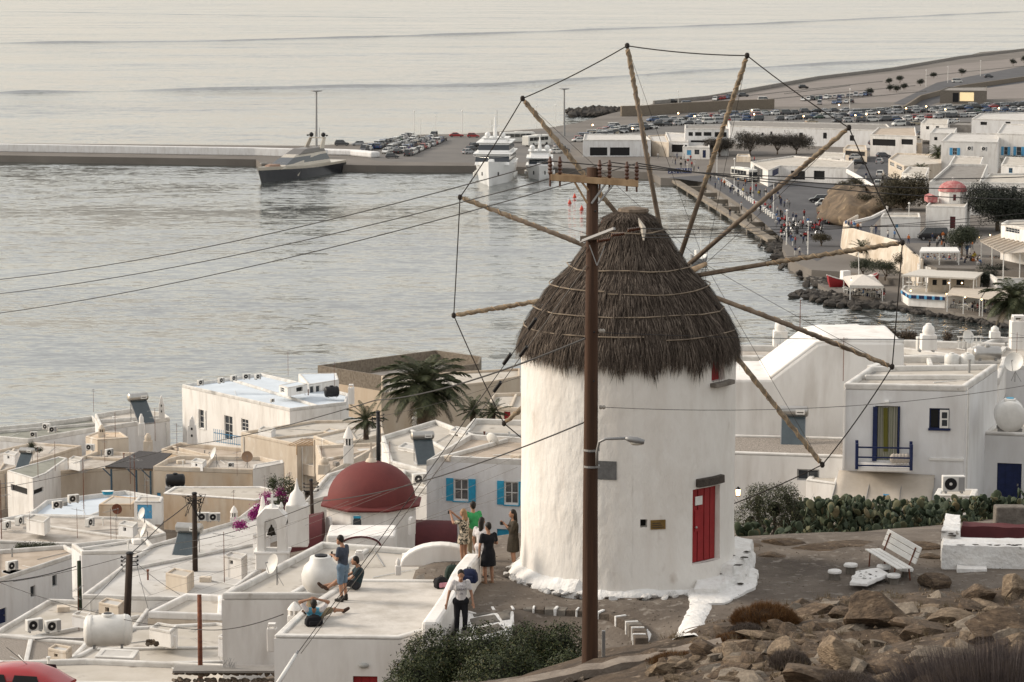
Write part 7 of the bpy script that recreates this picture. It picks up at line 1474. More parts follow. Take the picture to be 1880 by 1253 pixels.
# olive-green shrub right of the mill
shr = bush('airy green shrub right of the windmill', [(P3(x, y, 56), q) for x, y, q in ((1378, 960, (.6, .6, .75)), (1422, 935, (.75, .6, .85)), (1462, 955, (.6, .5, .7)), (1392, 918, (.4, .4, .55)), (1445, 915, (.4, .4, .5)))], 15000, .032, leaf_mat('shrub_leaf', (.022, .028, .014), (.075, .082, .042), (.13, .12, .07)), 9, 'green_shrub', .3)
R = random.Random(12)
for k in range(60):
    a = P3(1420 + R.uniform(-40, 40), 1000, 56); b = a + Vector((R.uniform(-.9, .9), R.uniform(-.3, .3), R.uniform(.9, 1.9))); mb = MB(); mb.tube([a, a.lerp(b, .5) + Vector((R.uniform(-.1, .1), 0, .05)), b], [.015, .01, .004], 4); mb.build('twig', mat('twig_grey', (.12, .095, .08), .9), shr)
# prickly pears
PADM = [mat('cactus_pad_%d' % i, c, .7, tuple(v * .65 for v in c), 6, bump=.2) for i, c in enumerate(((.030, .046, .024), (.044, .062, .034), (.066, .084, .046), (.115, .115, .06), (.17, .14, .075)))]
def pad_mesh(m, seed):
    mb = MB(); n = 10
    for k in range(6): pass
    rings = [[Vector((x * w * cos(2 * pi * j / n), d * sin(2 * pi * j / n) * w, z)) for j in range(n)] for z, w, x, d in ((0, .05, 1, .5), (.08, .10, 1, .28), (.2, .155, 1, .2), (.3, .15, 1, .2), (.38, .09, 1, .26), (.405, .03, 1, .5))]
    mb.loft(rings); return mb.mesh('pad', m, smooth=True)
PADS = [pad_mesh(m, i) for i, m in enumerate(PADM)]
def cactus(label, px0, px1, py, s, n, H, seed):
    R = random.Random(seed); c = P3((px0 + px1) / 2, py, s); r = thing('prickly_pear', label, 'cactus', c, group='prickly pear cacti'); W = (px1 - px0) / s / 2; ends = []
    for k in range(n):
        if k < n * .22 or not ends: base = c + Vector((R.uniform(-W, W), R.uniform(-.7, .9), -.1)); base.z = max(base.z, hz(base.x, base.y) - .1) if abs(base.z - hz(base.x, base.y)) < 1.5 else base.z; d = Vector((R.gauss(0, .35), R.gauss(0, .35), 1))
        else:
            pb_, pd = R.choice(ends); base = pb_; d = pd * .5 + Vector((R.gauss(0, .6), R.gauss(0, .5), R.uniform(.2, 1)))
        d.normalize(); sc_ = R.uniform(.45, .9)
        if base.z - c.z > H: continue
        q = d.to_track_quat('Z', 'Y').to_euler(); me = R.choices(PADS, (5, 5, 4, 2, 1))[0]
        o = put('pad', me, base, sc_, r, q); o.rotation_mode = 'QUATERNION'; from_q = d.to_track_quat('Z', 'Y') @ Matrix.Rotation(R.uniform(0, 6.28), 3, 'Z').to_quaternion(); o.rotation_quaternion = from_q
        ends.append((base + d * .39 * sc_, d))
        if len(ends) > 40: ends.pop(0)
for a in (('prickly pear clump left, beside the airy shrub', 1465, 1560, 1005, 58, 270, 1.2, 1), ('prickly pear clump before the awning', 1555, 1640, 1000, 57.5, 280, 1.1, 2), ('prickly pear clump behind the bench', 1635, 1725, 1000, 57, 280, 1.1, 3), ('prickly pear clump behind the stone enclosure', 1720, 1800, 985, 56, 200, .9, 4), ('prickly pear at the right frame edge', 1800, 1890, 975, 55, 180, 1.1, 5), ('low prickly pear below the airy shrub', 1370, 1475, 1012, 59, 170, .7, 6)): cactus(*a)
# lantern by the shrub
r = thing('wall_lantern', 'small lit lantern right of the windmill', 'lantern', P3(1355, 912, 52)); mb = MB(); mb.lathe([(.07, 0), (.09, .02), (.09, .04)], (0, 0, 0), 8); mb.lathe([(.1, .26), (.02, .36)], (0, 0, 0), 8); mb.build('frame', BLACKP, r, local=True); mb = MB(); mb.lathe([(.06, .04), (.075, .24)], (0, 0, 0), 8); mb.build('bulb', BULB, r, local=True)
# ---- utility pole with crossarms and street lamp
pb0, pt0 = P3(1083, 1214, 93), None; PY = pb0.y
def PP(px, py, dy=0): return WY(px, py, PY + dy)
pole = thing('utility_pole', 'tall brown wooden utility pole with crossarms before the windmill', 'utility pole', pb0)
pts = [pb0 - Vector((0, 0, .3)), pb0] + [PP(x, y) for x, y in ((1084, 900), (1086, 600), (1088, 308))]
mb = MB(); mb.tube(pts, [.165, .162, .145, .128, .112], 18); mb.build('shaft', WOODP, pole, smooth=True)
IRON = mat('brown_porcelain', (.085, .035, .02), .35, spec=.5)
mb = MB(); mb.loft([[PP(x, y, -.16), PP(x, y, .0 - .02), PP(x, y + 12, -.02), PP(x, y + 12, -.16)] for x, y in ((1011, 320), (1172, 332))]); mb.build('crossarm', WOODL, pole, bevel=.01)
mb = MB(); mb.loft([[PP(x, y, .14), PP(x, y, .28), PP(x, y + 12, .28), PP(x, y + 12, .14)] for x, y in ((1020, 318), (1166, 330))]); mb.build('crossarm', WOODL, pole, bevel=.01)
for (x, y) in ((1010, 322), (1028, 322), (1101, 328), (1119, 328), (1151, 331), (1169, 332)):
    p = PP(x, y, -.09); ins = MB(); ins.lathe([(.02, -.22), (.02, .0)] + [(.05 if k % 2 else .03, .02 + k * .035) for k in range(9)] + [(.02, .36)], p, 10); ins.build('insulator', IRON, pole)
for (x0, y0), (x1, y1) in (((1052, 330), (1078, 374)), ((1128, 336), (1098, 374)), ((1064, 330), (1080, 350)), ((1113, 336), (1086, 374))): mb = MB(); mb.tube([PP(x0, y0, -.12), PP(x1, y1, -.12)], .022, 5); mb.build('brace', GREYP if x0 > 1100 else WOODL, pole)
mb = MB(); mb.tube([PP(1066, 444, -.15), PP(1128, 420, -.9)], .035, 4); mb.build('lower_arm', GREYP, pole)
mb = MB(); mb.loft([[PP(x, y, -.2), PP(x, y, -.08), PP(x, y + 9, -.08), PP(x, y + 9, -.2)] for x, y in ((1065, 434), (1104, 430))]); mb.build('lower_crossarm', WOODG, pole)
for (x0, y0, x1, y1) in ((1096, 444, 1120, 440), (1122, 433, 1146, 430), (1152, 424, 1176, 420)):
    a, b = PP(x0, y0, -.3), PP(x1, y1, -.3); mb = MB(); n = 13; mb.tube([a.lerp(b, k / n) for k in range(n + 1)], [.05 if k % 2 else .02 for k in range(n + 1)], 8); mb.build('strain_insulator', IRON, pole)
for a, b in (((1082, 450), (1096, 488)), ((1110, 452), (1096, 488))): mb = MB(); mb.tube([PP(*a, -.2), PP(*b, -.2)], .012, 4); mb.build('stay_rod', GREYP, pole)
pts = [PP(1096, 855, -.16), PP(1096, 830, -.2), PP(1100, 812, -.24), PP(1112, 806, -.28), PP(1150, 805, -.34)]; mb = MB(); mb.tube(pts, .028, 8); arm = mb.build('lamp_arm', GALV, pole, smooth=True)
a, b = PP(1148, 805, -.34), PP(1183, 812, -.38); mb = MB(); mb.tube([a, a.lerp(b, .2), a.lerp(b, .6), b], [.03, .055, .07, .045], 10); mb.build('lamp_head', GALV, arm, smooth=True)
mb = MB(); c = a.lerp(b, .62) - Vector((0, 0, .05)); mb.ball(c, (.14, .05, .045), 12, 6); mb.build('lamp_lens', mat('lamp_lens', (.55, .52, .45), .2), arm, smooth=True)
for y in (826, 856): mb = MB(); p = PP(1086, y); mb.lathe([(.16, -.02), (.16, .02)], p, 18); mb.build('clamp_band', GALV, pole)
for y in (330, 388, 432, 700, 610): mb = MB(); mb.ball(PP(1090 + (y % 7), y, -.125), .02, 8, 4); mb.build('bolt', BLACKP, pole)
for x, y in ((1099, 608), (1100, 748)): mb = MB(); n = 5; mb.tube([PP(x + k * 3, y, -.05) for k in range(n)], [.03, .045, .03, .045, .02], 8); mb.build('side_insulator', mat('pale_porcelain', (.35, .32, .28), .4), pole)
for k in range(26): x = ru(5, 760); place('yagi', P3(x, 1010 - ru(0, 190) * (1 if x > 60 else .6), 27), ru(0, 3), 'thin television antenna on a roof of the crowded left town', ru(.5, 1.0))
# small posts at the pole foot
mb = MB(); mb.box(PP(1108, 1185, .5), (.07, .07, .6)); mb.build('short_post', GALV, label='short grey post beside the utility pole', cat='post', bevel=.01)
# ---- wires
WN = [0]
def wire(pts, lab, r=.012, m=None, d=.15, name='overhead_wire', n=16):
    Q = []
    for i in range(len(pts) - 1): Q += sag(pts[i], pts[i + 1], d, n)[(1 if i else 0):]
    mb = MB(); mb.tube(Q, r, 5); mb.build(name, m or WIRE, label=lab, cat='wire', group='overhead wires')
ct = [PP(1011, 296, -.09), PP(1119, 298, -.09), PP(1170, 300, -.09)]
for (py, k, nm) in ((505, 0, 'top'), (532, 1, 'middle'), (569, 2, 'lowest')): wire([P3(-60, py + 14, 62), ct[k]], 'black power line from the left to the pole top, %s of three' % nm, .011, d=.35)
for k, (py0, py1) in enumerate(((318, 322), (326, 345), (336, 366))): wire([ct[k], P3(1950, py1, 78)], 'black power line from the pole top to the right, %s of three' % ('top', 'middle', 'lowest')[k], .011, d=.2)
for k, (y0, y1) in enumerate(((440, 385), (430, 398), (420, 410))): wire([PP(1176, y0 - 4 if k == 0 else y0, -.3), P3(1420, 428 - k * 6, 60), P3(1950, y1, 62)], 'thin power line right of the roof tip, %s of three' % ('top', 'middle', 'lowest')[k], .009, d=.05)
wire([PP(1105, 611, -.06), P3(1950, 618, 80)], 'thin wire crossing the thatch eave to the right', .007, d=.1); wire([PP(1108, 748, -.06), P3(1950, 696, 80)], 'thin pale wire from the pole across the white tower', .007, WIREL, d=.3)
wire([PP(1075, 622, -.05), P3(690, 735, 45), P3(330, 820, 26), P3(-40, 903, 22)], 'long cable from the pole down across the left town', .022, d=.25)
wire([PP(1075, 775, -.05), P3(590, 920, 50), P3(300, 1000, 34), P3(-30, 1075, 30)], 'second cable from the pole past the red dome', .016, d=.3)
g0, g1 = PP(1077, 455, -.1), P3(546, 1200, 82)
for k, dx in enumerate((0, .16)):
    a, b = g0 + Vector((0, 0, -dx * 2.2)), g1 + Vector((dx * .5, 0, 0)); wire([a, b], 'guy wire slanting to the lower left, %s one' % ('upper', 'lower')[k], .009, WIREL if k else WIRE, d=.05)
    for t in ((.155, .235) if k == 0 else (.185, .27)):
        c0, c1 = a.lerp(b, t), a.lerp(b, t + .022); mb = MB(); mb.tube([c0, c1], .04, 8); mb.build('guy_insulator', BLACKP, label='black insulator on the %s guy wire, %s one' % (('upper', 'lower')[k], 'higher' if t < .2 else 'lower'), cat='insulator', group='guy wire insulators')
gs = thing('guy_anchor_sleeve', 'grey pipe sleeve at the foot of the guy wires', 'pipe', P3(508, 1258, 84)); mb = MB(); mb.tube([P3(506, 1262, 84), P3(543, 1203, 82.5)], [.055, .045], 10); mb.build('pipe', WHITEP, gs, smooth=True); mb = MB(); mb.tube([P3(541, 1206, 82.4), P3(547, 1196, 82.2)], .03, 8); mb.build('tip', GALV, gs)
wire([P3(520, 1128, 72), P3(380, 1157, 55), P3(190, 1128, 44), P3(-20, 1062, 38)], 'dark cable sagging left from the terrace lantern', .014, d=.12)
wire([P3(-20, 1070, 38), P3(140, 1040, 38)], 'thick cable at the left to the short dark stump', .025, d=.15); wire([P3(-20, 1180, 40), P3(90, 1172, 44), P3(160, 1173, 45)], 'black hose to the white water tank', .025, d=.02)
for k, (a, b) in enumerate((((270, 1095), (950, 838)), ((285, 1110), (950, 858)), ((320, 1110), (950, 885)), ((330, 1010), (700, 905)), ((420, 1015), (950, 800)), ((240, 1060), (640, 920)), ((350, 1060), (950, 905)))): wire([P3(*a, 38), P3(*b, 50)], 'pale thin wire strung across the church, number %s from the top left' % 'one two three four five six seven'.split()[k], .006, WIREL, d=.2)
wire([P3(357, 915, 30), P3(300, 960, 31), P3(225, 1030, 34)], 'thick twin cable from the tangled pole to the dish', .03, d=.05); wire([P3(236, 1030, 38), P3(145, 1125, 38)], 'service cable left of the dark pole', .012, d=.1); wire([P3(246, 1030, 38), P3(330, 1092, 40)], 'service cable right of the dark pole', .012, d=.1); wire([P3(250, 1032, 38), P3(272, 1118, 41)], 'short service cable right of the dark pole', .012, d=.06)
wire([P3(694, 765, 30), P3(620, 850, 31), P3(572, 890, 36)], 'cable between the two black poles near the dome', .012, d=.1); wire([P3(694, 765, 30), P3(960, 690, 40)], 'cable from the black pole to the windmill', .01, d=.2)
def small_pole(label, x0, y0, x1, y1, s, r, m=None, extras=True):
    a, b = P3(x0, y0, s), P3(x1, y1, s); o = thing('utility_pole', label, 'utility pole', a, group='short wooden poles in the town'); mb = MB(); mb.tube([a - Vector((0, 0, 1)), b], [r, r * .85], 10); mb.build('shaft', m or WOODP, o, smooth=True)
    if extras:
        for k in range(3): mb = MB(); c = b - Vector((0, 0, .2 + .18 * k)); mb.tube([c + Vector((-.35, -.05, 0)), c + Vector((.35, -.05, .02))], .02, 5); mb.ball(c + Vector((-.35, -.05, .05)), .05, 7, 4); mb.ball(c + Vector((.35, -.05, .07)), .05, 7, 4); mb.build('bracket', BLACKP, o)
        mb = MB(); mb.ball(b, (r * 1.1, r * 1.1, .08), 8, 4); mb.build('cap', BLACKP, o)
DKW = mat('dark_pole_wood', (.045, .03, .022), .85, (.025, .017, .013), 6, (1, 1, .1))
small_pole('leaning dark wooden pole behind the white water tank', 231, 1137, 238, 1016, 42, .17, DKW); small_pole('tangled dark pole beside the solar heater', 358, 1030, 357, 906, 34, .15, DKW); small_pole('black pole with wires behind the red dome', 695, 848, 694, 757, 30, .14, BLACKP); small_pole('thin dark pole between belfry and dome', 575, 962, 571, 882, 37, .10, DKW); small_pole('thick rusty post in the lower left town', 368, 1248, 366, 1092, 52, .09, RUST, False); small_pole('short green-black stump on the white house roof', 146, 1085, 145, 1030, 36, .12, mat('green_black', (.02, .03, .015), .8), False)
TW = P3(357, 908, 34); R = random.Random(4)
tg = thing('cable_tangle', 'tangle of black cables round the top of the dark pole', 'cables', TW)
for k in range(14): mb = MB(); a = TW + Vector((R.uniform(-.3, .3), -.1, R.uniform(-.3, .1))); mb.tube([a, a + Vector((R.uniform(-.5, .5), -.15, R.uniform(-.3, .2))), a + Vector((R.uniform(-.4, .4), -.1, R.uniform(-1.3, -.3)))], .018, 4); mb.build('cable', BLACKP, tg)
# ---- palms and flowers of the town
palm('large date palm with drooping fronds beside the ruin', P3(778, 850, 29.5) - Vector((0, 0, 1.2)), 5.9, 3.5, 66, 3, droop=1.25, trunk=.42); palm('small palm left of the large date palm', P3(672, 800, 24), 1.2, 1.9, 26, 5, droop=.7, trunk=.2); palm('small palm right of the large date palm', P3(868, 790, 26), 1.4, 1.5, 24, 6, droop=.7, trunk=.2); palm('small palm beside the red shutter', P3(905, 790, 27), 1.2, 1.4, 22, 7, droop=.7, trunk=.18)
bg = thing('bougainvillea', 'magenta bougainvillea behind the belfry', 'shrub', P3(505, 960, 36)); R = random.Random(8); mb = MB()
for x, y, q in ((490, 915, (.35, .3, .35)), (475, 935, (.28, .25, .3)), (515, 905, (.3, .3, .25)), (525, 925, (.3, .3, .4)), (465, 945, (.2, .2, .2)), (440, 965, (.35, .3, .2)), (545, 930, (.2, .2, .3))): leaves(mb, P3(x, y, 36), q, 700, .05, R, .3, 4, low=-1)
mb.build('blossom', leaf_mat('magenta_bracts', (.19, .012, .11), (.42, .03, .26), (.5, .07, .33)), bg, recalc=False); mb = MB()
for x, y, q in ((525, 893, (.4, .35, .45)), (500, 890, (.25, .3, .4)), (540, 905, (.25, .3, .4)), (510, 925, (.4, .3, .4))): leaves(mb, P3(x, y, 36.2) + Vector((0, .3, 0)), q, 700, .05, R, .3, 4, low=-1)
mb.build('foliage', leaf_mat('boug_leaf', (.02, .03, .014), (.06, .075, .03)), bg, recalc=False)
mb = MB(); mb.tube([P3(512, 985, 36), P3(515, 930, 36), P3(525, 895, 36)], [.05, .04, .02], 5); mb.build('stem', WOODG, bg)
bush('low green hedge plant on the brown roof at the left', [(P3(40 + 18 * k, 1006, 29), (.45, .4, .28)) for k in range(4)], 3600, .05, leaf_mat('roof_plant', (.018, .024, .010), (.055, .062, .03)), 21, 'roof_plant', cat='plant'); bush('climbing plant at the white wall corner far left', [(P3(58, 818 + 6 * k, 21), (.22, .2, .3)) for k in range(3)] + [(P3(66 + 4 * k, 826, 21), (.2, .2, .15)) for k in range(3)], 1500, .06, leaf_mat('roof_plant', (.018, .024, .010), (.055, .062, .03)), 22, 'wall_plant', cat='plant')
bush('brown seaside shrubs behind the white roofs', [(P3(x, y, 34), q) for x, y, q in ((1520, 618, (.4, .4, .35)), (1595, 612, (.55, .4, .4)), (1630, 615, (.5, .4, .35)), (1665, 618, (.6, .4, .3)), (1740, 620, (.3, .3, .25)))], 7000, .05, leaf_mat('brown_shrub', (.045, .032, .022), (.11, .08, .055)), 23, 'seaside_shrub', cat='shrub')
# rubble on the cream roof, wire mesh
for k in range(7): put('rubble_stone', random.choice(SMR), P3(272 + 5 * (k % 4), 1182 - 5 * (k // 4), 46), (ru(.12, .22), ru(.12, .2), ru(.08, .15)), None, None, 'loose stone in the rubble heap beside the white tank', 'stone', 'rubble stones beside the white tank')
# stone-built corner below the terrace
sc2 = thing('stone_roof_edge', 'rough stone wall edge at the bottom left of the terrace', 'wall', P3(420, 1250, 60))
for k in range(16):
    for j in range(2): put('stone', random.choice(DRYM), P3(322 + k * 12, 1236 + j * 14, 58), (ru(.14, .24), ru(.15, .2), ru(.08, .14)), sc2)
mb = MB(); mb.box(P3(412, 1229, 58), (3.2, .7, .07)); mb.build('cap_slab', CONC, sc2)
for k in range(26): a = P3(400 + ru(0, 32), 1226, 58); mb = MB(); mb.tube([a, a + Vector((ru(-.2, .2), 0, ru(.1, .35)))], .006, 3); mb.build('dry_stalk', GREYP, sc2)
# wall lamp and red door on the terrace front
mb = MB(); mb.ball(FW_(668, 1222) * 0 + HIT(668, 1222, G(503, 1166, TZ + .03), (lambda e: Vector((e.y, -e.x, 0)))((G(735, 1169, TZ + .03) - G(503, 1166, TZ + .03)).normalized())) - Vector((0, .03, 0)), (.13, .07, .07), 12, 6); mb.build('wall_lamp', mat('lamp_glass', (.4, .4, .38), .3), terr, smooth=True)
# red car at the lower left
rp = P3(60, 1312, 64) - Vector((0, 0, .02)); rc = thing('parked_car', 'shiny red rounded car at the lower left corner', 'car', rp, -.22); CR = mat('car_gloss_red', (.34, .02, .025), .12, (.32, .018, .022), 1, spec=.7)
def rring(x, w, zt, zb): return [Vector((x, w * (1 if abs(cos(a)) > .97 else 1) * math.copysign(abs(cos(a)) ** .55, cos(a)), zb + (zt - zb) * abs(sin(a)) ** .6)) for a in [pi * k / 14 for k in range(15)]]
mb = MB(); mb.loft([rring(*q) for q in ((-1.95, .55, .85, .35), (-1.85, .74, 1.0, .3), (-1.2, .84, 1.02, .25), (0, .86, 1.0, .25), (1.0, .85, .97, .25), (1.6, .80, .85, .25), (1.95, .6, .6, .3))]); mb.build('body', CR, rc, smooth=50, local=True)
CAB = ((-1.75, .62, 1.05, .9), (-1.5, .66, 1.28, .9), (-1.1, .69, 1.43, .9), (-.5, .71, 1.5, .9), (.1, .70, 1.48, .9), (.6, .68, 1.32, .9), (1.1, .66, 1.0, .9))
mb = MB(); mb.loft([rring(*q) for q in CAB]); mb.build('cabin', CR, rc, smooth=50, local=True)
for s_ in (-1, 1):
    for nm, xx in (('rear_side_window', (-1.3, -.45)), ('front_side_window', (-.35, .55))):
        mb = MB(); mb.add([(xx[0], s_ * .735, 1.0), (xx[1], s_ * .735, 1.0), (xx[1] - .1, s_ * .70, 1.34), (xx[0] + .12, s_ * .70, 1.34)], [(0, 1, 2, 3)]); mb.build(nm, CGLASS, rc, local=True)
    mb = MB(); mb.box((-1.86, s_ * .62, .95), (.12, .2, .3)); mb.build('tail_light', LAMPR, rc, bevel=.03, local=True)
    for x in (-1.2, 1.25): mb = MB(); mb.tube([(x, s_ * .66, .3), (x, s_ * .87, .3)], .31, 18); mb.build('wheel', TYRE, rc, smooth=40, local=True)
mb = MB(); mb.add([(-1.72, -.5, 1.08), (-1.72, .5, 1.08), (-1.30, .46, 1.42), (-1.30, -.46, 1.42)], [(0, 1, 2, 3)]); mb.build('rear_window', CGLASS, rc, local=True)
mb = MB(); mb.tube([(-.1, 0, 1.46), (-.75, 0, 1.95)], .008, 4); mb.build('aerial', BLACKP, rc, local=True)
for k in range(7): cactus('prickly pear behind the front clumps, %s from the left' % 'first second third fourth fifth sixth seventh'.split()[k], 1440 + 62 * k, 1505 + 62 * k, 984 - 3 * k, 54.5, 190, 1.0 - .05 * k, 30 + k)
# ================================================================ people
SKIN = mat('skin', (.36, .20, .13), .6, (.30, .16, .10), 6)
HAIRS = {'dark': mat('hair_dark', (.012, .009, .007), .6), 'blond': mat('hair_blond', (.30, .19, .10), .6, (.2, .12, .06), 20)}
def cloth(name, c, c2=None, sc_=8): return mat(name, c, .9, c2 or tuple(v * .7 for v in c), sc_, bump=.3, bscale=25)
def remeshed(mb, name, m, parent, vox):
    o = mb.build(name, m, parent, smooth=True, local=True); r = o.modifiers.new('skin', 'REMESH'); r.mode = 'VOXEL'; r.voxel_size = vox; r.use_smooth_shade = True
    s_ = o.modifiers.new('soft', 'SMOOTH'); s_.iterations = 3; s_.factor = .5; return o
STAND = dict(pel=(0, 0, .93), chest=(0, 0, 1.27), neck=(0, -.01, 1.47), head=(0, -.03, 1.62), shl=(.18, 0, 1.40), shr=(-.18, 0, 1.40), ell=(.24, .03, 1.12), elr=(-.24, .03, 1.12), hal=(.25, -.06, .86), har=(-.25, -.06, .86),
             hil=(.09, 0, .90), hir=(-.09, 0, .90), knl=(.10, -.02, .49), knr=(-.10, -.02, .49), anl=(.10, .03, .07), anr=(-.10, .03, .07), tol=(.11, -.15, .035), tor=(-.11, -.15, .035))
def person(label, loc, rz, J=None, wear=(), hair='dark', long=0, h=1.0, hold=None):
    """faces -y when rz is 0; wear = ((name, material, segments), ...)"""
    j = {k: Vector(v) for k, v in {**STAND, **(J or {})}.items()}; r = thing('person', label, 'person', loc, rz); r.scale = (h, h, h)
    b = MB(); B = b.cap_seg
    up = (j['neck'] - j['pel']).normalized()
    def torso(q, e): q.cap_seg(j['hil'].lerp(j['hir'], .15), j['hir'].lerp(j['hil'], .15), .115 + e, .115 + e); q.cap_seg(j['pel'] + up * .04, j['chest'], .125 + e, .135 + e); q.cap_seg(j['shl'] * .86 + j['chest'] * .14 - up * .03, j['shr'] * .86 + j['chest'] * .14 - up * .03, .072 + e, .072 + e); q.cap_seg(j['chest'] + (j['shl'] - j['shr']).normalized() * .06, j['chest'] - (j['shl'] - j['shr']).normalized() * .06, .128 + e, .128 + e)
    torso(b, -.012); B(j['chest'] + up * .1, j['neck'], .07, .052); B(j['neck'], j['head'] - up * .03, .05, .05); b.ball(j['head'], (.076, .094, .115), 14, 9)
    fd = Vector((0, -1, 0)); hd = (j['head'] - j['neck']); 
    if 'look' in j: fd = j['look'].normalized()
    B(j['head'] + fd * .085 - Vector((0, 0, .0)), j['head'] + fd * .108 - Vector((0, 0, .022)), .012, .017); sd = fd.cross(Vector((0, 0, 1))).normalized()
    for s_ in (-1, 1): B(j['head'] + sd * s_ * .075, j['head'] + sd * s_ * .08 - Vector((0, 0, .03)), .017, .013)
    b.ball(j['head'] + fd * .05 - Vector((0, 0, .07)), (.05, .05, .045), 8, 5)
    for q in 'lr':
        B(j['sh' + q], j['el' + q], .050, .040); B(j['el' + q], j['ha' + q], .041, .028); B(j['hi' + q], j['kn' + q], .088, .056); B(j['kn' + q], j['an' + q], .055, .038); kn = j['kn' + q]; cm = kn.lerp(j['an' + q], .3); b.ball(cm, (.05, .055, .08), 8, 5); B(j['an' + q] - Vector((0, 0, .02)), j['to' + q], .042, .034)
        d = (j['ha' + q] - j['el' + q]).normalized(); sdv = d.cross(fd); sdv = sdv.normalized() if sdv.length > .1 else Vector((1, 0, 0)); pm = j['ha' + q] + d * .05; B(j['ha' + q], pm, .03, .034)
        for i in range(4): f0 = pm + d * .02 + sdv * (i - 1.5) * .018; f1 = f0 + d * (.04, .048, .045, .035)[i] + fd * .01; B(f0, f1, .010, .009, 6); B(f1, f1 + d * .018 + fd * .022, .009, .008, 6)
        B(j['ha' + q] + sdv * .03 + d * .02, j['ha' + q] + sdv * .05 + d * .055 + fd * .02, .012, .010, 6)
    remeshed(b, 'body', SKIN, r, .013)
    hb_ = MB(); hb_.ball(j['head'] - fd * .018 + Vector((0, 0, .03)), (.087, .096, .105), 14, 8)
    if long: hb_.cap_seg(j['head'] - fd * .05, j['head'] - fd * .085 - Vector((0, 0, .16 + .2 * long)), .08, .065)
    else: hb_.ball(j['head'] - fd * .05 - Vector((0, 0, .02)), (.07, .07, .08), 10, 6)
    remeshed(hb_, 'hair', HAIRS[hair], r, .014)
    for nm, m, segs in wear:
        q = MB()
        for sg in segs:
            if sg == 'torso': torso(q, .012)
            elif sg == 'hips': q.cap_seg(j['hil'], j['hir'], .128, .128); q.cap_seg(j['pel'], j['pel'] + up * .06, .135, .132)
            elif sg == 'sleeve':
                for s_ in 'lr': q.cap_seg(j['sh' + s_], j['sh' + s_].lerp(j['el' + s_], .62), .068, .062)
            elif sg == 'long':
                for s_ in 'lr': q.cap_seg(j['sh' + s_], j['el' + s_], .066, .058); q.cap_seg(j['el' + s_], j['el' + s_].lerp(j['ha' + s_], .4), .056, .05)
            elif sg == 'shorts':
                for s_ in 'lr': q.cap_seg(j['hi' + s_], j['hi' + s_].lerp(j['kn' + s_], .92), .108, .086)
            elif sg == 'legs':
                for s_ in 'lr': q.cap_seg(j['hi' + s_], j['kn' + s_], .104, .075); q.cap_seg(j['kn' + s_], j['kn' + s_].lerp(j['an' + s_], .95), .073, .06)
            elif sg == 'skirt':
                lo = (j['knl'] + j['knr']) / 2; hi_ = j['pel'] + up * .1; q.loft([[hi_.lerp(lo, t) + Vector((w * cos(a), w * .8 * sin(a), 0)) for a in [2 * pi * k / 18 for k in range(18)]] for t, w in ((0, .15), (.3, .20), (.65, .215), (.92, .225))])
            elif sg == 'mini':
                lo = (j['knl'] + j['knr']) / 2; hi_ = j['pel'] + up * .1; q.loft([[hi_.lerp(lo, t) + Vector((w * cos(a), w * .8 * sin(a), 0)) for a in [2 * pi * k / 18 for k in range(18)]] for t, w in ((0, .16), (.3, .205), (.58, .22))])
            elif sg == 'shoes':
                for s_ in 'lr': q.cap_seg(j['an' + s_] + Vector((0, 0, -.02)), j['to' + s_], .055, .045)
            elif sg == 'socks':
                for s_ in 'lr': q.cap_seg(j['an' + s_] + Vector((0, 0, .08)), j['an' + s_], .048, .05)
        remeshed(q, nm, m, r, .016)
    if hold: mb = MB(); mb.box(hold[0], hold[1], hold[2]); mb.build(hold[3], hold[4], r, bevel=.004, local=True)
    return r
def foot(px, py, z=None): return G(px, py, MC.z + .02 if z is None else z)
TR = MC.z + .03 - .05
DENIM = cloth('denim_shorts', (.13, .19, .26)); BLK = cloth('black_cloth', (.010, .010, .013)); SHOE = mat('dark_shoe', (.02, .018, .016), .8); WT = cloth('white_tee', (.66, .63, .63))
PH = dict(ell=(.26, -.02, 1.14), elr=(-.26, -.02, 1.14), hal=(.06, -.26, 1.18), har=(-.06, -.26, 1.18))
person('man in dark blue shirt and denim shorts standing on the terrace looking at a phone', foot(630, 1104, TR), rad(-118), {**PH, 'head': (0, -.08, 1.60), 'look': (0, -1, -.5)}, (('shirt', cloth('slate_shirt', (.050, .060, .085)), ('torso', 'sleeve')), ('shorts', DENIM, ('hips', 'shorts')), ('shoes', SHOE, ('shoes', 'socks'))), hold=((0, -.33, 1.2), (.08, .012, .15), 0, 'phone', BLACKP))
REC = dict(pel=(0, -.50, .13), chest=(0, -.10, .27), neck=(0, .06, .40), head=(0, .10, .53), shl=(.18, .02, .36), shr=(-.18, .02, .36), ell=(.36, -.02, .56), elr=(-.36, -.02, .56), hal=(.09, .04, .64), har=(-.09, .04, .64), hil=(.1, -.52, .12), hir=(-.1, -.52, .12), knl=(.16, -.86, .42), knr=(-.36, -.85, .16), anl=(.30, -.98, .08), anr=(-.66, -1.10, .08), tol=(.36, -1.12, .06), tor=(-.78, -1.16, .12), look=(0, -.9, .1))
person('man in turquoise and white shirt reclining on a black bag, hands on head', foot(577, 1146, TR), rad(180), REC, (('shirt', cloth('turquoise_shirt', (.10, .34, .50)), ('torso',)), ('sleeves', WT, ('sleeve',)), ('shorts', cloth('khaki_shorts', (.20, .16, .10)), ('hips', 'shorts')), ('shoes', cloth('brown_shoe', (.06, .035, .025)), ('shoes',))))
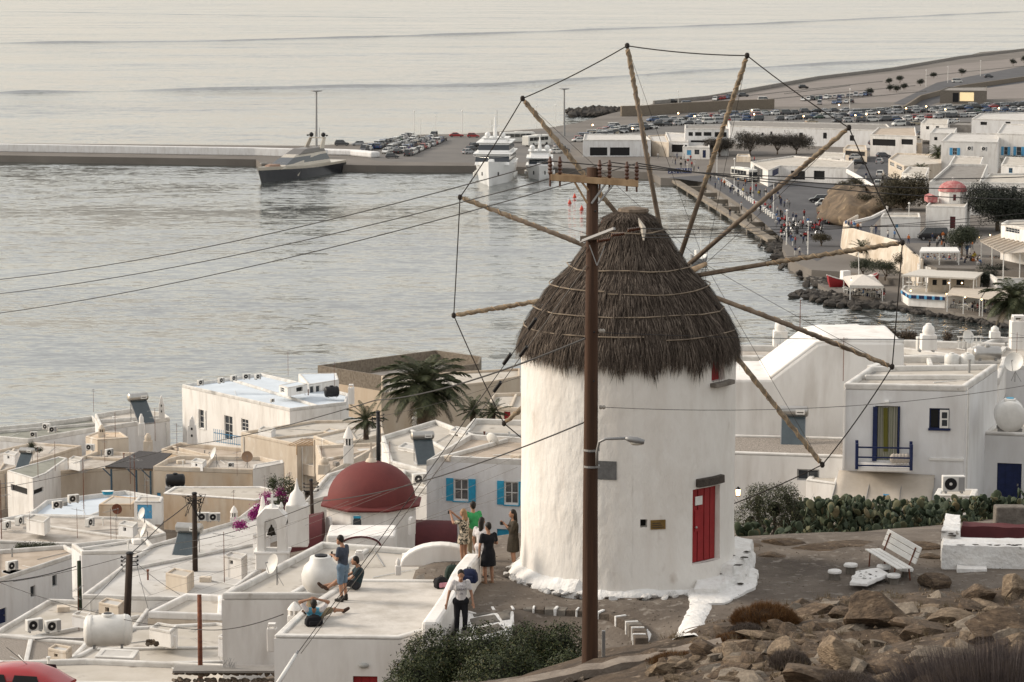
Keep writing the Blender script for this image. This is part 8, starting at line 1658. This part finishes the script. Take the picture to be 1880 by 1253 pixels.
SIT = dict(pel=(0, .05, .13), chest=(0, .12, .45), neck=(0, .08, .63), head=(0, .02, .76), shl=(.18, .12, .57), shr=(-.18, .12, .57), ell=(.26, -.08, .36), elr=(-.26, -.08, .36), hal=(.12, -.30, .28), har=(-.12, -.30, .28), hil=(.1, .03, .12), hir=(-.1, .03, .12), knl=(.13, -.38, .30), knr=(-.12, -.40, .16), anl=(.12, -.72, .07), anr=(-.12, -.84, .07), tol=(.13, -.84, .12), tor=(-.13, -.94, .14))
person('person in dark teal shirt sitting behind the standing man, legs stretched left', foot(651, 1082, TR), rad(-85), SIT, (('shirt', cloth('teal_shirt', (.022, .040, .048)), ('torso', 'sleeve')), ('shorts', cloth('dark_shorts', (.03, .03, .035)), ('hips', 'shorts')), ('shoes', cloth('brown_shoe', (.06, .035, .025)), ('shoes',))))
boy = person('boy in white printed T-shirt and black trousers walking down the steps', foot(846, 1168, MC.z - .12), rad(8), dict(hal=(.30, -.10, .88), har=(-.36, -.04, .86), ell=(.27, .02, 1.12), elr=(-.29, .03, 1.13), knl=(.10, -.10, .50), anl=(.10, .0, .10), tol=(.11, -.17, .05), head=(0, -.07, 1.60), look=(0, -1, -.6)), (('shirt', WT, ('torso', 'sleeve')), ('trousers', BLK, ('hips', 'legs')), ('shoes', SHOE, ('shoes',))), h=.97)
for k, (tx, sz, zz_) in enumerate((('THE', .045, 1.33), ('GREAT', .075, 1.24), ('Life', .06, 1.13))):
    cu = letter(tx, ORG[boy.name], sz, mat('shirt_print', (.12, .11, .13), .9), boy, 'shirt_print', (pi / 2, 0, 0), .004); cu.location = (0, -.166, zz_)
for s_ in (-1, 1): mb = MB(); mb.tube([(s_ * .12, -.155, 1.10), (s_ * .13, -.16, 1.30), (s_ * .12, -.06, 1.445)], .012, 5); mb.build('backpack_strap', GREYP, boy, local=True)
pat = mat('leaf_print_dress', (.50, .43, .33), .9, (.035, .035, .028), 17, detail=2, lo=.46, hi=.52)
person('woman in leaf-print short dress taking a photo with raised arms', foot(852, 1042), rad(-118), dict(ell=(.24, -.22, 1.34), elr=(-.24, -.22, 1.34), hal=(.07, -.40, 1.56), har=(-.07, -.40, 1.56), look=(0, -1, .05)), (('dress', pat, ('torso', 'sleeve', 'mini')), ('sandals', cloth('tan_sandal', (.25, .16, .10)), ('shoes',))), 'blond', .1, .93, ((0, -.48, 1.60), (.14, .04, .09), 0, 'camera', BLACKP))
person('man in green T-shirt and beige trousers behind the photographing woman', foot(869, 1032), rad(200), dict(elr=(-.26, -.05, 1.13), har=(-.2, -.28, 1.1)), (('shirt', cloth('green_tee', (.05, .34, .12)), ('torso', 'sleeve')), ('trousers', cloth('beige_trousers', (.26, .21, .14)), ('hips', 'legs')), ('shoes', SHOE, ('shoes',))), h=.97)
person('woman in black dress and sandals seen from behind', foot(897, 1074), rad(205), {**PH, 'ell': (.27, .02, 1.12), 'hal': (.25, -.05, .88), 'look': (.3, -1, -.3)}, (('dress', BLK, ('torso', 'sleeve', 'skirt')), ('sandals', cloth('tan_sandal', (.25, .16, .10)), ('shoes',))), h=.96)
person('woman with long dark hair and white shorts partly behind the black dress', foot(884, 1062), rad(150), dict(look=(.2, -1, -.2)), (('top', WT, ('torso', 'sleeve')), ('shorts', WT, ('hips', 'shorts')), ('shoes', SHOE, ('shoes',))), 'dark', 1.0, .95)
OL = cloth('olive_dress', (.055, .045, .032)); person('woman in olive dress holding a camera at the edge of the windmill', foot(943, 1046), rad(-80), dict(ell=(.24, -.10, 1.16), elr=(-.24, -.10, 1.16), hal=(.08, -.27, 1.34), har=(-.08, -.27, 1.34)), (('dress', OL, ('torso', 'long', 'skirt')), ('shoes', SHOE, ('shoes',))), 'dark', .35, .95, ((0, -.34, 1.36), (.13, .1, .09), 0, 'camera', BLACKP))
def bag(label, loc, rz, size, m, m2=None):
    r = thing('backpack', label, 'bag', loc, rz, 'bags left on the ground'); w, d, h = size; mb = MB(); mb.loft([[Vector((x * w * q, y * d * q, h * z)) for x, y in ((-.5, -.4), (.5, -.4), (.5, .4), (.2, .55), (-.2, .55), (-.5, .4))] for z, q in ((0, .9), (.15, 1.05), (.6, 1), (.9, .75), (1, .35))]); o = mb.build('sack', m, r, bevel=.03, local=True); o.data.polygons.foreach_set('use_smooth', [True] * len(o.data.polygons))
    mb = MB(); mb.box((0, -d * .48, h * .35), (w * .7, d * .22, h * .45)); mb.build('pocket', m2 or m, r, bevel=.03, local=True); mb = MB(); mb.tube([(-.04, 0, h * .97), (-.04, 0, h * 1.1), (.04, 0, h * 1.1), (.04, 0, h * .97)], .012, 5); mb.build('handle', BLACKP, r, local=True)
    for s_ in (-1, 1): mb = MB(); mb.tube([(s_ * w * .3, d * .5, h * .85), (s_ * w * .36, d * .75, h * .5), (s_ * w * .32, d * .55, h * .1)], .018, 5); mb.build('strap', BLACKP, r, local=True)
bag('black bag under the reclining man', foot(576, 1149, TR), .3, (.42, .28, .26), BLK); bag('black and pink bag near the terrace corner', foot(810, 1080, TR), .5, (.34, .26, .30), BLK, cloth('pink_cloth', (.50, .24, .30))); bag('dark green backpack at the end of the terrace', foot(832, 1070, TR), .2, (.42, .32, .48), cloth('green_black_cloth', (.02, .035, .028))); bag('navy backpack on the white wall end', G(861, 1070, MC.z + .72), -.2, (.42, .3, .36), cloth('navy_cloth', (.015, .022, .06))); bag('black bag lying on the rock beside the red vault', foot(836, 1022), 1.1, (.5, .34, .36), BLK)
# ---- small figures of the harbour
def figure(sit=False):
    m = MB(); m.mi = 0; hz_ = .45 if sit else .92
    m.lathe([(.08, 0), (.17, .05), (.20, .38), (.19, .50), (.07, .58)], (0, 0, hz_), 8, sy=.65)
    for s_ in (-1, 1): m.tube([(s_ * .22, 0, hz_ + .48), (s_ * .27, -.04, hz_ + .2), (s_ * .2, -.16, hz_ + .02)], [.055, .05, .04], 5)
    m.mi = 1
    for s_ in (-1, 1):
        if sit: m.tube([(s_ * .09, 0, hz_ + .04), (s_ * .1, -.42, hz_ + .02), (s_ * .1, -.42, .05)], [.09, .07, .05], 5)
        else: m.tube([(s_ * .08, 0, .94), (s_ * .10, .04 * s_, .48), (s_ * .11, .10 * s_, .04)], [.095, .07, .05], 5)
    m.mi = 2; m.ball((0, 0, hz_ + .70), (.095, .105, .13), 8, 6); m.mi = 3; m.ball((0, .025, hz_ + .745), (.10, .105, .105), 8, 5); return m.mesh('figure', [WT, BLK, SKIN, HAIRS['dark']], smooth=50)
FIG = {False: figure(), True: figure(True)}
TOPS = [cloth('top_%s' % n, c) for n, c in (('white', (.6, .58, .55)), ('black', (.02, .02, .022)), ('navy', (.03, .04, .09)), ('red', (.35, .05, .05)), ('grey', (.2, .2, .2)), ('yellow', (.45, .35, .06)), ('blue', (.10, .2, .4)), ('orange', (.45, .14, .04)))]
TN = ['white', 'black', 'navy', 'red', 'grey', 'yellow', 'blue', 'orange']; RP = random.Random(21)
def fig(px, py, z, where, sit=False, col=None, loc=None, grp='people along the waterfront'):
    k = RP.choices(range(8), (5, 6, 4, 2, 3, 1, 2, 1))[0] if col is None else col; o = bpy.data.objects.new('person', FIG[sit]); COL.objects.link(o); o.location = loc if loc is not None else G(px, py, z); o.rotation_euler = (0, 0, RP.uniform(0, 6.28)); setmat(o, 0, TOPS[k]); setmat(o, 1, RP.choice([TOPS[1], TOPS[2], TOPS[4], TOPS[0]])); sc_ = RP.uniform(.93, 1.06); o.scale = (sc_, sc_, sc_); tag(o, 'tiny %s person in %s top %s' % ('seated' if sit else 'standing', TN[k], where), 'person', grp)
for x, y in ((1235, 300), (1240, 303), (1250, 310), (1258, 306), (1263, 303), (1262, 312), (1270, 308), (1274, 316), (1282, 317), (1268, 296), (1256, 294), (1243, 292), (1208, 292), (1250, 300), (1275, 305)): fig(x, y, ZQ, 'in the ferry queue by the ticket house')
for x, y in ((1300, 330), (1304, 333), (1311, 329), (1313, 347), (1319, 338), (1325, 341), (1330, 344), (1344, 352), (1347, 357), (1370, 366), (1377, 362), (1395, 362), (1403, 360), (1405, 385), (1418, 365), (1428, 364), (1440, 382), (1445, 380), (1392, 387), (1340, 397), (1361, 386), (1355, 345)): fig(x, y, ZQ, 'walking on the promenade')
for x, y in ((1425, 418), (1430, 412), (1436, 404), (1447, 430), (1455, 436), (1452, 445), (1460, 450), (1450, 425), (1462, 428), (1470, 420), (1497, 420), (1484, 440), (1440, 425), (1434, 436), (1455, 452), (1475, 448), (1468, 470), (1460, 470), (1482, 452)): fig(x, y, ZQ, 'among the parked scooters')
for x, y in ((1553, 420), (1558, 422), (1563, 421), (1568, 424), (1575, 426), (1580, 425), (1600, 432), (1608, 431), (1630, 440), (1642, 441), (1668, 448)): fig(x, y, ZU, 'behind the curved retaining wall')
for x, y in ((1385, 300), (1560, 300), (1620, 330), (1640, 345), (1590, 330)): fig(x, y, 3, 'by the hill road')
# scooters
r_ = MB(); r_.mi = 0
for x in (-.6, .6): r_.tube([(x, -.06, .27), (x, .06, .27)], .27, 12)
r_.mi = 1; r_.loft([[Vector((x, -w, z0)), Vector((x, w, z0)), Vector((x, w * .7, z1)), Vector((x, -w * .7, z1))] for x, w, z0, z1 in ((-.85, .08, .5, .62), (-.4, .17, .35, .8), (0, .14, .3, .72), (.3, .16, .25, .42), (.5, .14, .3, .95), (.62, .08, .6, 1.0))]); r_.tube([(.5, -.3, 1.05), (.5, .3, 1.05)], .025, 5); r_.tube([(.6, 0, .3), (.48, 0, 1.0)], .04, 5); r_.mi = 0; r_.loft([[Vector((x, -.12, .78)), Vector((x, .12, .78)), Vector((x, .1, .86)), Vector((x, -.1, .86))] for x in (-.75, .0)])
SCM = r_.mesh('scooter', [TYRE, CP_['black']], smooth=30)
def scooter(px, py, where):
    o = bpy.data.objects.new('motor_scooter', SCM); COL.objects.link(o); c = RP.choice(['black', 'dark grey', 'black', 'silver', 'red', 'white']); setmat(o, 1, CP_[c]); o.location = G(px, py, ZQ); o.rotation_euler = (0, 0, RP.uniform(.4, 1.6)); tag(o, '%s motor scooter %s' % (c, where), 'scooter', 'scooters parked on the plaza')
for k in range(16): scooter(1508 + 5.5 * (k % 6) + RP.uniform(-2, 2), 398 + 7 * (k // 6) + RP.uniform(-2, 2), 'in the cluster below the brown mound')
for k in range(30): scooter(1438 + 9 * (k % 9) + RP.uniform(-3, 3), 408 + 9.5 * (k // 9) + RP.uniform(-3, 3) + (k % 9) * 1.2, 'in the rows at the plaza edge')
# ---- tavernas
r = proto('chair', 'white_chair', 'chair', 'white taverna chairs'); mb = MB(); mb.box((0, 0, .46), (.46, .46, .05)); mb.build('seat', WPAINT, r, local=True); mb = MB(); mb.box((0, .22, .75), (.44, .04, .45)); mb.build('backrest', WPAINT, r, local=True)
for sx in (-1, 1):
    for sy in (-1, 1): mb = MB(); mb.box((sx * .2, sy * .2, .22), (.06, .06, .44)); mb.build('leg', WPAINT, r, local=True)
r = proto('table', 'taverna_table', 'table', 'small taverna tables'); mb = MB(); mb.box((0, 0, .73), (.8, .8, .05)); mb.build('top', WPAINT, r, local=True); mb = MB(); mb.box((0, 0, .36), (.1, .1, .7)); mb.build('leg', WPAINT, r, local=True)
def dining(px0, py0, px1, py1, n, z, where, rows=1, fill=.8):
    for q in range(rows):
        for k in range(n):
            p = G(px0, py0, z).lerp(G(px1, py1, z), (k + .5) / n) + Vector((RP.uniform(-.2, .2), 2.2 * q + RP.uniform(-.2, .2), 0))
            if k % 2 == 0: place('table', p, RP.uniform(-.2, .2), 'small table ' + where)
            else:
                place('chair', p + Vector((0, -.2, 0)), RP.choice((0, pi, pi / 2, -pi / 2)) + RP.uniform(-.3, .3), 'white chair ' + where)
                if RP.random() < fill: fig(0, 0, z, where, True, loc=p + Vector((0, -.2, 0)), grp='guests at the tavernas')
def post_roof(name, label, px, z, zr, m, th=.12, cat='canopy', peak=None, n_post=None):
    P = [G(x, y, zr) for x, y in px]; c = sum(P, Vector()) / len(P); r = thing(name, label, cat, (c.x, c.y, z)); mb = MB()
    if peak: 
        n = len(P); mb.add([p for p in P] + [p - Vector((0, 0, .45)) for p in P] + [c + Vector((0, 0, peak))], [(i, (i + 1) % n, 2 * n) for i in range(n)] + [(i, (i + 1) % n, n + (i + 1) % n, n + i) for i in range(n)])
    else: mb.prism(ccw([(p.x, p.y) for p in P]), zr - th, zr)
    mb.build('roof', m, r)
    for i in range(len(P)):
        for t in ((0,) if n_post is None else [k / n_post for k in range(n_post)]):
            p = P[i].lerp(P[(i + 1) % len(P)], t).lerp(c, .04); mb = MB(); mb.box((p.x, p.y, (z + zr - th) / 2), (.14, .14, zr - th - z)); mb.build('post', WPAINT, r)
    return r
CANV = mat('canvas', (.50, .44, .37), .9, (.42, .37, .31), 1.0)
post_roof('taverna_tent', 'white peaked tent over the taverna tables on the rocks', [(1560, 524), (1622, 525), (1606, 509), (1548, 508)], ZW, ZW + 2.5, mat('tent_white', (.60, .56, .51), .9), peak=1.1)
dining(1552, 540, 1625, 548, 22, ZW, 'under and before the white tent', 2, .9); dining(1570, 530, 1620, 536, 14, ZW, 'inside the white tent', 1, .9); dining(1668, 552, 1790, 572, 24, ZW, 'on the waterside before the bar', 1, .6); dining(1725, 562, 1880, 582, 30, ZW, 'under the beige canopies', 2, .9)
hb('round-ended white bar with tiled blue band and open gallery', [(1655, 531), (1668, 540), (1735, 544), (1800, 541), (1806, 528), (1660, 524)], 1.9, [], WHITE, ROOFC, ZW, 'waterside_bar', .25)
bt = [G(x, y, ZW + 1.75) for x, y in ((1654, 533), (1668, 542), (1735, 546))]
bb_ = thing('tile_band', 'band of blue tiles round the white bar', 'tiles', bt[0])
for i in range(2):
    n = (5, 14)[i]
    for k in range(n): a, b = bt[i].lerp(bt[i + 1], (k + .06) / n), bt[i].lerp(bt[i + 1], (k + .94) / n); mb = MB(); o_ = Vector((0, -.12, 0)); mb.loft([[p + o_, p + o_ + Vector((0, .3, 0)), p + Vector((0, .3, -.5)) , p + o_ + Vector((0, 0, -.5))] for p in (a, b)]); mb.build('tile', NAVY if k % 3 else BLUE, bb_)
hb('pale back wall of the bar gallery', [(1704, 506), (1800, 507), (1800, 501), (1706, 500)], 3, [(1712, 514, 1720, 524, 'o'), (1730, 514, 1738, 524, 'o'), (1756, 514, 1770, 524, 'o')], CREAM, ROOFC, 2, 'bar_back_wall')
post_roof('gallery_roof', 'flat pale roof over the bar gallery', [(1655, 505), (1790, 511), (1806, 500), (1690, 494)], ZW + 1.9, ZW + 4.5, mat('gallery_roof_paint', (.56, .53, .48), .9), .25, 'roof', None, 3)
dining(1664, 527, 1790, 531, 14, ZW + 1.6, 'in the bar gallery', 1, .7)
post_roof('upper_pavilion', 'white pavilion roof over the crowded upper terrace', [(1688, 462), (1762, 462), (1757, 454), (1692, 454)], ZU - .8, ZU + 2.2, WPAINT, .25, 'pavilion', None, 2)
hb('curved white terrace front below the pavilion', [(1684, 486), (1710, 492), (1760, 493), (1796, 490), (1796, 470), (1686, 468)], 3.0, [], WHITE, ROOFC, ZQ + .5, 'terrace_front', .3)
dining(1692, 484, 1795, 486, 22, ZU - .8, 'on the crowded upper terrace', 2, 1); dining(1700, 478, 1790, 476, 16, ZU - .8, 'on the crowded upper terrace', 1, 1)
for k in range(22): fig(RP.uniform(1700, 1800), RP.uniform(440, 470), ZU, 'standing near the black van')
for k in range(12): fig(RP.uniform(1770, 1800), RP.uniform(478, 500), ZU - 1, 'on the stairs beside the pavilion')
post_roof('beige_canopy', 'beige canvas canopy on the waterfront, left one', [(1738, 540), (1800, 548), (1812, 528), (1752, 525)], ZW, ZW + 2.8, CANV, .1, 'canopy', None, 2); post_roof('beige_canopy', 'beige canvas canopy on the waterfront, right one', [(1802, 548), (1905, 560), (1905, 536), (1814, 528)], ZW, ZW + 2.8, CANV, .1, 'canopy', None, 2)
pgl = post_roof('timber_pergola', 'large timber pergola over the restaurant at the right edge', [(1800, 444), (1842, 466), (1905, 462), (1905, 436), (1840, 430)], ZU - 1, ZU + 3.4, CANV, .05, 'pergola', None, 2)
pz = ZU + 3.5
for k in range(8): a, b = G(1800, 444, pz).lerp(G(1842, 466, pz), k / 7), G(1850, 428, pz).lerp(G(1905, 440, pz), k / 7); mb = MB(); mb.loft([[p + Vector((0, -.1, 0)), p + Vector((0, .1, 0)), p + Vector((0, .1, .25)), p + Vector((0, -.1, .25))] for p in (a, b)]); mb.build('rafter', CANV, pgl)
dining(1815, 486, 1880, 486, 14, ZU - 1, 'under the timber pergola', 2, 1)
hb('sloping white restaurant base at the right edge', [(1797, 490), (1830, 512), (1905, 510), (1905, 480), (1810, 478)], 3.2, [], WHITE, ROOFC, ZQ, 'restaurant_base', .3)
for x, y, z in ((1672, 534, 3), (1738, 540, 3.0), (1772, 546, 3.0), (1802, 550, 3.0), (1742, 520, 5.2), (1766, 520, 5.2), (1617, 524, 2.4), (1563, 515, 3.5), (1573, 512, 3.5), (1797, 436, 6), (1818, 432, 6)):
    p = G(x, y, z); r = thing('lamp', 'small glowing lamp over the taverna tables', 'lamp', p, group='lit lamps of the tavernas'); mb = MB(); mb.ball((0, 0, 0), .11, 8, 5); mb.build('bulb', BULB, r, True, local=True); mb = MB(); mb.tube([(0, 0, .14), (0, 0, .5)], .03, 5); mb.build('holder', BLACKP, r, local=True)
# ---- harbour trees
TAM = leaf_mat('tamarisk_leaf', (.030, .026, .022), (.075, .065, .052), (.11, .095, .075)); DKT = leaf_mat('dark_tree_leaf', (.010, .013, .010), (.032, .038, .026), (.055, .058, .04)); BRT = leaf_mat('brown_tree_leaf', (.022, .020, .011), (.066, .055, .030), (.10, .08, .045)); GRN = leaf_mat('green_tree_leaf', (.014, .02, .012), (.05, .06, .034), (.085, .09, .055))
for i, (x, y, w, hgt, lb) in enumerate(((1322, 287, 3.0, 5.0, 'leftmost tamarisk tree before the warehouse'), (1378, 286, 4.4, 6.4, 'widest tamarisk tree before the warehouse'), (1427, 284, 3.4, 5.8, 'third tamarisk tree before the warehouse'), (1462, 283, 3.6, 5.8, 'rightmost tamarisk tree before the warehouse'))): tree('tamarisk_tree', lb, G(x, y, ZQ), hgt * 1.05, (w * 1.35, w * 1.1, hgt * .5), TAM, 9000, .17, .22, 31 + i, 'tamarisk trees before the warehouse', lobes=8, trunk_h=.25, shell=.4)
tree('broad_tree', 'broad brown-green tree left of the domed church', G(1660, 400, ZU - 1.5), 9.2, (5.6, 5, 5.0), BRT, 19000, .18, .4, 41, lobes=9, trunk_h=.3, shell=.35); tree('broad_tree', 'big dark tree right of the domed church', G(1832, 424, ZU), 9.0, (6.6, 5.2, 5.0), DKT, 22000, .18, .45, 42, lobes=10, trunk_h=.3, shell=.35); tree('broad_tree', 'dark tree mass at the right edge by the domed church', G(1882, 424, ZU), 8.0, (5, 4.5, 4.4), DKT, 12000, .18, .4, 43, lobes=7, trunk_h=.3, shell=.35); tree('small_tree', 'small green tree right of the black van', G(1766, 470, ZU), 5, (3.2, 2.8, 2.4), GRN, 9000, .13, .16, 44, lobes=6)
tree('dark_shrub', 'dark shrub beside the restaurant base', G(1820, 527, ZQ + 1), 3.6, (3.4, 2.2, 2), DKT, 8000, .13, .2, 45, cat='shrub', lobes=6, trunk_h=.25); tree('dark_shrub', 'dark bush right of the blue shuttered house', G(1868, 318, 6), 4.5, (3.8, 3, 2.2), DKT, 7000, .12, .2, 46, cat='shrub', lobes=6, trunk_h=.25)
for i, (x, y, h_, w, lb) in enumerate(((1508, 452, 2.6, 2.2, 'brown shrub at the left foot of the retaining wall'), (1585, 505, 3.0, 2.4, 'dark shrub under the retaining wall, left'), (1625, 512, 3.2, 2.8, 'dark shrub under the retaining wall, right'), (1660, 500, 3.4, 2.6, 'brown shrub beside the upper pavilion'), (1548, 350, 2.4, 2.2, 'brown shrub on the brown mound'), (1545, 330, 2.6, 3.0, 'shrub bank behind the brown mound'))): tree('shore_shrub', lb, G(x, y, ZQ), h_, (w, w * .8, h_ * .5), BRT if i in (0, 3, 4, 5) else GRN, 3600, .11, .15, 50 + i, cat='shrub', lobes=5, trunk_h=.2)
palm('palm beside the blue shuttered house', G(1722, 305, 5), 3.2, 3.4, 34, 11, droop=1.0, trunk=.3); palm('small palm above the broad brown-green tree', G(1690, 330, 6), 2.2, 2.4, 26, 12, droop=.8, trunk=.25); palm('large palm on the water edge at the right', P3(1862, 600, 14), 3.4, 5.0, 60, 13, droop=1.25, trunk=.45); palm('spiky plant against the retaining wall', G(1582, 462, 3.2), .6, 2.6, 22, 14, droop=.7, trunk=.2)
for i, (x, y, sz) in enumerate(((1766, 140, 1.6), (1652, 153, 1.5), (1633, 155, 1.2), (1690, 158, 1.3), (1634, 168, 1.2), (1646, 170, 1.3), (1660, 166, 1.2), (1860, 122, 1.8), (1880, 116, 1.8), (1714, 144, 1.2), (1597, 176, 1.4))): tree('young_tree', 'small dark roadside tree on the far coast', G(x, y, ZQ), sz * 2.1, (sz * 1.2, sz, sz * .8), DKT, 900, .22, .12, 60 + i, 'small trees on the far coast', lobes=4)
for i, (x, y, z) in enumerate(((1556, 352, 5), (1572, 342, 6), (1604, 356, 6.4), (1590, 372, 6.4), (1616, 366, 5), (1568, 376, 5), (1580, 356, 7), (1600, 384, 5), (1548, 372, 3.4), (1558, 392, 2.6), (1620, 384, 3.6))): tree('mound_shrub', 'low dry shrub growing on the brown mound', G(x, y, z), 1.7, (2.0, 1.7, .9), BRT, 1300, .13, .1, 80 + i, 'dry shrubs on the brown mound', 'shrub', 5, None, .2)
for k in range(45): t = RP.random(); p = G(1300, 334, ZQ).lerp(G(1440, 428, ZQ), t); fig(0, 0, ZQ, 'strolling beside the bollards', loc=p + Vector((RP.uniform(1, 9), RP.uniform(-3, 6), 0)))
for i, (x, y, s, w, h_) in enumerate(((70, 952, 26.3, 22, 1.0), (235, 962, 26.5, 18, .8), (330, 1052, 35, 26, .9), (432, 1020, 36, 22, 1.1), (150, 1128, 37.5, 18, .6), (205, 1106, 37.5, 24, .6), (300, 1152, 45, 26, .7), (430, 1168, 47, 30, .8), (640, 884, 32, 20, .9), (752, 820, 32, 22, .9), (490, 788, 21.6, 16, 1.0), (610, 792, 22.5, 16, .9), (140, 842, 22, 14, .9), (365, 846, 23, 14, .7), (570, 852, 22, 14, .9), (845, 790, 31, 20, 1.0), (480, 982, 36, 16, 1.0), (110, 1190, 45.5, 22, .5), (250, 1020, 33, 18, 1.0), (20, 832, 21.3, 14, .9))):
    house('rooftop_hut', 'small whitewashed box room on a roof of the left town', [(x - w, y), (x + w * .5, y + w * .28), (x + w, y - w * .15), (x - w * .4, y - w * .38)], s, h_, (WHITE, WHITE_B, CREAM)[i % 3], (ROOFC, ROOFW)[i % 2], .09, .1, [(x - w * .5, y + w * .3, x - w * .2, y + w * .75, 'o')] if i % 2 else (), 'house', group='box rooms on the town roofs', bev=.03)
